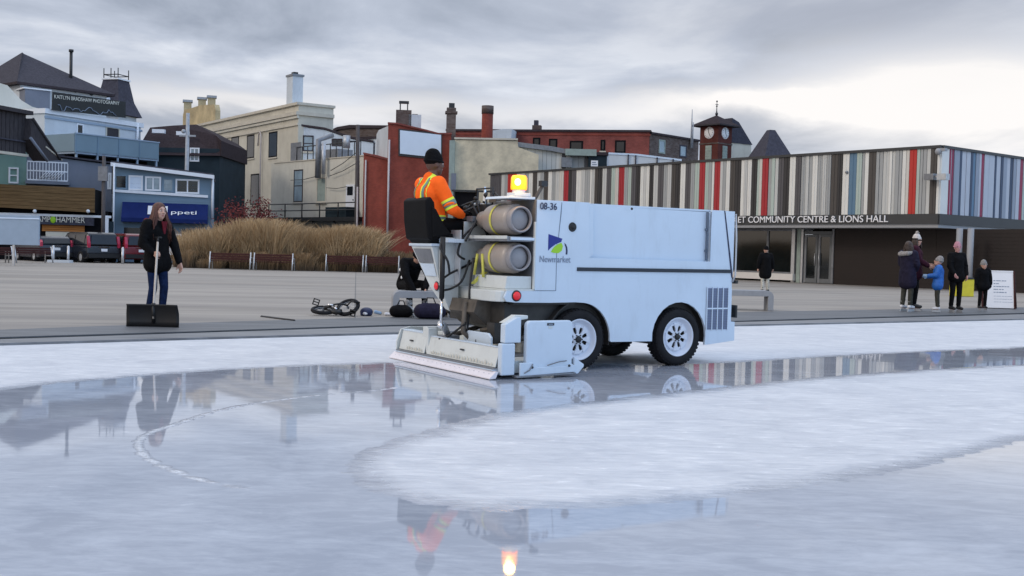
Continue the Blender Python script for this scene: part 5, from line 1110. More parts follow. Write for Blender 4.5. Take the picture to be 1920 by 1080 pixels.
def conditioner():
    yR,yL=-.46,1.80
    root=RS
    xb,xt=-1.35,-1.30
    mb=MB(); mb.prism([(xb,.115),(xb+.012,.115),(xt+.012,.33),(xt,.33)],'y',1.16,yL-.02,'machine_grey_white'); mb.prism([(xb,.115),(xb+.012,.115),(xt+.012,.31),(xt,.31)],'y',yR+.09,1.10,'machine_grey_white')
    mb.prism([(xt-.006,.31),(xt+.05,.31),(xt+.05,.322),(xt-.006,.322)],'y',yR+.1,1.08,'machine_white'); mb.prism([(xt-.006,.33),(xt+.10,.33),(xt+.10,.345),(xt-.006,.345)],'y',1.17,yL-.03,'machine_white'); rp=mb.build('rear_plate',root,bevel=.003)
    rnd=random.Random(4); mb=MB()
    y=yR+.14
    while y<yL-.2:
        if not 1.02<y<1.2: h=.018+rnd.random()*.028; mb.prism([(y,.135),(y+.03+rnd.random()*.02,.135),(y+.02,.135+h)],'x',xb-.005,xb-.001,'plaster_cream_light')
        y+=.05+rnd.random()*.02
    tag(mb.build('frost_crust',rp),kind='stuff')
    for y in (.33,1.50):
        mb=MB(); mb.box((xb+.008,y-.035,.225),(xb+.022,y+.035,.24),'iron_black'); mb.build('latch',rp)
    mb=MB(); mb.box((xb-.03,yR+.07,.095),(xb+.02,yL,.112),'grey_steel'); mb.box((xb-.045,yR+.07,.085),(xb+.02,yL,.0945),'machine_white'); mb.build('clamp_bar',root)
    mb=MB(); mb.prism([(xb-.03,.08),(xb+.0,.08),(xb-.03,.012),(xb-.10,.006),(xb-.10,.016)],'y',yR+.02,yL+.04,'blade_pink'); sq=mb.build('squeegee_towel',root)
    mb=MB()
    for k in range(22): y=yR+.10+(yL-yR-.15)*k/21; mb.box((xb-.062,y-.012,.045),(xb-.045,y+.012,.054),'letter_grey')
    mb.build('rivets',sq)
    # inside of the trough
    mb=MB(); mb.box((xt+.05,yR+.1,.05),(-.62,yL-.03,.17),'machine_grey_white'); mb.box((-.63,yR+.1,.17),(-.60,yL-.1,.36),'machine_grey_white'); mb.box((-1.25,.0,.172),(-.65,.7,.19),'grey_steel'); mb.build('trough',root)
    mb=MB(); mb.prism([(.04,.18),(.04,.38),(.10,.42),(.52,.42),(.60,.38),(.64,.18)],'x',-1.16,-1.13,'machine_white'); g=mb.build('guard_plate',root,bevel=.01); mb=MB(); mb.prism([(.33,.30),(.35,.30),(.34,.34)],'x',-1.165,-1.161,'iron_black'); mb.build('warning_mark',g)
    # left end plate, vertical dividers
    mb=MB(); mb.prism([(xb-.02,.02),(-.7,.02),(-.7,.36),(-1.2,.37),(xt-.02,.34),(xb-.02,.2)],'y',yL,yL+.025,'machine_grey_white'); mb.build('end_plate',root,bevel=.004)
    mb=MB(); mb.box((xt-.03,1.10,.12),(xt+.08,1.155,.40),'machine_grey_white'); mb.box((xt-.01,1.16,.30),(xt+.12,1.27,.41),'machine_grey_white'); mb.box((xt+.08,.86,.18),(xt+.14,1.09,.37),'machine_grey_white'); mb.build('divider_post',root,bevel=.004)
    mb=MB(); mb.box((-1.28,.80,.18),(-1.10,.98,.34),'grey_steel'); mb.tube([(-1.2,.88,.34),(-1.3,.80,.45),(-1.38,.74,.48)],.035,'pale_steel',8); mb.ball((-1.38,.73,.46),.035,'chrome'); mb.tube([(-1.2,.95,.2),(-1.2,.95,.42)],.03,'pale_steel',8); mb.build('lift_bracket',root)
    # right tower and side board
    mb=MB(); mb.box((-1.33,yR-.0,.04),(-1.17,yR+.08,.36),'machine_white'); mb.build('corner_post',root,bevel=.012)
    mb=MB(); mb.prism([(-1.29,.365),(-1.29,.55),(-1.15,.62),(-1.10,.62),(-1.10,.365)],'y',yR+.01,yR+.10,'machine_white'); mb.prism([(-1.28,.56),(-.98,.60),(-.98,.635),(-1.13,.64)],'y',yR+.07,yR+.16,'machine_grey_white'); mb.build('brush_housing',root,bevel=.008)
    mb=MB(); c=.05; x0,x1,z0,z1=-1.045,-.475,.095,.585
    o=[(x0,z0),(x1,z0),(x1,z1-c)]+[(x1-c+c*math.cos(a),z1-c+c*math.sin(a)) for a in (.4,.8,1.2,1.57)]+[(x0+c-c*math.sin(a),z1-c+c*math.cos(a)) for a in (0,.4,.8,1.2,1.57)]
    mb.prism(o,'y',yR-.01,yR+.05,'machine_white'); bd=mb.build('side_board',root,bevel=.014)
    mb=MB(); mb.box((-.80,yR-.015,.535),(-.715,yR-.0105,.56),'black_plastic'); mb.box((-.78,yR-.015,.505),(-.735,yR-.0105,.525),'machine_grey_white'); mb.box((-.785,yR-.017,.543),(-.73,yR-.0155,.552),'letter_grey'); mb.build('sticker',bd)
    mb=MB(); mb.prism([(-1.13,.03),(-.455,.05),(-.455,.115),(-.50,.14),(-.56,.115),(-.92,.115),(-.98,.165),(-1.13,.165)],'y',yR-.035,yR-.012,'machine_white'); mb.prism([(-1.17,.012),(-.44,.03),(-.44,.045),(-1.17,.035)],'y',yR-.04,yR+.06,'grey_steel'); mb.prism([(-.452,.20),(-.452,.03),(-.40,.03),(-.33,.10),(-.33,.125)],'y',yR-.02,yR+.02,'machine_white'); rn=mb.build('runner',root,bevel=.006)
    for x,z in ((-.985,.115),(-.53,.118)):
        mb=MB(); mb.lathe([(0,yR-.045),(.012,yR-.045),(.014,yR-.035)],'iron_black',(x,0,z),'y',10); mb.build('bolt',rn)
    mb=MB(); mb.tube([(-1.08,yR-.04,.06),(-1.02,yR-.045,.09),(-.98,yR-.04,.15)],.006,'grey_steel',5); mb.tube([(-.80,yR-.035,.13),(-.65,yR-.04,.165),(-.56,yR-.03,.17)],.006,'grey_steel',5); mb.build('linkage_rod',rn)
    # arms joining the conditioner to the frame
    mb=MB()
    for y in (.10,WD-.15): mb.tube([(-1.1,y,.25),(-.5,y,.42),(-.1,y,.36)],.03,'machine_dark',8)
    mb.build('tow_arm',root)
conditioner()
# ------------------------------------------------------------------ people
def V(*a): return Vector(a)
def blob(name, prims, m, parent, voxel=.012, smooth=3, T=None, fac=.5):
    mb=MB()
    for p in prims:
        if p[0]=='c':
            _,a,ra,b,rb=p; a=Vector(a); b=Vector(b); mb.tube([a,b],[ra,rb],m,14); mb.ball(a,ra,m,14,8); mb.ball(b,rb,m,14,8)
        else:
            _,c,r=p[:3]; R=p[3] if len(p)>3 else None
            if R is None: mb.ball(c,r,m,18,12)
            else: mb.ball((0,0,0),r,m,18,12,Matrix.Translation(Vector(c))@R.to_4x4())
    me=bpy.data.meshes.new(name); me.from_pydata(mb.v,[],mb.f); o=bpy.data.objects.new(name,me); COL.objects.link(o)
    bm=bmesh.new(); bm.from_mesh(me); bmesh.ops.recalc_face_normals(bm,faces=bm.faces); bm.to_mesh(me); bm.free()
    if T is not None: me.transform(T)
    r=o.modifiers.new('r','REMESH'); r.mode='VOXEL'; r.voxel_size=voxel; r.use_smooth_shade=True
    s=o.modifiers.new('s','SMOOTH'); s.factor=fac; s.iterations=smooth
    dg=bpy.context.evaluated_depsgraph_get(); nm=bpy.data.meshes.new_from_object(o.evaluated_get(dg)); o.modifiers.clear(); o.data=nm; bpy.data.meshes.remove(me); nm.name=name
    nm.materials.clear(); nm.materials.append(M[m]); nm.polygons.foreach_set('use_smooth',[True]*len(nm.polygons))
    if parent: o.parent=parent
    return o
def hand_prims(w, d, pn, side, curl=.5, k=1.0, fat=0.0):
    """palm and five fingers: w wrist, d direction, pn palm normal (fingers close towards it), side +1/-1 thumb side"""
    d=Vector(d).normalized(); pn=(Vector(pn)-d*Vector(pn).dot(d)).normalized(); s=d.cross(pn)*side
    P=[]; w=Vector(w)
    for q in (-.026,-.009,.009,.026): P.append(('c',w+s*q*.6*k,(.017+fat)*k,w+d*.085*k+s*q*k,(.0135+fat)*k))
    L=((.030,.072,.0088),(.011,.080,.0092),(-.009,.074,.0088),(-.028,.058,.0078))
    for off,ln,r in L:
        p=w+d*.088*k+s*off*k; a=0; seg=ln/3*k
        for j in range(3):
            a+=curl*(.75,.95,.8)[j]; dd=d*math.cos(a)+pn*math.sin(a); q=p+dd*seg*(1.15,1,.85)[j]; P.append(('c',p,(r+fat)*k,q,(r*.92+fat)*k)); p=q
    p=w+d*.03*k+s*.026*k; q=p+(d*.7+s*.75+pn*.25).normalized()*.040*k; P.append(('c',p,(.013+fat)*k,q,(.011+fat)*k)); q2=q+(d*.8+s*.25+pn*(.3+curl*.5)).normalized()*.034*k; P.append(('c',q,(.011+fat)*k,q2,(.0085+fat)*k))
    return P
def head_prims(c, f, up, k=1.0):
    f=Vector(f).normalized(); up=(Vector(up)-f*Vector(up).dot(f)).normalized(); l=up.cross(f)
    R=Matrix((f,l,up)).transposed(); c=Vector(c)
    def p(x,y,z): return c+(f*x+l*y+up*z)*k
    P=[('e',p(-.008,0,.02),(.098*k,.078*k,.100*k),R),('e',p(.022,0,-.045),(.070*k,.058*k,.070*k),R),('c',p(.045,0,-.092),.028*k,p(.060,0,-.085),.024*k),
       ('c',p(.084,0,.022),.010*k,p(.103,0,-.012),.013*k),('e',p(.096,0,-.016),(.013*k,.017*k,.010*k),R),
       ('c',p(.080,-.030,.034),.012*k,p(.084,.030,.034),.012*k),('c',p(.074,-.022,-.052),.012*k,p(.078,.022,-.052),.012*k),
       ('e',p(-.005,.080,-.005),(.020*k,.008*k,.030*k),R),('e',p(-.005,-.080,-.005),(.020*k,.008*k,.030*k),R),('e',p(.058,.034,-.02),(.03*k,.024*k,.026*k),R),('e',p(.058,-.034,-.02),(.03*k,.024*k,.026*k),R)]
    return P,p,R
def face_parts(body, p, R, k, iris='eye_dark'):
    for s in (-1,1):
        mb=MB(); T=Matrix.Translation(p(.081,s*.031,.012))@R.to_4x4(); mb.ball((0,0,0),(.010*k,.014*k,.0085*k),'eye_white',10,8,T); e=mb.build('eye',body)
        mb=MB(); T=Matrix.Translation(p(.0895,s*.031,.012))@R.to_4x4(); mb.ball((0,0,0),(.0035*k,.0068*k,.0068*k),'eye_dark',10,8,T); mb.build('iris',body)
        mb=MB(); mb.tube([p(.090,s*.014,.036),p(.094,s*.031,.043),p(.082,s*.050,.036)],.0038*k,'hair_brown',6); mb.build('eyebrow',body)
    mb=MB(); mb.tube([p(.078,-.024,-.050),p(.090,-.010,-.047),p(.092,0,-.050),p(.090,.010,-.047),p(.078,.024,-.050)],[.003*k,.0055*k,.0055*k,.0055*k,.003*k],'lips',8); mb.tube([p(.080,-.018,-.059),p(.089,0,-.060),p(.080,.018,-.059)],[.003*k,.0058*k,.003*k],'lips',8); mb.build('lips',body)
def J(**kw):
    j=dict(pel=V(0,0,.95),chest=V(0,0,1.27),neck=V(0,0,1.43),head=V(.02,0,1.585),
           sL=V(0,.175,1.39),sR=V(0,-.175,1.39),eL=V(-.01,.23,1.11),eR=V(-.01,-.23,1.11),wL=V(.06,.24,.87),wR=V(.06,-.24,.87),
           hL=V(0,.09,.92),hR=V(0,-.09,.92),kL=V(.02,.10,.50),kR=V(.02,-.10,.50),aL=V(-.01,.11,.09),aR=V(-.01,-.11,.09),f=V(1,0,0),up=V(0,0,1),
           tL=V(1,0,0),tR=V(1,0,0),hdL=V(.15,0,-1),hdR=V(.15,0,-1),pnL=V(0,-1,0),pnR=V(0,1,0),curlL=.35,curlR=.35)
    for k_,v in kw.items(): j[k_]=Vector(v) if isinstance(v,tuple) else v
    return j
def figure(loc, rz, sc, label, j, skin='skin', coat='black_coat', trousers='black_trousers', shoes='black_plastic', coat_z=None, fat=1.0, vox=.012, gloves=None, skates=True, blade='pale_steel', headk=1.0, cuffs=None, smooth=3, parent=None, group=None):
    r=empty('person',loc,rz,label,'person',group); r.scale=(sc,sc,sc)
    hp,p,R=head_prims(j['head'],j['f'],j['up'],headk)
    P=list(hp)+[('c',j['neck']-V(0,0,.03),.058,j['head']-Vector(j['up'])*.05*headk,.052),
       ('c',j['pel'],.125,(j['pel']+j['chest'])/2,.115),('c',(j['pel']+j['chest'])/2,.115,j['chest'],.125),('c',j['sL'],.062,j['sR'],.062),('c',j['chest']+V(0,.05,0),.11,j['chest']-V(0,.05,0),.11)]
    for s in 'LR':
        P+=[('c',j['s'+s],.052,j['e'+s],.040),('c',j['e'+s],.040,j['w'+s],.026),('c',j['h'+s],.085,j['k'+s],.055),('c',j['k'+s],.055,j['a'+s],.037),('c',j['a'+s]-V(0,0,.045),.035,j['a'+s]+Vector(j['t'+s])*.14-V(0,0,.055),.028)]
        P+=hand_prims(j['w'+s],j['hd'+s],j['pn'+s],1 if s=='L' else -1,j['curl'+s])
    body=blob('body',P,skin,r,min(vox,.0085),1,fac=.4)
    if vox<.012: body.data.name='body'
    face_parts(body,p,R,headk)
    g=.016*fat
    C=[('c',j['pel'],.135+g,(j['pel']+j['chest'])/2,.128+g),('c',(j['pel']+j['chest'])/2,.128+g,j['chest'],.135+g),('c',j['sL'],.072+g*.6,j['sR'],.072+g*.6),('c',j['chest']+V(0,.06,.02),.12+g,j['chest']-V(0,.06,-.02),.12+g),('c',j['neck']-V(0,0,.05),.085+g*.3,j['neck']-V(0,0,.0),.074+g*.3)]
    ax=(j['chest']-j['pel']).normalized()
    for q in (-1,1): C.append(('c',j['pel']+V(0,.05*q,.0)-ax*.06,.12+g,j['chest']+V(0,.04*q,0),.12+g))
    if coat_z:
        for q in (-1,1):
            C.append(('c',j['pel']+V(0,.05*q,0),.13+g,V(j['pel'].x+(.02),.075*q,coat_z),.125+g*1.3))
        C.append(('c',j['pel'],.13+g,V(j['pel'].x+.01,0,coat_z),.13+g*1.2))
    for s in 'LR':
        wj=j['w'+s]; e=j['e'+s]
        C+=[('c',j['s'+s],.068+g,e,.054+g*.8),('c',e,.054+g*.8,wj-(wj-e).normalized()*.02,.040+g*.6)]
    rnd=random.Random(int(sc*1000)+len(label))
    for s in 'LR':      # folds
        for q in range(4):
            t=.2+.22*q; a=j['s'+s].lerp(j['e'+s],t); C.append(('e',a+V(rnd.uniform(-.02,.02),rnd.uniform(-.02,.02),0),(.066+g*.7,.066+g*.7,.02),Euler((rnd.uniform(-.5,.5),rnd.uniform(-.5,.5),0)).to_matrix()))
    ct=blob('jacket',C,coat,r,vox,smooth)
    Tt=[('c',j['pel'],.13,j['pel']-V(0,0,.0)+V(.01,0,0),.13)]
    for s in 'LR':
        h,k_,a=j['h'+s],j['k'+s],j['a'+s]
        tk=.86 if trousers=='jeans' else 1.0
        Tt+=[('c',h,.098*tk,k_,.069*tk),('c',k_,.069*tk,a+V(0,0,.03),.055*tk)]
        for q in range(3): Tt.append(('e',k_.lerp(a,.45+.2*q)+V(rnd.uniform(-.01,.01),0,0),(.064*tk,.064*tk,.018),Euler((rnd.uniform(-.4,.4),rnd.uniform(-.4,.4),0)).to_matrix()))
    blob('trousers',Tt,trousers,r,vox,2)
    for s in 'LR':
        a=j['a'+s]; t=Vector(j['t'+s]).normalized()
        S=[('c',a+V(0,0,.10),.052,a-V(0,0,.015),.048),('c',a-t*.03-V(0,0,.030),.044,a+t*.15-V(0,0,.045),.036),('c',a-V(0,0,.02),.045,a+t*.09-V(0,0,.035),.042)]
        b=blob('skate' if skates else 'shoe',S,shoes,r,.010,2)
        mb=MB(); 
        if skates: mb.prism([(-.09,-.15),(.17,-.15),(.19,-.12),(.13,-.085),(-.06,-.085)],'y',-.005,.005,blade,Matrix.Translation(a)@Matrix.Rotation(math.atan2(t.y,t.x),4,'Z')); mb.build('blade',b)
        else: mb.box((-.08,-.045,-.098),(.19,.045,-.078),'rubber',Matrix.Translation(a)@Matrix.Rotation(math.atan2(t.y,t.x),4,'Z')); mb.build('sole',b)
        if gloves:
            G_=hand_prims(j['w'+s],j['hd'+s],j['pn'+s],1 if s=='L' else -1,j['curl'+s],1.0,.006)+[('c',j['w'+s]-(Vector(j['hd'+s]).normalized())*.03,.042,j['w'+s],.036)]
            blob('glove',G_,gloves,r,.008,1)
        if cuffs:
            e,w_=j['e'+s],j['w'+s]; d=(w_-e).normalized(); mb=MB(); mb.tube([w_-d*.08,w_-d*.005],[.045,.043],cuffs,14); mb.build('cuff',r)
    return r,p,R,body,ct
def hat(r,p,R,k,m,brim=None,pom=None,name='knit_hat',lift=0.0):
    o=blob(name,[('e',p(-.016,0,.048+lift),(.104*k,.088*k,.088*k),R),('e',p(-.022,0,.085+lift),(.088*k,.076*k,.085*k),R)],m,r,.010,2)
    mb=MB(); pts=[p(-.012+.105*math.cos(a),.090*math.sin(a),.028-.010*math.cos(a)+lift) for a in [2*PI*q/24 for q in range(25)]]; mb.tube(pts,.013*k,brim or m,8,cap=False); mb.build('brim',o)
    if pom:
        mb=MB(); c=p(-.02,0,.185+lift); rnd=random.Random(3)
        for q in range(90):
            d=Vector((rnd.gauss(0,1),rnd.gauss(0,1),rnd.gauss(0,1))).normalized(); mb.tube([c,c+d*.045*k],[.008,.003],pom,4)
        mb.build('pompom',o)
    return o
def hair_cap(r,p,R,k,m,name='hair',drop=0.0,strands=0,length=.35,fwd=True,seed=1,spread=.5):
    P=[('e',p(-.022,0,.036),(.100*k,.088*k,.096*k),R),('e',p(-.045,0,-.02-drop*.3),(.070*k,.084*k,(.075+drop*.5)*k),R)]
    o=blob(name,P,m,r,.010,1)
    if strands:
        rnd=random.Random(seed); mb=MB()
        for i in range(strands):
            a=rnd.uniform(.95,2*PI-.95); x0=.080*math.cos(a); y0=.080*math.sin(a)
            st=p(x0*.5-.015,y0*.5,.118); s1=p(x0*1.12-.012,y0*1.08,.05); L=length*rnd.uniform(.7,1.08)
            w1=rnd.uniform(-.012,.012); w2=rnd.uniform(-.02,.02)
            out=1+spread*rnd.uniform(.3,1.0)*.35
            q1=s1+V(0,0,-L*.3)*k+ (s1-p(-.012,0,.05))*.12+V(w1,w2,0); q2=p(x0*1.2*out-.01,y0*1.25*out,.05)+V(-w1,w2,-L*.62)*k; q3=p(x0*1.1*out-.01,y0*1.15*out,.05)+V(w1*2,-w2,-L)*k
            mb.tube([st,s1,q1,q2,q3],[.004,.008,.010,.009,.002],m,5)
        mb.build('strands',o)
    return o
ICEZ=.0
# driver: sits on the machine, seen from behind his right shoulder
def driver():
    bx,by=-1.22,1.20
    wpos=Matrix.Translation((MO[0],MO[1],0))@Matrix.Rotation(MR,4,'Z')@V(bx,by,0)
    z0=1.47-.0
    j=J(pel=(-.04,0,z0+.09),chest=(-.09,0,z0+.41),neck=(-.08,0,z0+.60),head=(-.03,-.01,z0+.755),
        sL=(-.08,.19,z0+.54),sR=(-.07,-.19,z0+.54),eL=(.12,.27,z0+.27),eR=(.06,-.27,z0+.26),wL=(.27,.08,z0+.27),wR=(.25,-.16,z0+.20),
        hL=(0,.10,z0+.08),hR=(0,-.10,z0+.08),kL=(.42,.14,z0+.10),kR=(.42,-.14,z0+.08),aL=(.50,.13,z0-.36),aR=(.50,-.13,z0-.36),
        f=(1,-.12,.02),hdL=(.8,-.3,.35),hdR=(.85,.15,.35),pnL=(0.2,-.2,-1),pnR=(.2,.2,-1),curlL=.9,curlR=.9)
    r,p,R,body,ct=figure((wpos.x,wpos.y,0),MR,1.0,'driver in orange high visibility jacket and black beanie seated on the ice machine',j,skin='skin_dark',coat='orange_hivis',trousers='black_trousers',gloves='black_coat',skates=False,vox=.011,fat=1.15,smooth=4)
    hat(r,p,R,1.06,'black_coat',lift=.012)
    blob('scarf',[('c',V(-.10,-.02,z0+.52),.055,V(-.09,.02,z0+.62),.05),('c',V(-.12,.08,z0+.50),.05,V(-.11,-.08,z0+.49),.05),('c',V(-.07,-.09,z0+.53),.05,V(.0,-.05,z0+.56),.045)],'purple_scarf',r,.010,2)
    # reflective bands: yellow with a grey core, wrapped closely over the jacket
    from mathutils.bvhtree import BVHTree
    bv=BVHTree.FromPolygons([v.co for v in ct.data.vertices],[list(f.vertices) for f in ct.data.polygons])
    def band(center_fn,axis_fn,n,h,m,off,name='reflective_band',a0=0,a1=2*PI):
        mb=MB(); rows=[]
        for q in (-1,1):
            row=[]
            for i in range(n+1):
                a=a0+(a1-a0)*i/n; c,u,w,ax=center_fn(a)
                c=c+ax*h*q; d=(u*math.cos(a)+w*math.sin(a))
                hit=bv.ray_cast(c+d*.5,-d,.6); pt=hit[0]+d*off if hit[0] is not None else c+d*.1; row.append(pt)
            rows.append(row)
        vs=rows[0]+rows[1]; k=n+1; mb.add(vs,[(i,i+1,k+i+1,k+i) for i in range(n)],m,True); return mb.build(name,ct)
    for s in 'RL':
        e,w_=j['e'+s],j['w'+s]; ss=j['s'+s]
        ax=(e-ss).normalized(); u=ax.orthogonal().normalized(); w=ax.cross(u); c=ss.lerp(e,.80)
        # (bands around a sleeve: cast from close outside)
        for h,m,off in ((.055,'yellow_hivis',.004),(.028,'grey_reflective',.007)):
            mb=MB(); n=22; rows=[]
            for q in (-1,1):
                row=[]
                for i in range(n+1):
                    a=2*PI*i/n; d=u*math.cos(a)+w*math.sin(a); cc=c+ax*h*q
                    hit=bv.ray_cast(cc,d,.14); row.append((hit[0] if hit[0] is not None else cc+d*.085)+d*off)
                rows.append(row)
            k=n+1; mb.add(rows[0]+rows[1],[(i,i+1,k+i+1,k+i) for i in range(n)],m,True); mb.build('reflective_band',ct)
    # shoulder to waist bands on the back and front (two verticals) and one waist ring
    for y in (-.10,.10):
        for hw,m,off in ((.042,'yellow_hivis',.006),(.018,'grey_reflective',.010)):
            mb=MB(); L=[];Rr=[]
            for i in range(26):
                a=PI*(-.42)+ (PI*1.84)*i/25      # around in the x-z plane over the shoulder
                for q,arr in ((-1,L),(1,Rr)):
                    c=V(-.04,y+hw*q,z0+.33); d=V(-math.cos(a+PI/2-.0)*0+math.cos(PI-a),0,math.sin(a)) ; d=V(-math.cos(a),0,math.sin(a)).normalized()
                    hit=bv.ray_cast(c+d*.6,-d,.62); arr.append((hit[0]+d*off) if hit[0] is not None else c+d*.15)
            n=len(L); mb.add(L+Rr,[(i,i+1,n+i+1,n+i) for i in range(n-1)],m,True); mb.build('reflective_band',ct)
    for hw,m,off in ((.032,'yellow_hivis',.006),(.015,'grey_reflective',.009)):
        mb=MB(); rows=[]
        for q in (-1,1):
            row=[]
            for i in range(33):
                a=2*PI*i/32; d=V(math.cos(a),math.sin(a),0); c=V(-.03,0,z0+.16+hw*q); hit=bv.ray_cast(c,d,.3); row.append((hit[0] if hit[0] is not None else c+d*.17)+d*off)
            rows.append(row)
        mb.add(rows[0]+rows[1],[(i,i+1,33+i+1,33+i) for i in range(32)],m,True); mb.build('reflective_band',ct)
driver()
def girl():
    gx,gy=G(292,609); Z=.03
    s=1.09
    j=J(head=(.045,0,1.575),neck=(.01,0,1.42),chest=(.0,0,1.26),f=(1,-.22,-.02),
        eR=(-.03,-.24,1.12),wR=(.13,-.18,.98),hdR=(.9,-.25,.0),pnR=(-.1,1,0),curlR=1.35,
        eL=(.09,.24,1.12),wL=(.22,.22,.86),hdL=(.35,0,-1),pnL=(0,-1,0),curlL=.4,
        kR=(.01,-.07,.50),aR=(-.09,-.06,.10),kL=(.09,.06,.51),aL=(.05,.06,.09))
    r,p,R,body,ct=figure((gx,gy,Z),math.radians(-28),s,'young woman with long auburn hair in black coat and blue jeans holding a snow shovel',j,coat='black_coat',trousers='jeans',shoes='black_plastic',coat_z=.84,fat=1.0,vox=.011,skates=False,cuffs='maroon_sleeve')
    hair_cap(r,p,R,1.05,'hair_auburn',strands=520,length=.44,seed=4,spread=2.0,drop=.05)
    # scarf-like red lining at the collar
    blob('hood',[('c',V(-.10,-.10,1.43),.05,V(-.12,.10,1.43),.05),('c',V(-.10,-.10,1.44),.045,V(.0,-.11,1.42),.035)],'maroon_sleeve',r,.010,2)
    mb=MB(); mb.prism([(-.05,1.44),(.05,1.44),(.012,1.26),(-.012,1.26)],'x',.135,.15,'maroon_sleeve'); mb.build('scarf',r)
    # shovel: a thing of its own, blade down on the rubber
    hw=r.matrix_world if False else (Matrix.Translation((gx,gy,Z))@Matrix.Rotation(math.radians(-28),4,'Z')@Matrix.Scale(s,4))
    hp=hw@(V(.235,-.205,.975))
    bx,by=G(286,613,Z)
    sh=empty('snow_shovel',(bx,by,Z),.03,'black plastic snow shovel with pale wooden handle standing on its blade','shovel')
    top=V(hp.x-bx,hp.y-by,hp.z-Z); d=(top-V(0,.05,.30)).normalized()
    mb=MB(); mb.tube([V(0,.03,.12),V(0,.05,.34),top,top+d*.22],[.016,.017,.017,.017],'wood_handle',10); mb.build('handle',sh)
    mb=MB(); mb.tube([top+d*.22,top+d*.30],.02,'black_plastic',8); mb.tube([top+d*.30+V(-.06,0,0),top+d*.30+V(.06,0,0)],.016,'black_plastic',8); mb.build('grip',sh)
    mb=MB(); n=14; o=[];
    for i in range(n+1):
        x=-.385+.77*i/n; cur=.05*(1-(2*i/n-1)**2)
        o.append((x,cur))
    vs=[];fs=[]
    hs=[(0,0),(.08,.012),(.2,.0),(.31,-.03),(.335,-.05)]
    for zi,yo in hs:
        for x,cur in o:
            cx=x*(1 if zi<.30 else .965); vs.append((cx,yo+cur,zi))
    k=n+1
    for a in range(len(hs)-1):
        for i in range(n): fs.append((a*k+i,a*k+i+1,(a+1)*k+i+1,(a+1)*k+i))
    mb.add(vs,fs,'black_plastic',True)
    mb.tube([(0,.055,.05),(0,.03,.35)],.03,'black_plastic',8)
    bl=mb.build('blade',sh); so_=bl.modifiers.new('s','SOLIDIFY'); so_.thickness=.012
girl()
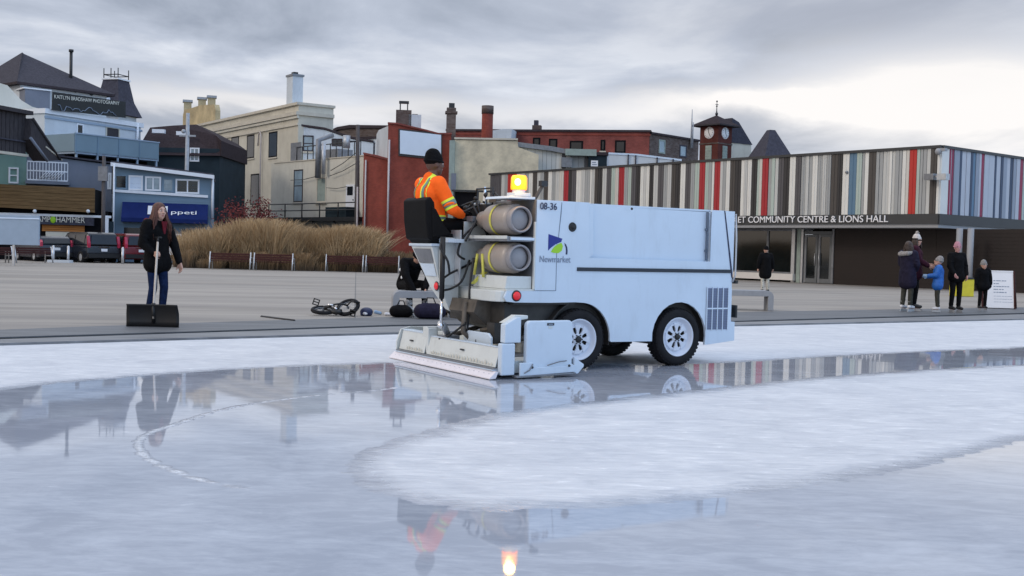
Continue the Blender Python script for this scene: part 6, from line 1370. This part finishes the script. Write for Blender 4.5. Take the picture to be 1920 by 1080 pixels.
def bench_persons():
    # concrete bench 1 and people lacing skates
    def cbench(name,pxr,py,length,rz,label,left=True):
        x,y=G(pxr,py,.03); r=empty(name,(x,y,.03),rz,label,'bench','concrete benches at the rink edge')
        mb=MB(); R=.14; h=.46; t=.13
        sgn=1 if left else -1
        outer=[(0,0),(0,h-R)]+[(sgn*(R-R*math.cos(a)),h-R+R*math.sin(a)) for a in [PI/2*k/8 for k in range(1,9)]]+[(sgn*length,h)]
        inner=[(sgn*length,h-t),(sgn*(R),h-t)]+[(sgn*(R-(R-t*.9)*math.sin(a)),h-R+(R-t*.9)*math.cos(a)-.0) for a in [PI/2*k/6 for k in range(1,6)]]+[(sgn*t,h-R-.02),(sgn*t,0)]
        mb.prism(outer+inner,'y',0,.55,'concrete'); mb.box((min(sgn*(length-.3),sgn*length),.05,0),(max(sgn*(length-.3),sgn*length),.5,h-t-.002),'concrete'); mb.build('slab',r,bevel=.01); return r
    cbench('concrete_bench',736,592,1.9,.16,'rounded grey concrete bench where people lace their skates')
    cbench('concrete_bench',1450,583,1.9,-.05,'rounded grey concrete bench beyond the front of the ice machine',left=False)
    x,y=G(770,590,.03)
    j=J(pel=(-.16,0,.60),chest=(.06,0,.88),neck=(.22,0,1.0),head=(.34,0,1.09),sL=(.16,.19,.98),sR=(.16,-.19,.98),eL=(.34,.24,.74),eR=(.34,-.24,.74),wL=(.50,.10,.50),wR=(.50,-.12,.45),
        hL=(-.12,.10,.56),hR=(-.12,-.10,.56),kL=(.30,.16,.58),kR=(.30,-.16,.56),aL=(.40,.14,.15),aR=(.42,-.17,.15),f=(.8,0,-.6),up=(.6,0,.8),hdL=(.4,-.2,-.9),hdR=(.4,.2,-.9),curlL=.8,curlR=.8)
    r,p,R,b,c=figure((x-.05,y+.28,.03),math.radians(-62),1.0,'skater in black jacket with white logos bending forward on the bench to lace skates',j,coat='black_coat',trousers='black_trousers',shoes='white_leather',fat=1.7,vox=.014)
    hat(r,p,R,1.0,'black_coat')
    mb=MB(); 
    for a,b_,q in ((.12,-.262,.84),(.30,-.30,.70)): mb.ball((a,b_,q),(.035,.012,.03),'letter_white',8,6)
    mb.build('logo_patch',c)
    x,y=G(815,592,.03)
    j2=J(**{k:v for k,v in j.items()}); 
    r,p,R,b,c=figure((x+.35,y+.25,.03),math.radians(-80),.98,'second seated skater in dark clothes mostly hidden behind the driver platform',j2,coat='navy_parka',trousers='maroon_coat',shoes='black_plastic',fat=1.4,vox=.014)
    hair_cap(r,p,R,1.0,'hair_brown')
    def bag(px,py,w,h,m,label):
        x,y=G(px,py,.03); o=blob('sports_bag',[('c',(-w/2,0,h*.45),h*.45,(w/2,0,h*.42),h*.42),('c',(-w/3,0,h*.6),h*.35,(w/3,.02,h*.62),h*.33)],m,None,.012,2); o.location=(x,y,.03); tag(o,label,'bag')
        o2=MB(); o2.tube([(-w/3,0,h*.85),(-w/6,0,h*1.25),(w/6,0,h*1.25),(w/3,0,h*.85)],.012,'black_plastic',6); o2.build('strap',o)
    bag(752,595,.22,.24,'black_coat','small black sports bag under the left end of the bench'); bag(806,598,.32,.30,'navy_parka','larger navy black sports bag in front of the skaters')
    bag(846,592,.12,.30,'black_coat','dark upright bag beside the black hydraulic post')
    for i,(px,py,lab) in enumerate(((763,594,'grey and white skate standing beside the small black bag'),(838,590,'grey and red skate standing beside the larger navy bag'))):
        x,y=G(px,py,.03); o=blob('skate',[('c',(0,0,.26),.055,(0,0,.14),.05),('c',(-.03,0,.12),.045,(.16,0,.11),.038)],'knit_grey',None,.010,2); o.location=(x,y,.03); o.rotation_euler=(0,0,-.8+.5*i); tag(o,lab,'skate','spare skates on the rubber matting')
        mb=MB(); mb.prism([(-.1,.0),(.2,.0),(.22,.03),(.15,.075),(-.07,.075)],'y',-.006,.006,'pale_steel'); mb.build('blade',o); mb=MB(); mb.tube([(.02,-.05,.22),(.05,.05,.2),(.02,-.05,.17),(.06,.05,.16)],.008,'letter_white',5); mb.build('laces',o)
bench_persons()
def bike():
    x,y=G(627,592,.03); r=empty('childs_bicycle',(x,y,.03),0,'small black childrens bicycle lying on its side at the rink edge','bicycle')
    def whl(c,R,tilt,rz_):
        T=Matrix.Translation(c)@Matrix.Rotation(rz_,4,'Z')@Matrix.Rotation(tilt,4,'X'); mb=MB(); pts=[T@V(R*math.cos(a),R*math.sin(a),0) for a in [2*PI*k/32 for k in range(33)]]; mb.tube(pts,.036,'rubber',10,cap=False); w=mb.build('wheel',r)
        mb=MB(); mb.tube([T@V((R-.035)*math.cos(a),(R-.035)*math.sin(a),0) for a in [2*PI*k/28 for k in range(29)]],.009,'grey_steel',6,cap=False)
        for k in range(10): a=PI*k/5; mb.tube([T@V(0,0,0),T@V((R-.04)*math.cos(a),(R-.04)*math.sin(a),0)],.003,'pale_steel',4)
        mb.tube([T@V(0,0,-.03),T@V(0,0,.03)],.02,'grey_steel',8); mb.build('rim',w)
    whl(V(-.22,.10,.09),.19,math.radians(12),.25); whl(V(.22,.14,.15),.19,math.radians(38),-.35)
    mb=MB(); mb.tube([(-.22,.10,.11),(-.02,.0,.20),(.10,.06,.22),(.22,.14,.18)],.017,'black_plastic',8); mb.tube([(-.02,0,.20),(.03,-.04,.08),(-.22,.10,.11)],.015,'black_plastic',8); mb.tube([(.10,.06,.22),(.03,-.04,.08)],.015,'black_plastic',8); mb.build('frame',r)
    mb=MB(); mb.tube([(-.20,.05,.17),(-.10,-.02,.20),(-.02,-.03,.19)],.013,'chrome',8); mb.tube([(.0,-.03,.15),(.05,-.05,.12)],.02,'chrome',8); mb.build('crank',r)
    for c in ((-.33,-.02,.24),(.33,-.05,.06)):
        mb=MB(); T=Matrix.Translation(c)@Matrix.Rotation(.3,4,'Y'); 
        for z in (-.05,0,.05): mb.box((-.055,-.03,z-.008),(.055,.03,z+.008),'black_plastic',T)
        for q in (-.055,.045): mb.box((q,-.03,-.058),(q+.012,.03,.058),'black_plastic',T)
        mb.build('pedal',r)
    mb=MB(); mb.tube([(.05,.0,.04),(.12,-.03,.10),(.02,-.05,.03)],.03,'black_plastic',8); mb.ball((.04,-.02,.07),(.11,.07,.05),'black_plastic'); mb.build('saddle',r)
    mb=MB(); mb.tube([(.22,.14,.2),(.30,.05,.27),(.42,.10,.25)],.013,'black_plastic',8); mb.tube([(.36,.0,.26),(.42,.16,.24)],.02,'rubber',8); mb.build('handlebar',r)
    # helmet, gloves
    def small(px,py,prs,m,label,cat,nm,extra=None):
        x,y=G(px,py,.03); o=blob(nm,prs,m,None,.008,1); o.location=(x,y,.03); tag(o,label,cat)
        if extra: extra(o)
    def hx(o):
        mb=MB(); mb.ball((-.01,-.075,.05),(.05,.03,.035),'letter_white',10,8); mb.build('logo_patch',o)
        mb=MB()
        for q in (-.05,0,.05): mb.tube([(q,-.05,.12),(q,.05,.13)],.012,'letter_navy',6)
        mb.build('vents',o)
    small(687,592,[('e',(0,0,.07),(.12,.10,.085)),('c',(-.08,-.04,.03),.03,(.08,-.04,.03),.03)],'letter_navy','navy kids helmet with white patch beside the small bicycle','helmet','helmet',hx)
    small(708,590,[('c',(-.04,0,.05),.035,(.05,0,.03),.03)],'blue_pale','pale blue glove lying next to the helmet','glove','glove'); small(732,592,[('c',(-.09,0,.03),.025,(.07,0,.025),.022),('c',(-.09,.0,.03),.03,(-.04,.02,.03),.03)],'white_leather','white and navy mitten lying left of the concrete bench','glove','mitten')
    x,y=G(522,601,.03)
    mb=MB(); a=V(*G(490,597,.0),.035); b=V(*G(552,605,.0),.035)
    mb.tube([a,b],.02,'black_plastic',6); o=mb.build('stick'); tag(o,'thin dark stick lying on the rubber matting left of the bicycle','stick')
bike()
def right_group():
    def at(px,py): x,y=G(px,py,.03); return x,y
    # woman in long navy parka seen from behind
    x,y=at(1699,584); j=J(eL=(.05,.23,1.13),eR=(.05,-.23,1.13),wL=(.18,.12,.98),wR=(.18,-.12,.98),hdL=(.8,-.5,0),hdR=(.8,.5,0),f=(1,.1,0))
    r,p,R,b,c=figure((x,y,.09),math.radians(35),.97,'woman in long dark navy parka with fur hood, leftmost of the standing group',j,coat='navy_parka',trousers='khaki_trousers',shoes='white_leather',coat_z=.66,fat=2.0,vox=.014)
    hair_cap(r,p,R,1.0,'hair_brown',strands=120,length=.30,seed=9,spread=.8)
    blob('fur_hood',[('c',V(-.16,-.10,1.40),.06,V(-.19,.10,1.38),.06),('c',V(-.16,-.10,1.40),.055,V(-.05,-.15,1.42),.045),('c',V(-.19,.10,1.38),.055,V(-.05,.15,1.42),.045)],'fur_grey',r,.014,2)
    x,y=at(1720,584); j=J(eL=(.05,.23,1.13),eR=(.10,-.22,1.13),wL=(.26,.16,1.03),wR=(.30,-.16,1.00),hdL=(.9,-.1,-.1),hdR=(.9,.1,-.2),f=(1,-.35,-.1))
    r,p,R,b,c=figure((x,y+.25,.09),math.radians(-25),1.06,'tall woman in maroon coat and white pompom hat handing something to the child',j,coat='maroon_coat',trousers='black_trousers',shoes='black_plastic',coat_z=.80,fat=1.5,vox=.014)
    hat(r,p,R,1.02,'knit_white','black_coat','knit_white'); hair_cap(r,p,R,.98,'hair_brown',strands=160,length=.36,seed=12,spread=.9)
    # child in blue
    x,y=at(1757,586); j=J(eL=(.10,.22,1.14),eR=(.08,-.22,1.12),wL=(.33,.14,1.12),wR=(.32,-.12,1.08),hdL=(1,0,.1),hdR=(1,0,.1),f=(1,-.1,.25))
    r,p,R,b,c=figure((x,y,.09),math.radians(165),.74,'child in bright blue winter jacket and grey fur hat reaching out a hand',j,coat='blue_jacket',trousers='khaki_trousers',shoes='white_leather',coat_z=.80,fat=2.4,vox=.016,headk=1.22,gloves='blue_pale')
    hat(r,p,R,1.28,'fur_grey','knit_grey')
    # adult black
    x,y=at(1790,586); j=J(eL=(.02,.24,1.12),eR=(.06,-.24,1.12),wL=(.12,.22,.90),wR=(.20,-.20,.93),f=(1,-.25,-.1),hdR=(.7,0,-.7))
    r,p,R,b,c=figure((x,y,.09),math.radians(-75),.96,'adult in black jacket and pink knit hat standing between the two children',j,skin='skin_pink',coat='black_coat',trousers='black_trousers',shoes='black_plastic',coat_z=.84,fat=1.5,vox=.014)
    hat(r,p,R,1.02,'knit_pink','knit_pink')
    # small child black
    x,y=at(1841,583); j=J(eL=(.0,.25,1.14),eR=(.0,-.25,1.14),wL=(.05,.27,.90),wR=(.05,-.27,.90),f=(1,0,0))
    r,p,R,b,c=figure((x,y,.09),math.radians(-85),.70,'small child in puffy black snowsuit standing in front of the sandwich board',j,coat='black_coat',trousers='black_trousers',shoes='black_plastic',coat_z=.82,fat=2.8,vox=.016,headk=1.25,gloves='black_coat')
    hat(r,p,R,1.3,'knit_grey','knit_grey')
    # distant walker in black by the glazing
    x,y=G(1434,548,.03); j=J(eL=(.0,.27,1.13),eR=(.0,-.27,1.13),wL=(.02,.30,.90),wR=(.02,-.30,.90))
    r,p,R,b,c=figure((x,y,.03),math.radians(100),.93,'lone person in black coat and cream trousers walking toward the glass front',j,coat='black_coat',trousers='cream_trousers',shoes='black_plastic',coat_z=.66,fat=2.0,vox=.016,skates=False)
    hat(r,p,R,1.0,'black_coat')
    # sandwich board sign
    x,y=G(1868,578,.03); r=empty('sandwich_board',(x,y,.03),math.radians(-10),'white sandwich board notice with brown wooden side frame','sign'); H=1.02; w=.78
    for s in (-1,1):
        T=Matrix.Translation((0,.24*s,0))@Matrix.Rotation(math.radians(13*s),4,'X'); mb=MB(); mb.box((-w/2,-.012,.02),(w/2,.012,H),'sign_white',T); f=mb.build('panel',r)
        mb=MB(); mb.box((-w/2-.04,-.03,0),(-w/2-.001,.03,H+.02),'bench_wood',T); mb.box((w/2+.001,-.03,0),(w/2+.04,.03,H+.02),'bench_wood',T); mb.box((-w/2,-.025,H+.001),(w/2,.025,H+.03),'sign_white',T); mb.build('frame',f)
        if s<0:
            mb=MB(); rnd=random.Random(8)
            for k,(z,L) in enumerate(((.76,.42),(.68,.16),(.60,.46),(.52,.28),(.44,.40),(.34,.5),(.26,.5),(.18,.5))):
                h=.022 if k<5 else .008; x0=-.12
                for q in range(int(L/.07)): mb.box((x0+q*.07,-.016,z),(x0+q*.07+.045+rnd.random()*.02,-.0125,z+h),'letter_grey',T)
            mb.build('lettering',f)
    mb=MB(); mb.prism([(-.32,.02),(.32,.02),(.02,H)],'x',w/2+.045,w/2+.06,'brown_panel'); mb.build('side_board',r)
    x,y=G(1809,556,.03); r=empty('yellow_salt_box',(x,y,.03),.1,'yellow salt box with dark lid leaning beside the canopy columns','box'); mb=MB(); mb.prism([(-.34,0),(.34,0),(.34,.62),(-.22,.62),(-.34,.50)],'y',0,.5,'yellow_box'); mb.build('body',r,bevel=.02); mb=MB(); mb.box((-.36,-.03,.625),(.36,.53,.68),'iron_black'); mb.build('lid',r)
right_group()
# ------------------------------------------------------------------ park benches, tall grass, shrubs, cars, board
def park_benches():
    def make(L):
        r=empty('park_bench',(0,0,0)); mb=MB()
        for k in range(3): mb.box((-L/2+.04,-.02-.02*k,.50+k*.12),(L/2-.04,.01-.02*k,.60+k*.12),'bench_wood')
        mb.build('backrest',r); mb=MB()
        for k in range(4): mb.box((-L/2+.04,-.10-k*.115,.42),(L/2-.04,0-k*.115-.02,.45),'bench_wood')
        mb.build('seat',r)
        for s in (-1,1):
            x=s*(L/2); mb=MB(); mb.tube([(x,.08,0),(x,-.0,.44),(x,-.08,.90)],.032,'aluminium',8); mb.tube([(x,-.48,0),(x,-.46,.62),(x,-.10,.64)],.028,'aluminium',8); mb.tube([(x,.0,.40),(x,-.47,.40)],.024,'aluminium',8); mb.build('leg',r)
        return r
    p=make(1.85)
    spots=[(392,470,506,'leftmost of the four slatted park benches before the tall grass'),(475,549,507,'second from left of the four slatted park benches before the tall grass'),(610,681,508,'third from left of the four slatted park benches before the tall grass'),(685,748,509,'rightmost park bench of four, nearest the ice machine seat'),(28,98,493,'park bench at the far left under the grey board'),(-60,24,493,'park bench cut by the left frame edge under the grey board')]
    for i,(a,b,y,lab) in enumerate(spots):
        xa,ya=G(a,y,.026); xb,yb=G(b,y,.026); 
        if i>=2 and i<4: # keep the row near the grass bed
            Y=53.5; xa=ray(a,y)[0]*Y; xb=ray(b,y)[0]*Y; ya=yb=Y
        if i<2: Y=52.5; xa=ray(a,y)[0]*Y; xb=ray(b,y)[0]*Y; ya=yb=Y
        o=p if i==0 else copy_tree(p); o.location=((xa+xb)/2,(ya+yb)/2,.026); o.rotation_euler=(0,0,PI+math.atan2(yb-ya,xb-xa)); o.scale=((math.hypot(xb-xa,yb-ya))/1.9,1,.92)
        tag(o,lab,'bench','slatted park benches')
park_benches()
def grasses():
    m,n,l,b=nt('dry_grass'); at=n.new('ShaderNodeAttribute'); at.attribute_name='tone'
    cr=n.new('ShaderNodeValToRGB'); e=cr.color_ramp.elements; e[0].position=0; e[0].color=(.035,.024,.016,1); e[1].position=1; e[1].color=(.50,.355,.20,1); q=cr.color_ramp.elements.new(.45); q.color=(.26,.165,.082,1)
    l.new(at.outputs['Fac'],cr.inputs['Fac']); l.new(cr.outputs[0],b.inputs['Base Color']); b.inputs['Roughness'].default_value=.8; M['dry_grass']=m
    def bed(name,pxs,Y0,Y1,hfun,n,seed,label,tone=(0,1),lean=.35):
        rnd=random.Random(seed); vs=[];fs=[];tn=[]
        clumps=[]
        for k in range(int(n/220)):
            px=rnd.uniform(*pxs); Y=rnd.uniform(Y0,Y1); clumps.append((px,Y,rnd.choice((.62,.8,.9,1.0,1.12)),rnd.uniform(-.28,.2)))
        for px,Y,ks,dt in clumps:
            cx=ray(px,500)[0]*Y
            for i in range(220):
                a=rnd.uniform(0,2*PI); rr=abs(rnd.gauss(0,.16)); h=hfun(px)*ks*rnd.uniform(.55,1.05); x=cx+rr*math.cos(a); y=Y+rr*math.sin(a)
                ld=rnd.gauss(0,lean)*h*.8+.12*h; lx=ld*math.cos(a)+.12*h; ly=ld*math.sin(a); w=rnd.uniform(.005,.012)
                pts=[(x,y,0,w),(x+lx*.25,y+ly*.25,h*.5,w),(x+lx*.65,y+ly*.65,h*.82,w*1.6),(x+lx,y+ly,h,w*.3)]
                o=len(vs); t0=rnd.uniform(.0,.2)+dt
                for j_,(X,Y_,Z,w_) in enumerate(pts):
                    wd=(math.sin(a*3)*w_,math.cos(a*3)*w_*.3) ; vs+= [(X-w_,Y_-wd[1],Z),(X+w_,Y_+wd[1],Z)]; tv=tone[0]+(tone[1]-tone[0])*min(1,max(0,(.12,.48,.85,.95)[j_]+t0-.1)); tn+=[tv,tv]
                for j_ in range(3): fs.append((o+2*j_,o+2*j_+1,o+2*j_+3,o+2*j_+2))
        me=bpy.data.meshes.new(name); me.from_pydata(vs,[],fs); a_=me.attributes.new('tone','FLOAT','POINT'); a_.data.foreach_set('value',np.array(tn,dtype=np.float32)); me.materials.append(M['dry_grass'])
        o=bpy.data.objects.new(name,me); COL.objects.link(o); tag(o,label,'grass',None,'stuff'); return o
    def hf(px): return 1.95+.25*math.sin(px*.031)+.35*math.exp(-((px-530)/45)**2)-.35*max(0,(px-600)/120)
    bed('tall_grass',(338,700),54.5,58.5,hf,88000,3,'tall tan ornamental grasses in a bed behind the park benches')
    bed('low_dry_grass',(560,775),54.2,57.5,lambda px:.95,26000,5,'low dark brown dried perennials right of the tall tan grass',(0,.34))
    bed('low_dry_grass',(340,620),53.6,54.3,lambda px:.8,9000,6,'short brown undergrowth right behind the park bench row',(0,.5))
grasses()
def red_shrubs():
    def shrub(px,Y,h,w,seed,label,n=900):
        x=ray(px,500)[0]*Y; r=empty('red_leaved_shrub',(x,Y,0),0,label,'shrub','red leaved shrubs by the cream building'); rnd=random.Random(seed); mb=MB(); tips=[]
        for i in range(16):
            a=rnd.uniform(0,2*PI); t=V(math.cos(a)*w*rnd.uniform(.2,.9),math.sin(a)*w*.5,h*rnd.uniform(.6,1)); k=t*.5+V(rnd.uniform(-.1,.1),0,.1); mb.tube([V(0,0,0),k,t],[.04,.025,.01],'twig',5); tips+=[k,t,(k+t)/2]
        mb.build('stem',r); mb=MB()
        for i in range(n):
            c=rnd.choice(tips)+V(rnd.gauss(0,.22),rnd.gauss(0,.2),rnd.gauss(0,.2)); d=Vector((rnd.gauss(0,1),rnd.gauss(0,1),rnd.gauss(0,1))).normalized()*.07; u=d.orthogonal().normalized()*.05; mb.add([c-d,c+u,c+d,c-u],[(0,1,2,3)],'leaf_red')
        mb.build('leaves',r)
    shrub(432,66,3.3,1.2,1,'red leaved shrub at the foot of the blue shop corner'); shrub(470,68,4.2,1.6,2,'largest red leaved shrub rising behind the tall grass',1500); shrub(505,67,3.0,1.3,3,'red leaved shrub below the dark balcony railing')
red_shrubs()
def cars():
    def suv(name,label,paint,loc,rz,L=4.5,H=1.72,Wd=1.85,van=False):
        r=empty(name,loc,rz,label,'car'); W2=Wd/2
        body=[(-L/2,.35),(-L/2-.02,.62),(-L/2+.02,.98),(-L/2+.12,1.02),(L/2-1.15,1.02),(L/2-.25,.92),(L/2,.72),(L/2+.02,.38),(L/2-.3,.28),(-L/2+.3,.28)]
        cab=[(-L/2+.05,1.02),(-L/2+.22,H-.08),(-L/2+.45,H),(.35,H),(.75,H-.06),(1.35,1.02)] if not van else [(-L/2+.02,1.0),(-L/2+.06,H-.06),(-L/2+.2,H),(1.0,H),(1.3,H-.08),(1.75,1.0)]
        mb=MB(); mb.prism(body,'y',-W2,W2,paint)
        n=len(cab); ins=.14; vs=[(x,-W2+(.0 if z<1.1 else ins),z) for x,z in cab]+[(x,W2-(.0 if z<1.1 else ins),z) for x,z in cab]
        mb.add(vs,[list(range(n))[::-1],list(range(n,2*n))]+[(i,(i+1)%n,n+(i+1)%n,n+i) for i in range(n)],paint); b=mb.build('body',r,bevel=.06)
        g=MB(); y=W2-ins*.5+.005
        for s in (-1,1):
            for a,c in ((-L/2+.42,-.62),(-.55,.30),(.36,.98)):
                xa=a+.05; xb=c-.25 if c>.9 else c
                T=Matrix.Identity(4); yo=lambda z:(W2-ins*(z-1.02)/(H-1.02)+.012)*s
                g.add([(a,yo(1.08),1.08),(c,yo(1.08),1.08),(xb,yo(H-.14),H-.14),(xa,yo(H-.14),H-.14)],[(0,1,2,3)],'glass_dark')
        g.add([(-L/2-.005,-W2+.2,1.08),(-L/2-.005,W2-.2,1.08),(-L/2+.15,W2-.3,H-.14),(-L/2+.15,-W2+.3,H-.14)],[(0,1,2,3)],'glass_dark')
        g.add([(1.33,-W2+.15,1.06),(1.33,W2-.15,1.06),(.80,W2-.28,H-.10),(.80,-W2+.28,H-.10)],[(0,1,2,3)],'glass_dark'); g.build('window',b)
        for x in (-L/2+.85,L/2-.85):
            for s in (-1,1):
                w=MB(); w.lathe([(.20,-.11),(.34,-.11),(.36,-.06),(.36,.06),(.34,.11),(.20,.11)],'rubber',(x,s*(W2-.10),.36),'y',28); wo=w.build('wheel',r); w=MB(); w.lathe([(0,s*.10),(.10,s*.112),(.20,s*.10),(.23,s*.08)],'pale_steel',(x,s*(W2-.10),.36),'y',20); w.build('rim',wo)
        for s in (-1,1):
            t=MB(); t.prism([(-L/2-.03,.90),(-L/2+.06,.90),(-L/2+.16,H-.2),(-L/2+.10,H-.2),(-L/2-.03,1.12)],'y',s*(W2-.10)-.07,s*(W2-.10)+.07,'tail_red'); t.build('tail_lamp',r)
        t=MB(); t.box((-L/2-.045,-.17,.70),(-L/2-.02,.17,.84),'sign_white'); t.build('number_plate',r)
        t=MB(); t.box((-L/2-.08,-W2+.05,.36),(-L/2+.02,W2-.05,.58),'black_plastic'); t.build('bumper',r); t=MB(); t.box((-L/2-.04,-.3,.92),(-L/2-.0,.3,.95),'chrome'); t.build('trim',r)
        for s in (-1,1): t=MB(); t.ball((.95,s*(W2+.08),1.08),(.08,.1,.07),paint); t.build('mirror',r)
        return r
    def P(px,Y): return (ray(px,490)[0]*Y,Y,-.05)
    suv('parked_car','black compact sport utility car with tall red tail lamps','car_black',P(162,61.6),math.radians(134))
    suv('parked_car','dark red hatchback car parked right of the black sport utility car','car_red',P(243,62.6),math.radians(126),4.2,1.70)
    suv('parked_car','dark navy car half hidden behind the grey board','car_navy',P(80,61.8),math.radians(132),4.3,1.45)
    suv('parked_van','white van showing between the young woman and the tall grass','car_white',P(352,63.5),math.radians(100),4.8,1.75,1.9,True)
cars()
def board():
    x0,y0=G(0,520,0); Y=50; xr=ray(73,440)[0]*Y; xl=ray(-120,440)[0]*Y; zt=AT(20,404,Y)[2]; zb=AT(20,460,Y)[2]
    r=empty('grey_display_board',(xl,Y,.026),0,'large blank pale grey blue board on low posts at left edge','board'); w=xr-xl
    mb=MB(); mb.box((0,0,zb),(w,.12,zt),'board_grey_blue'); mb.box((0,-.03,zt-.18),(w+.02,-.002,zt-.12),'board_blue_white'); mb.build('panel',r,bevel=.03)
    for x in (.6,w-1.2): mb=MB(); mb.box((x,.02,0),(x+.1,.1,zb-.002),'aluminium'); mb.build('post',r)
    # low white kerb blocks by the street, bollards
    for i,(px,lab) in enumerate(((100,'stub bollard in front of the dark navy car'),(128,'stub bollard in front of the black car wheel'),(230,'stub bollard before the dark red car'))):
        Y=58.8; x=ray(px,485)[0]*Y; mb=MB(); mb.tube([(0,0,0),(0,0,.85)],.07,'aluminium',10); mb.ball((0,0,.85),.07,'aluminium'); o=mb.build('bollard'); o.location=(x,Y,.0); tag(o,lab,'bollard','steel bollards along the street')
    Y=58.2; mb=MB(); mb.box((ray(88,490)[0]*Y,Y,.02),(ray(130,490)[0]*Y,Y+.5,.16),'plaster_white'); o=mb.build('kerb_block'); tag(o,'white painted kerb block in front of the parked cars','kerb')
board()
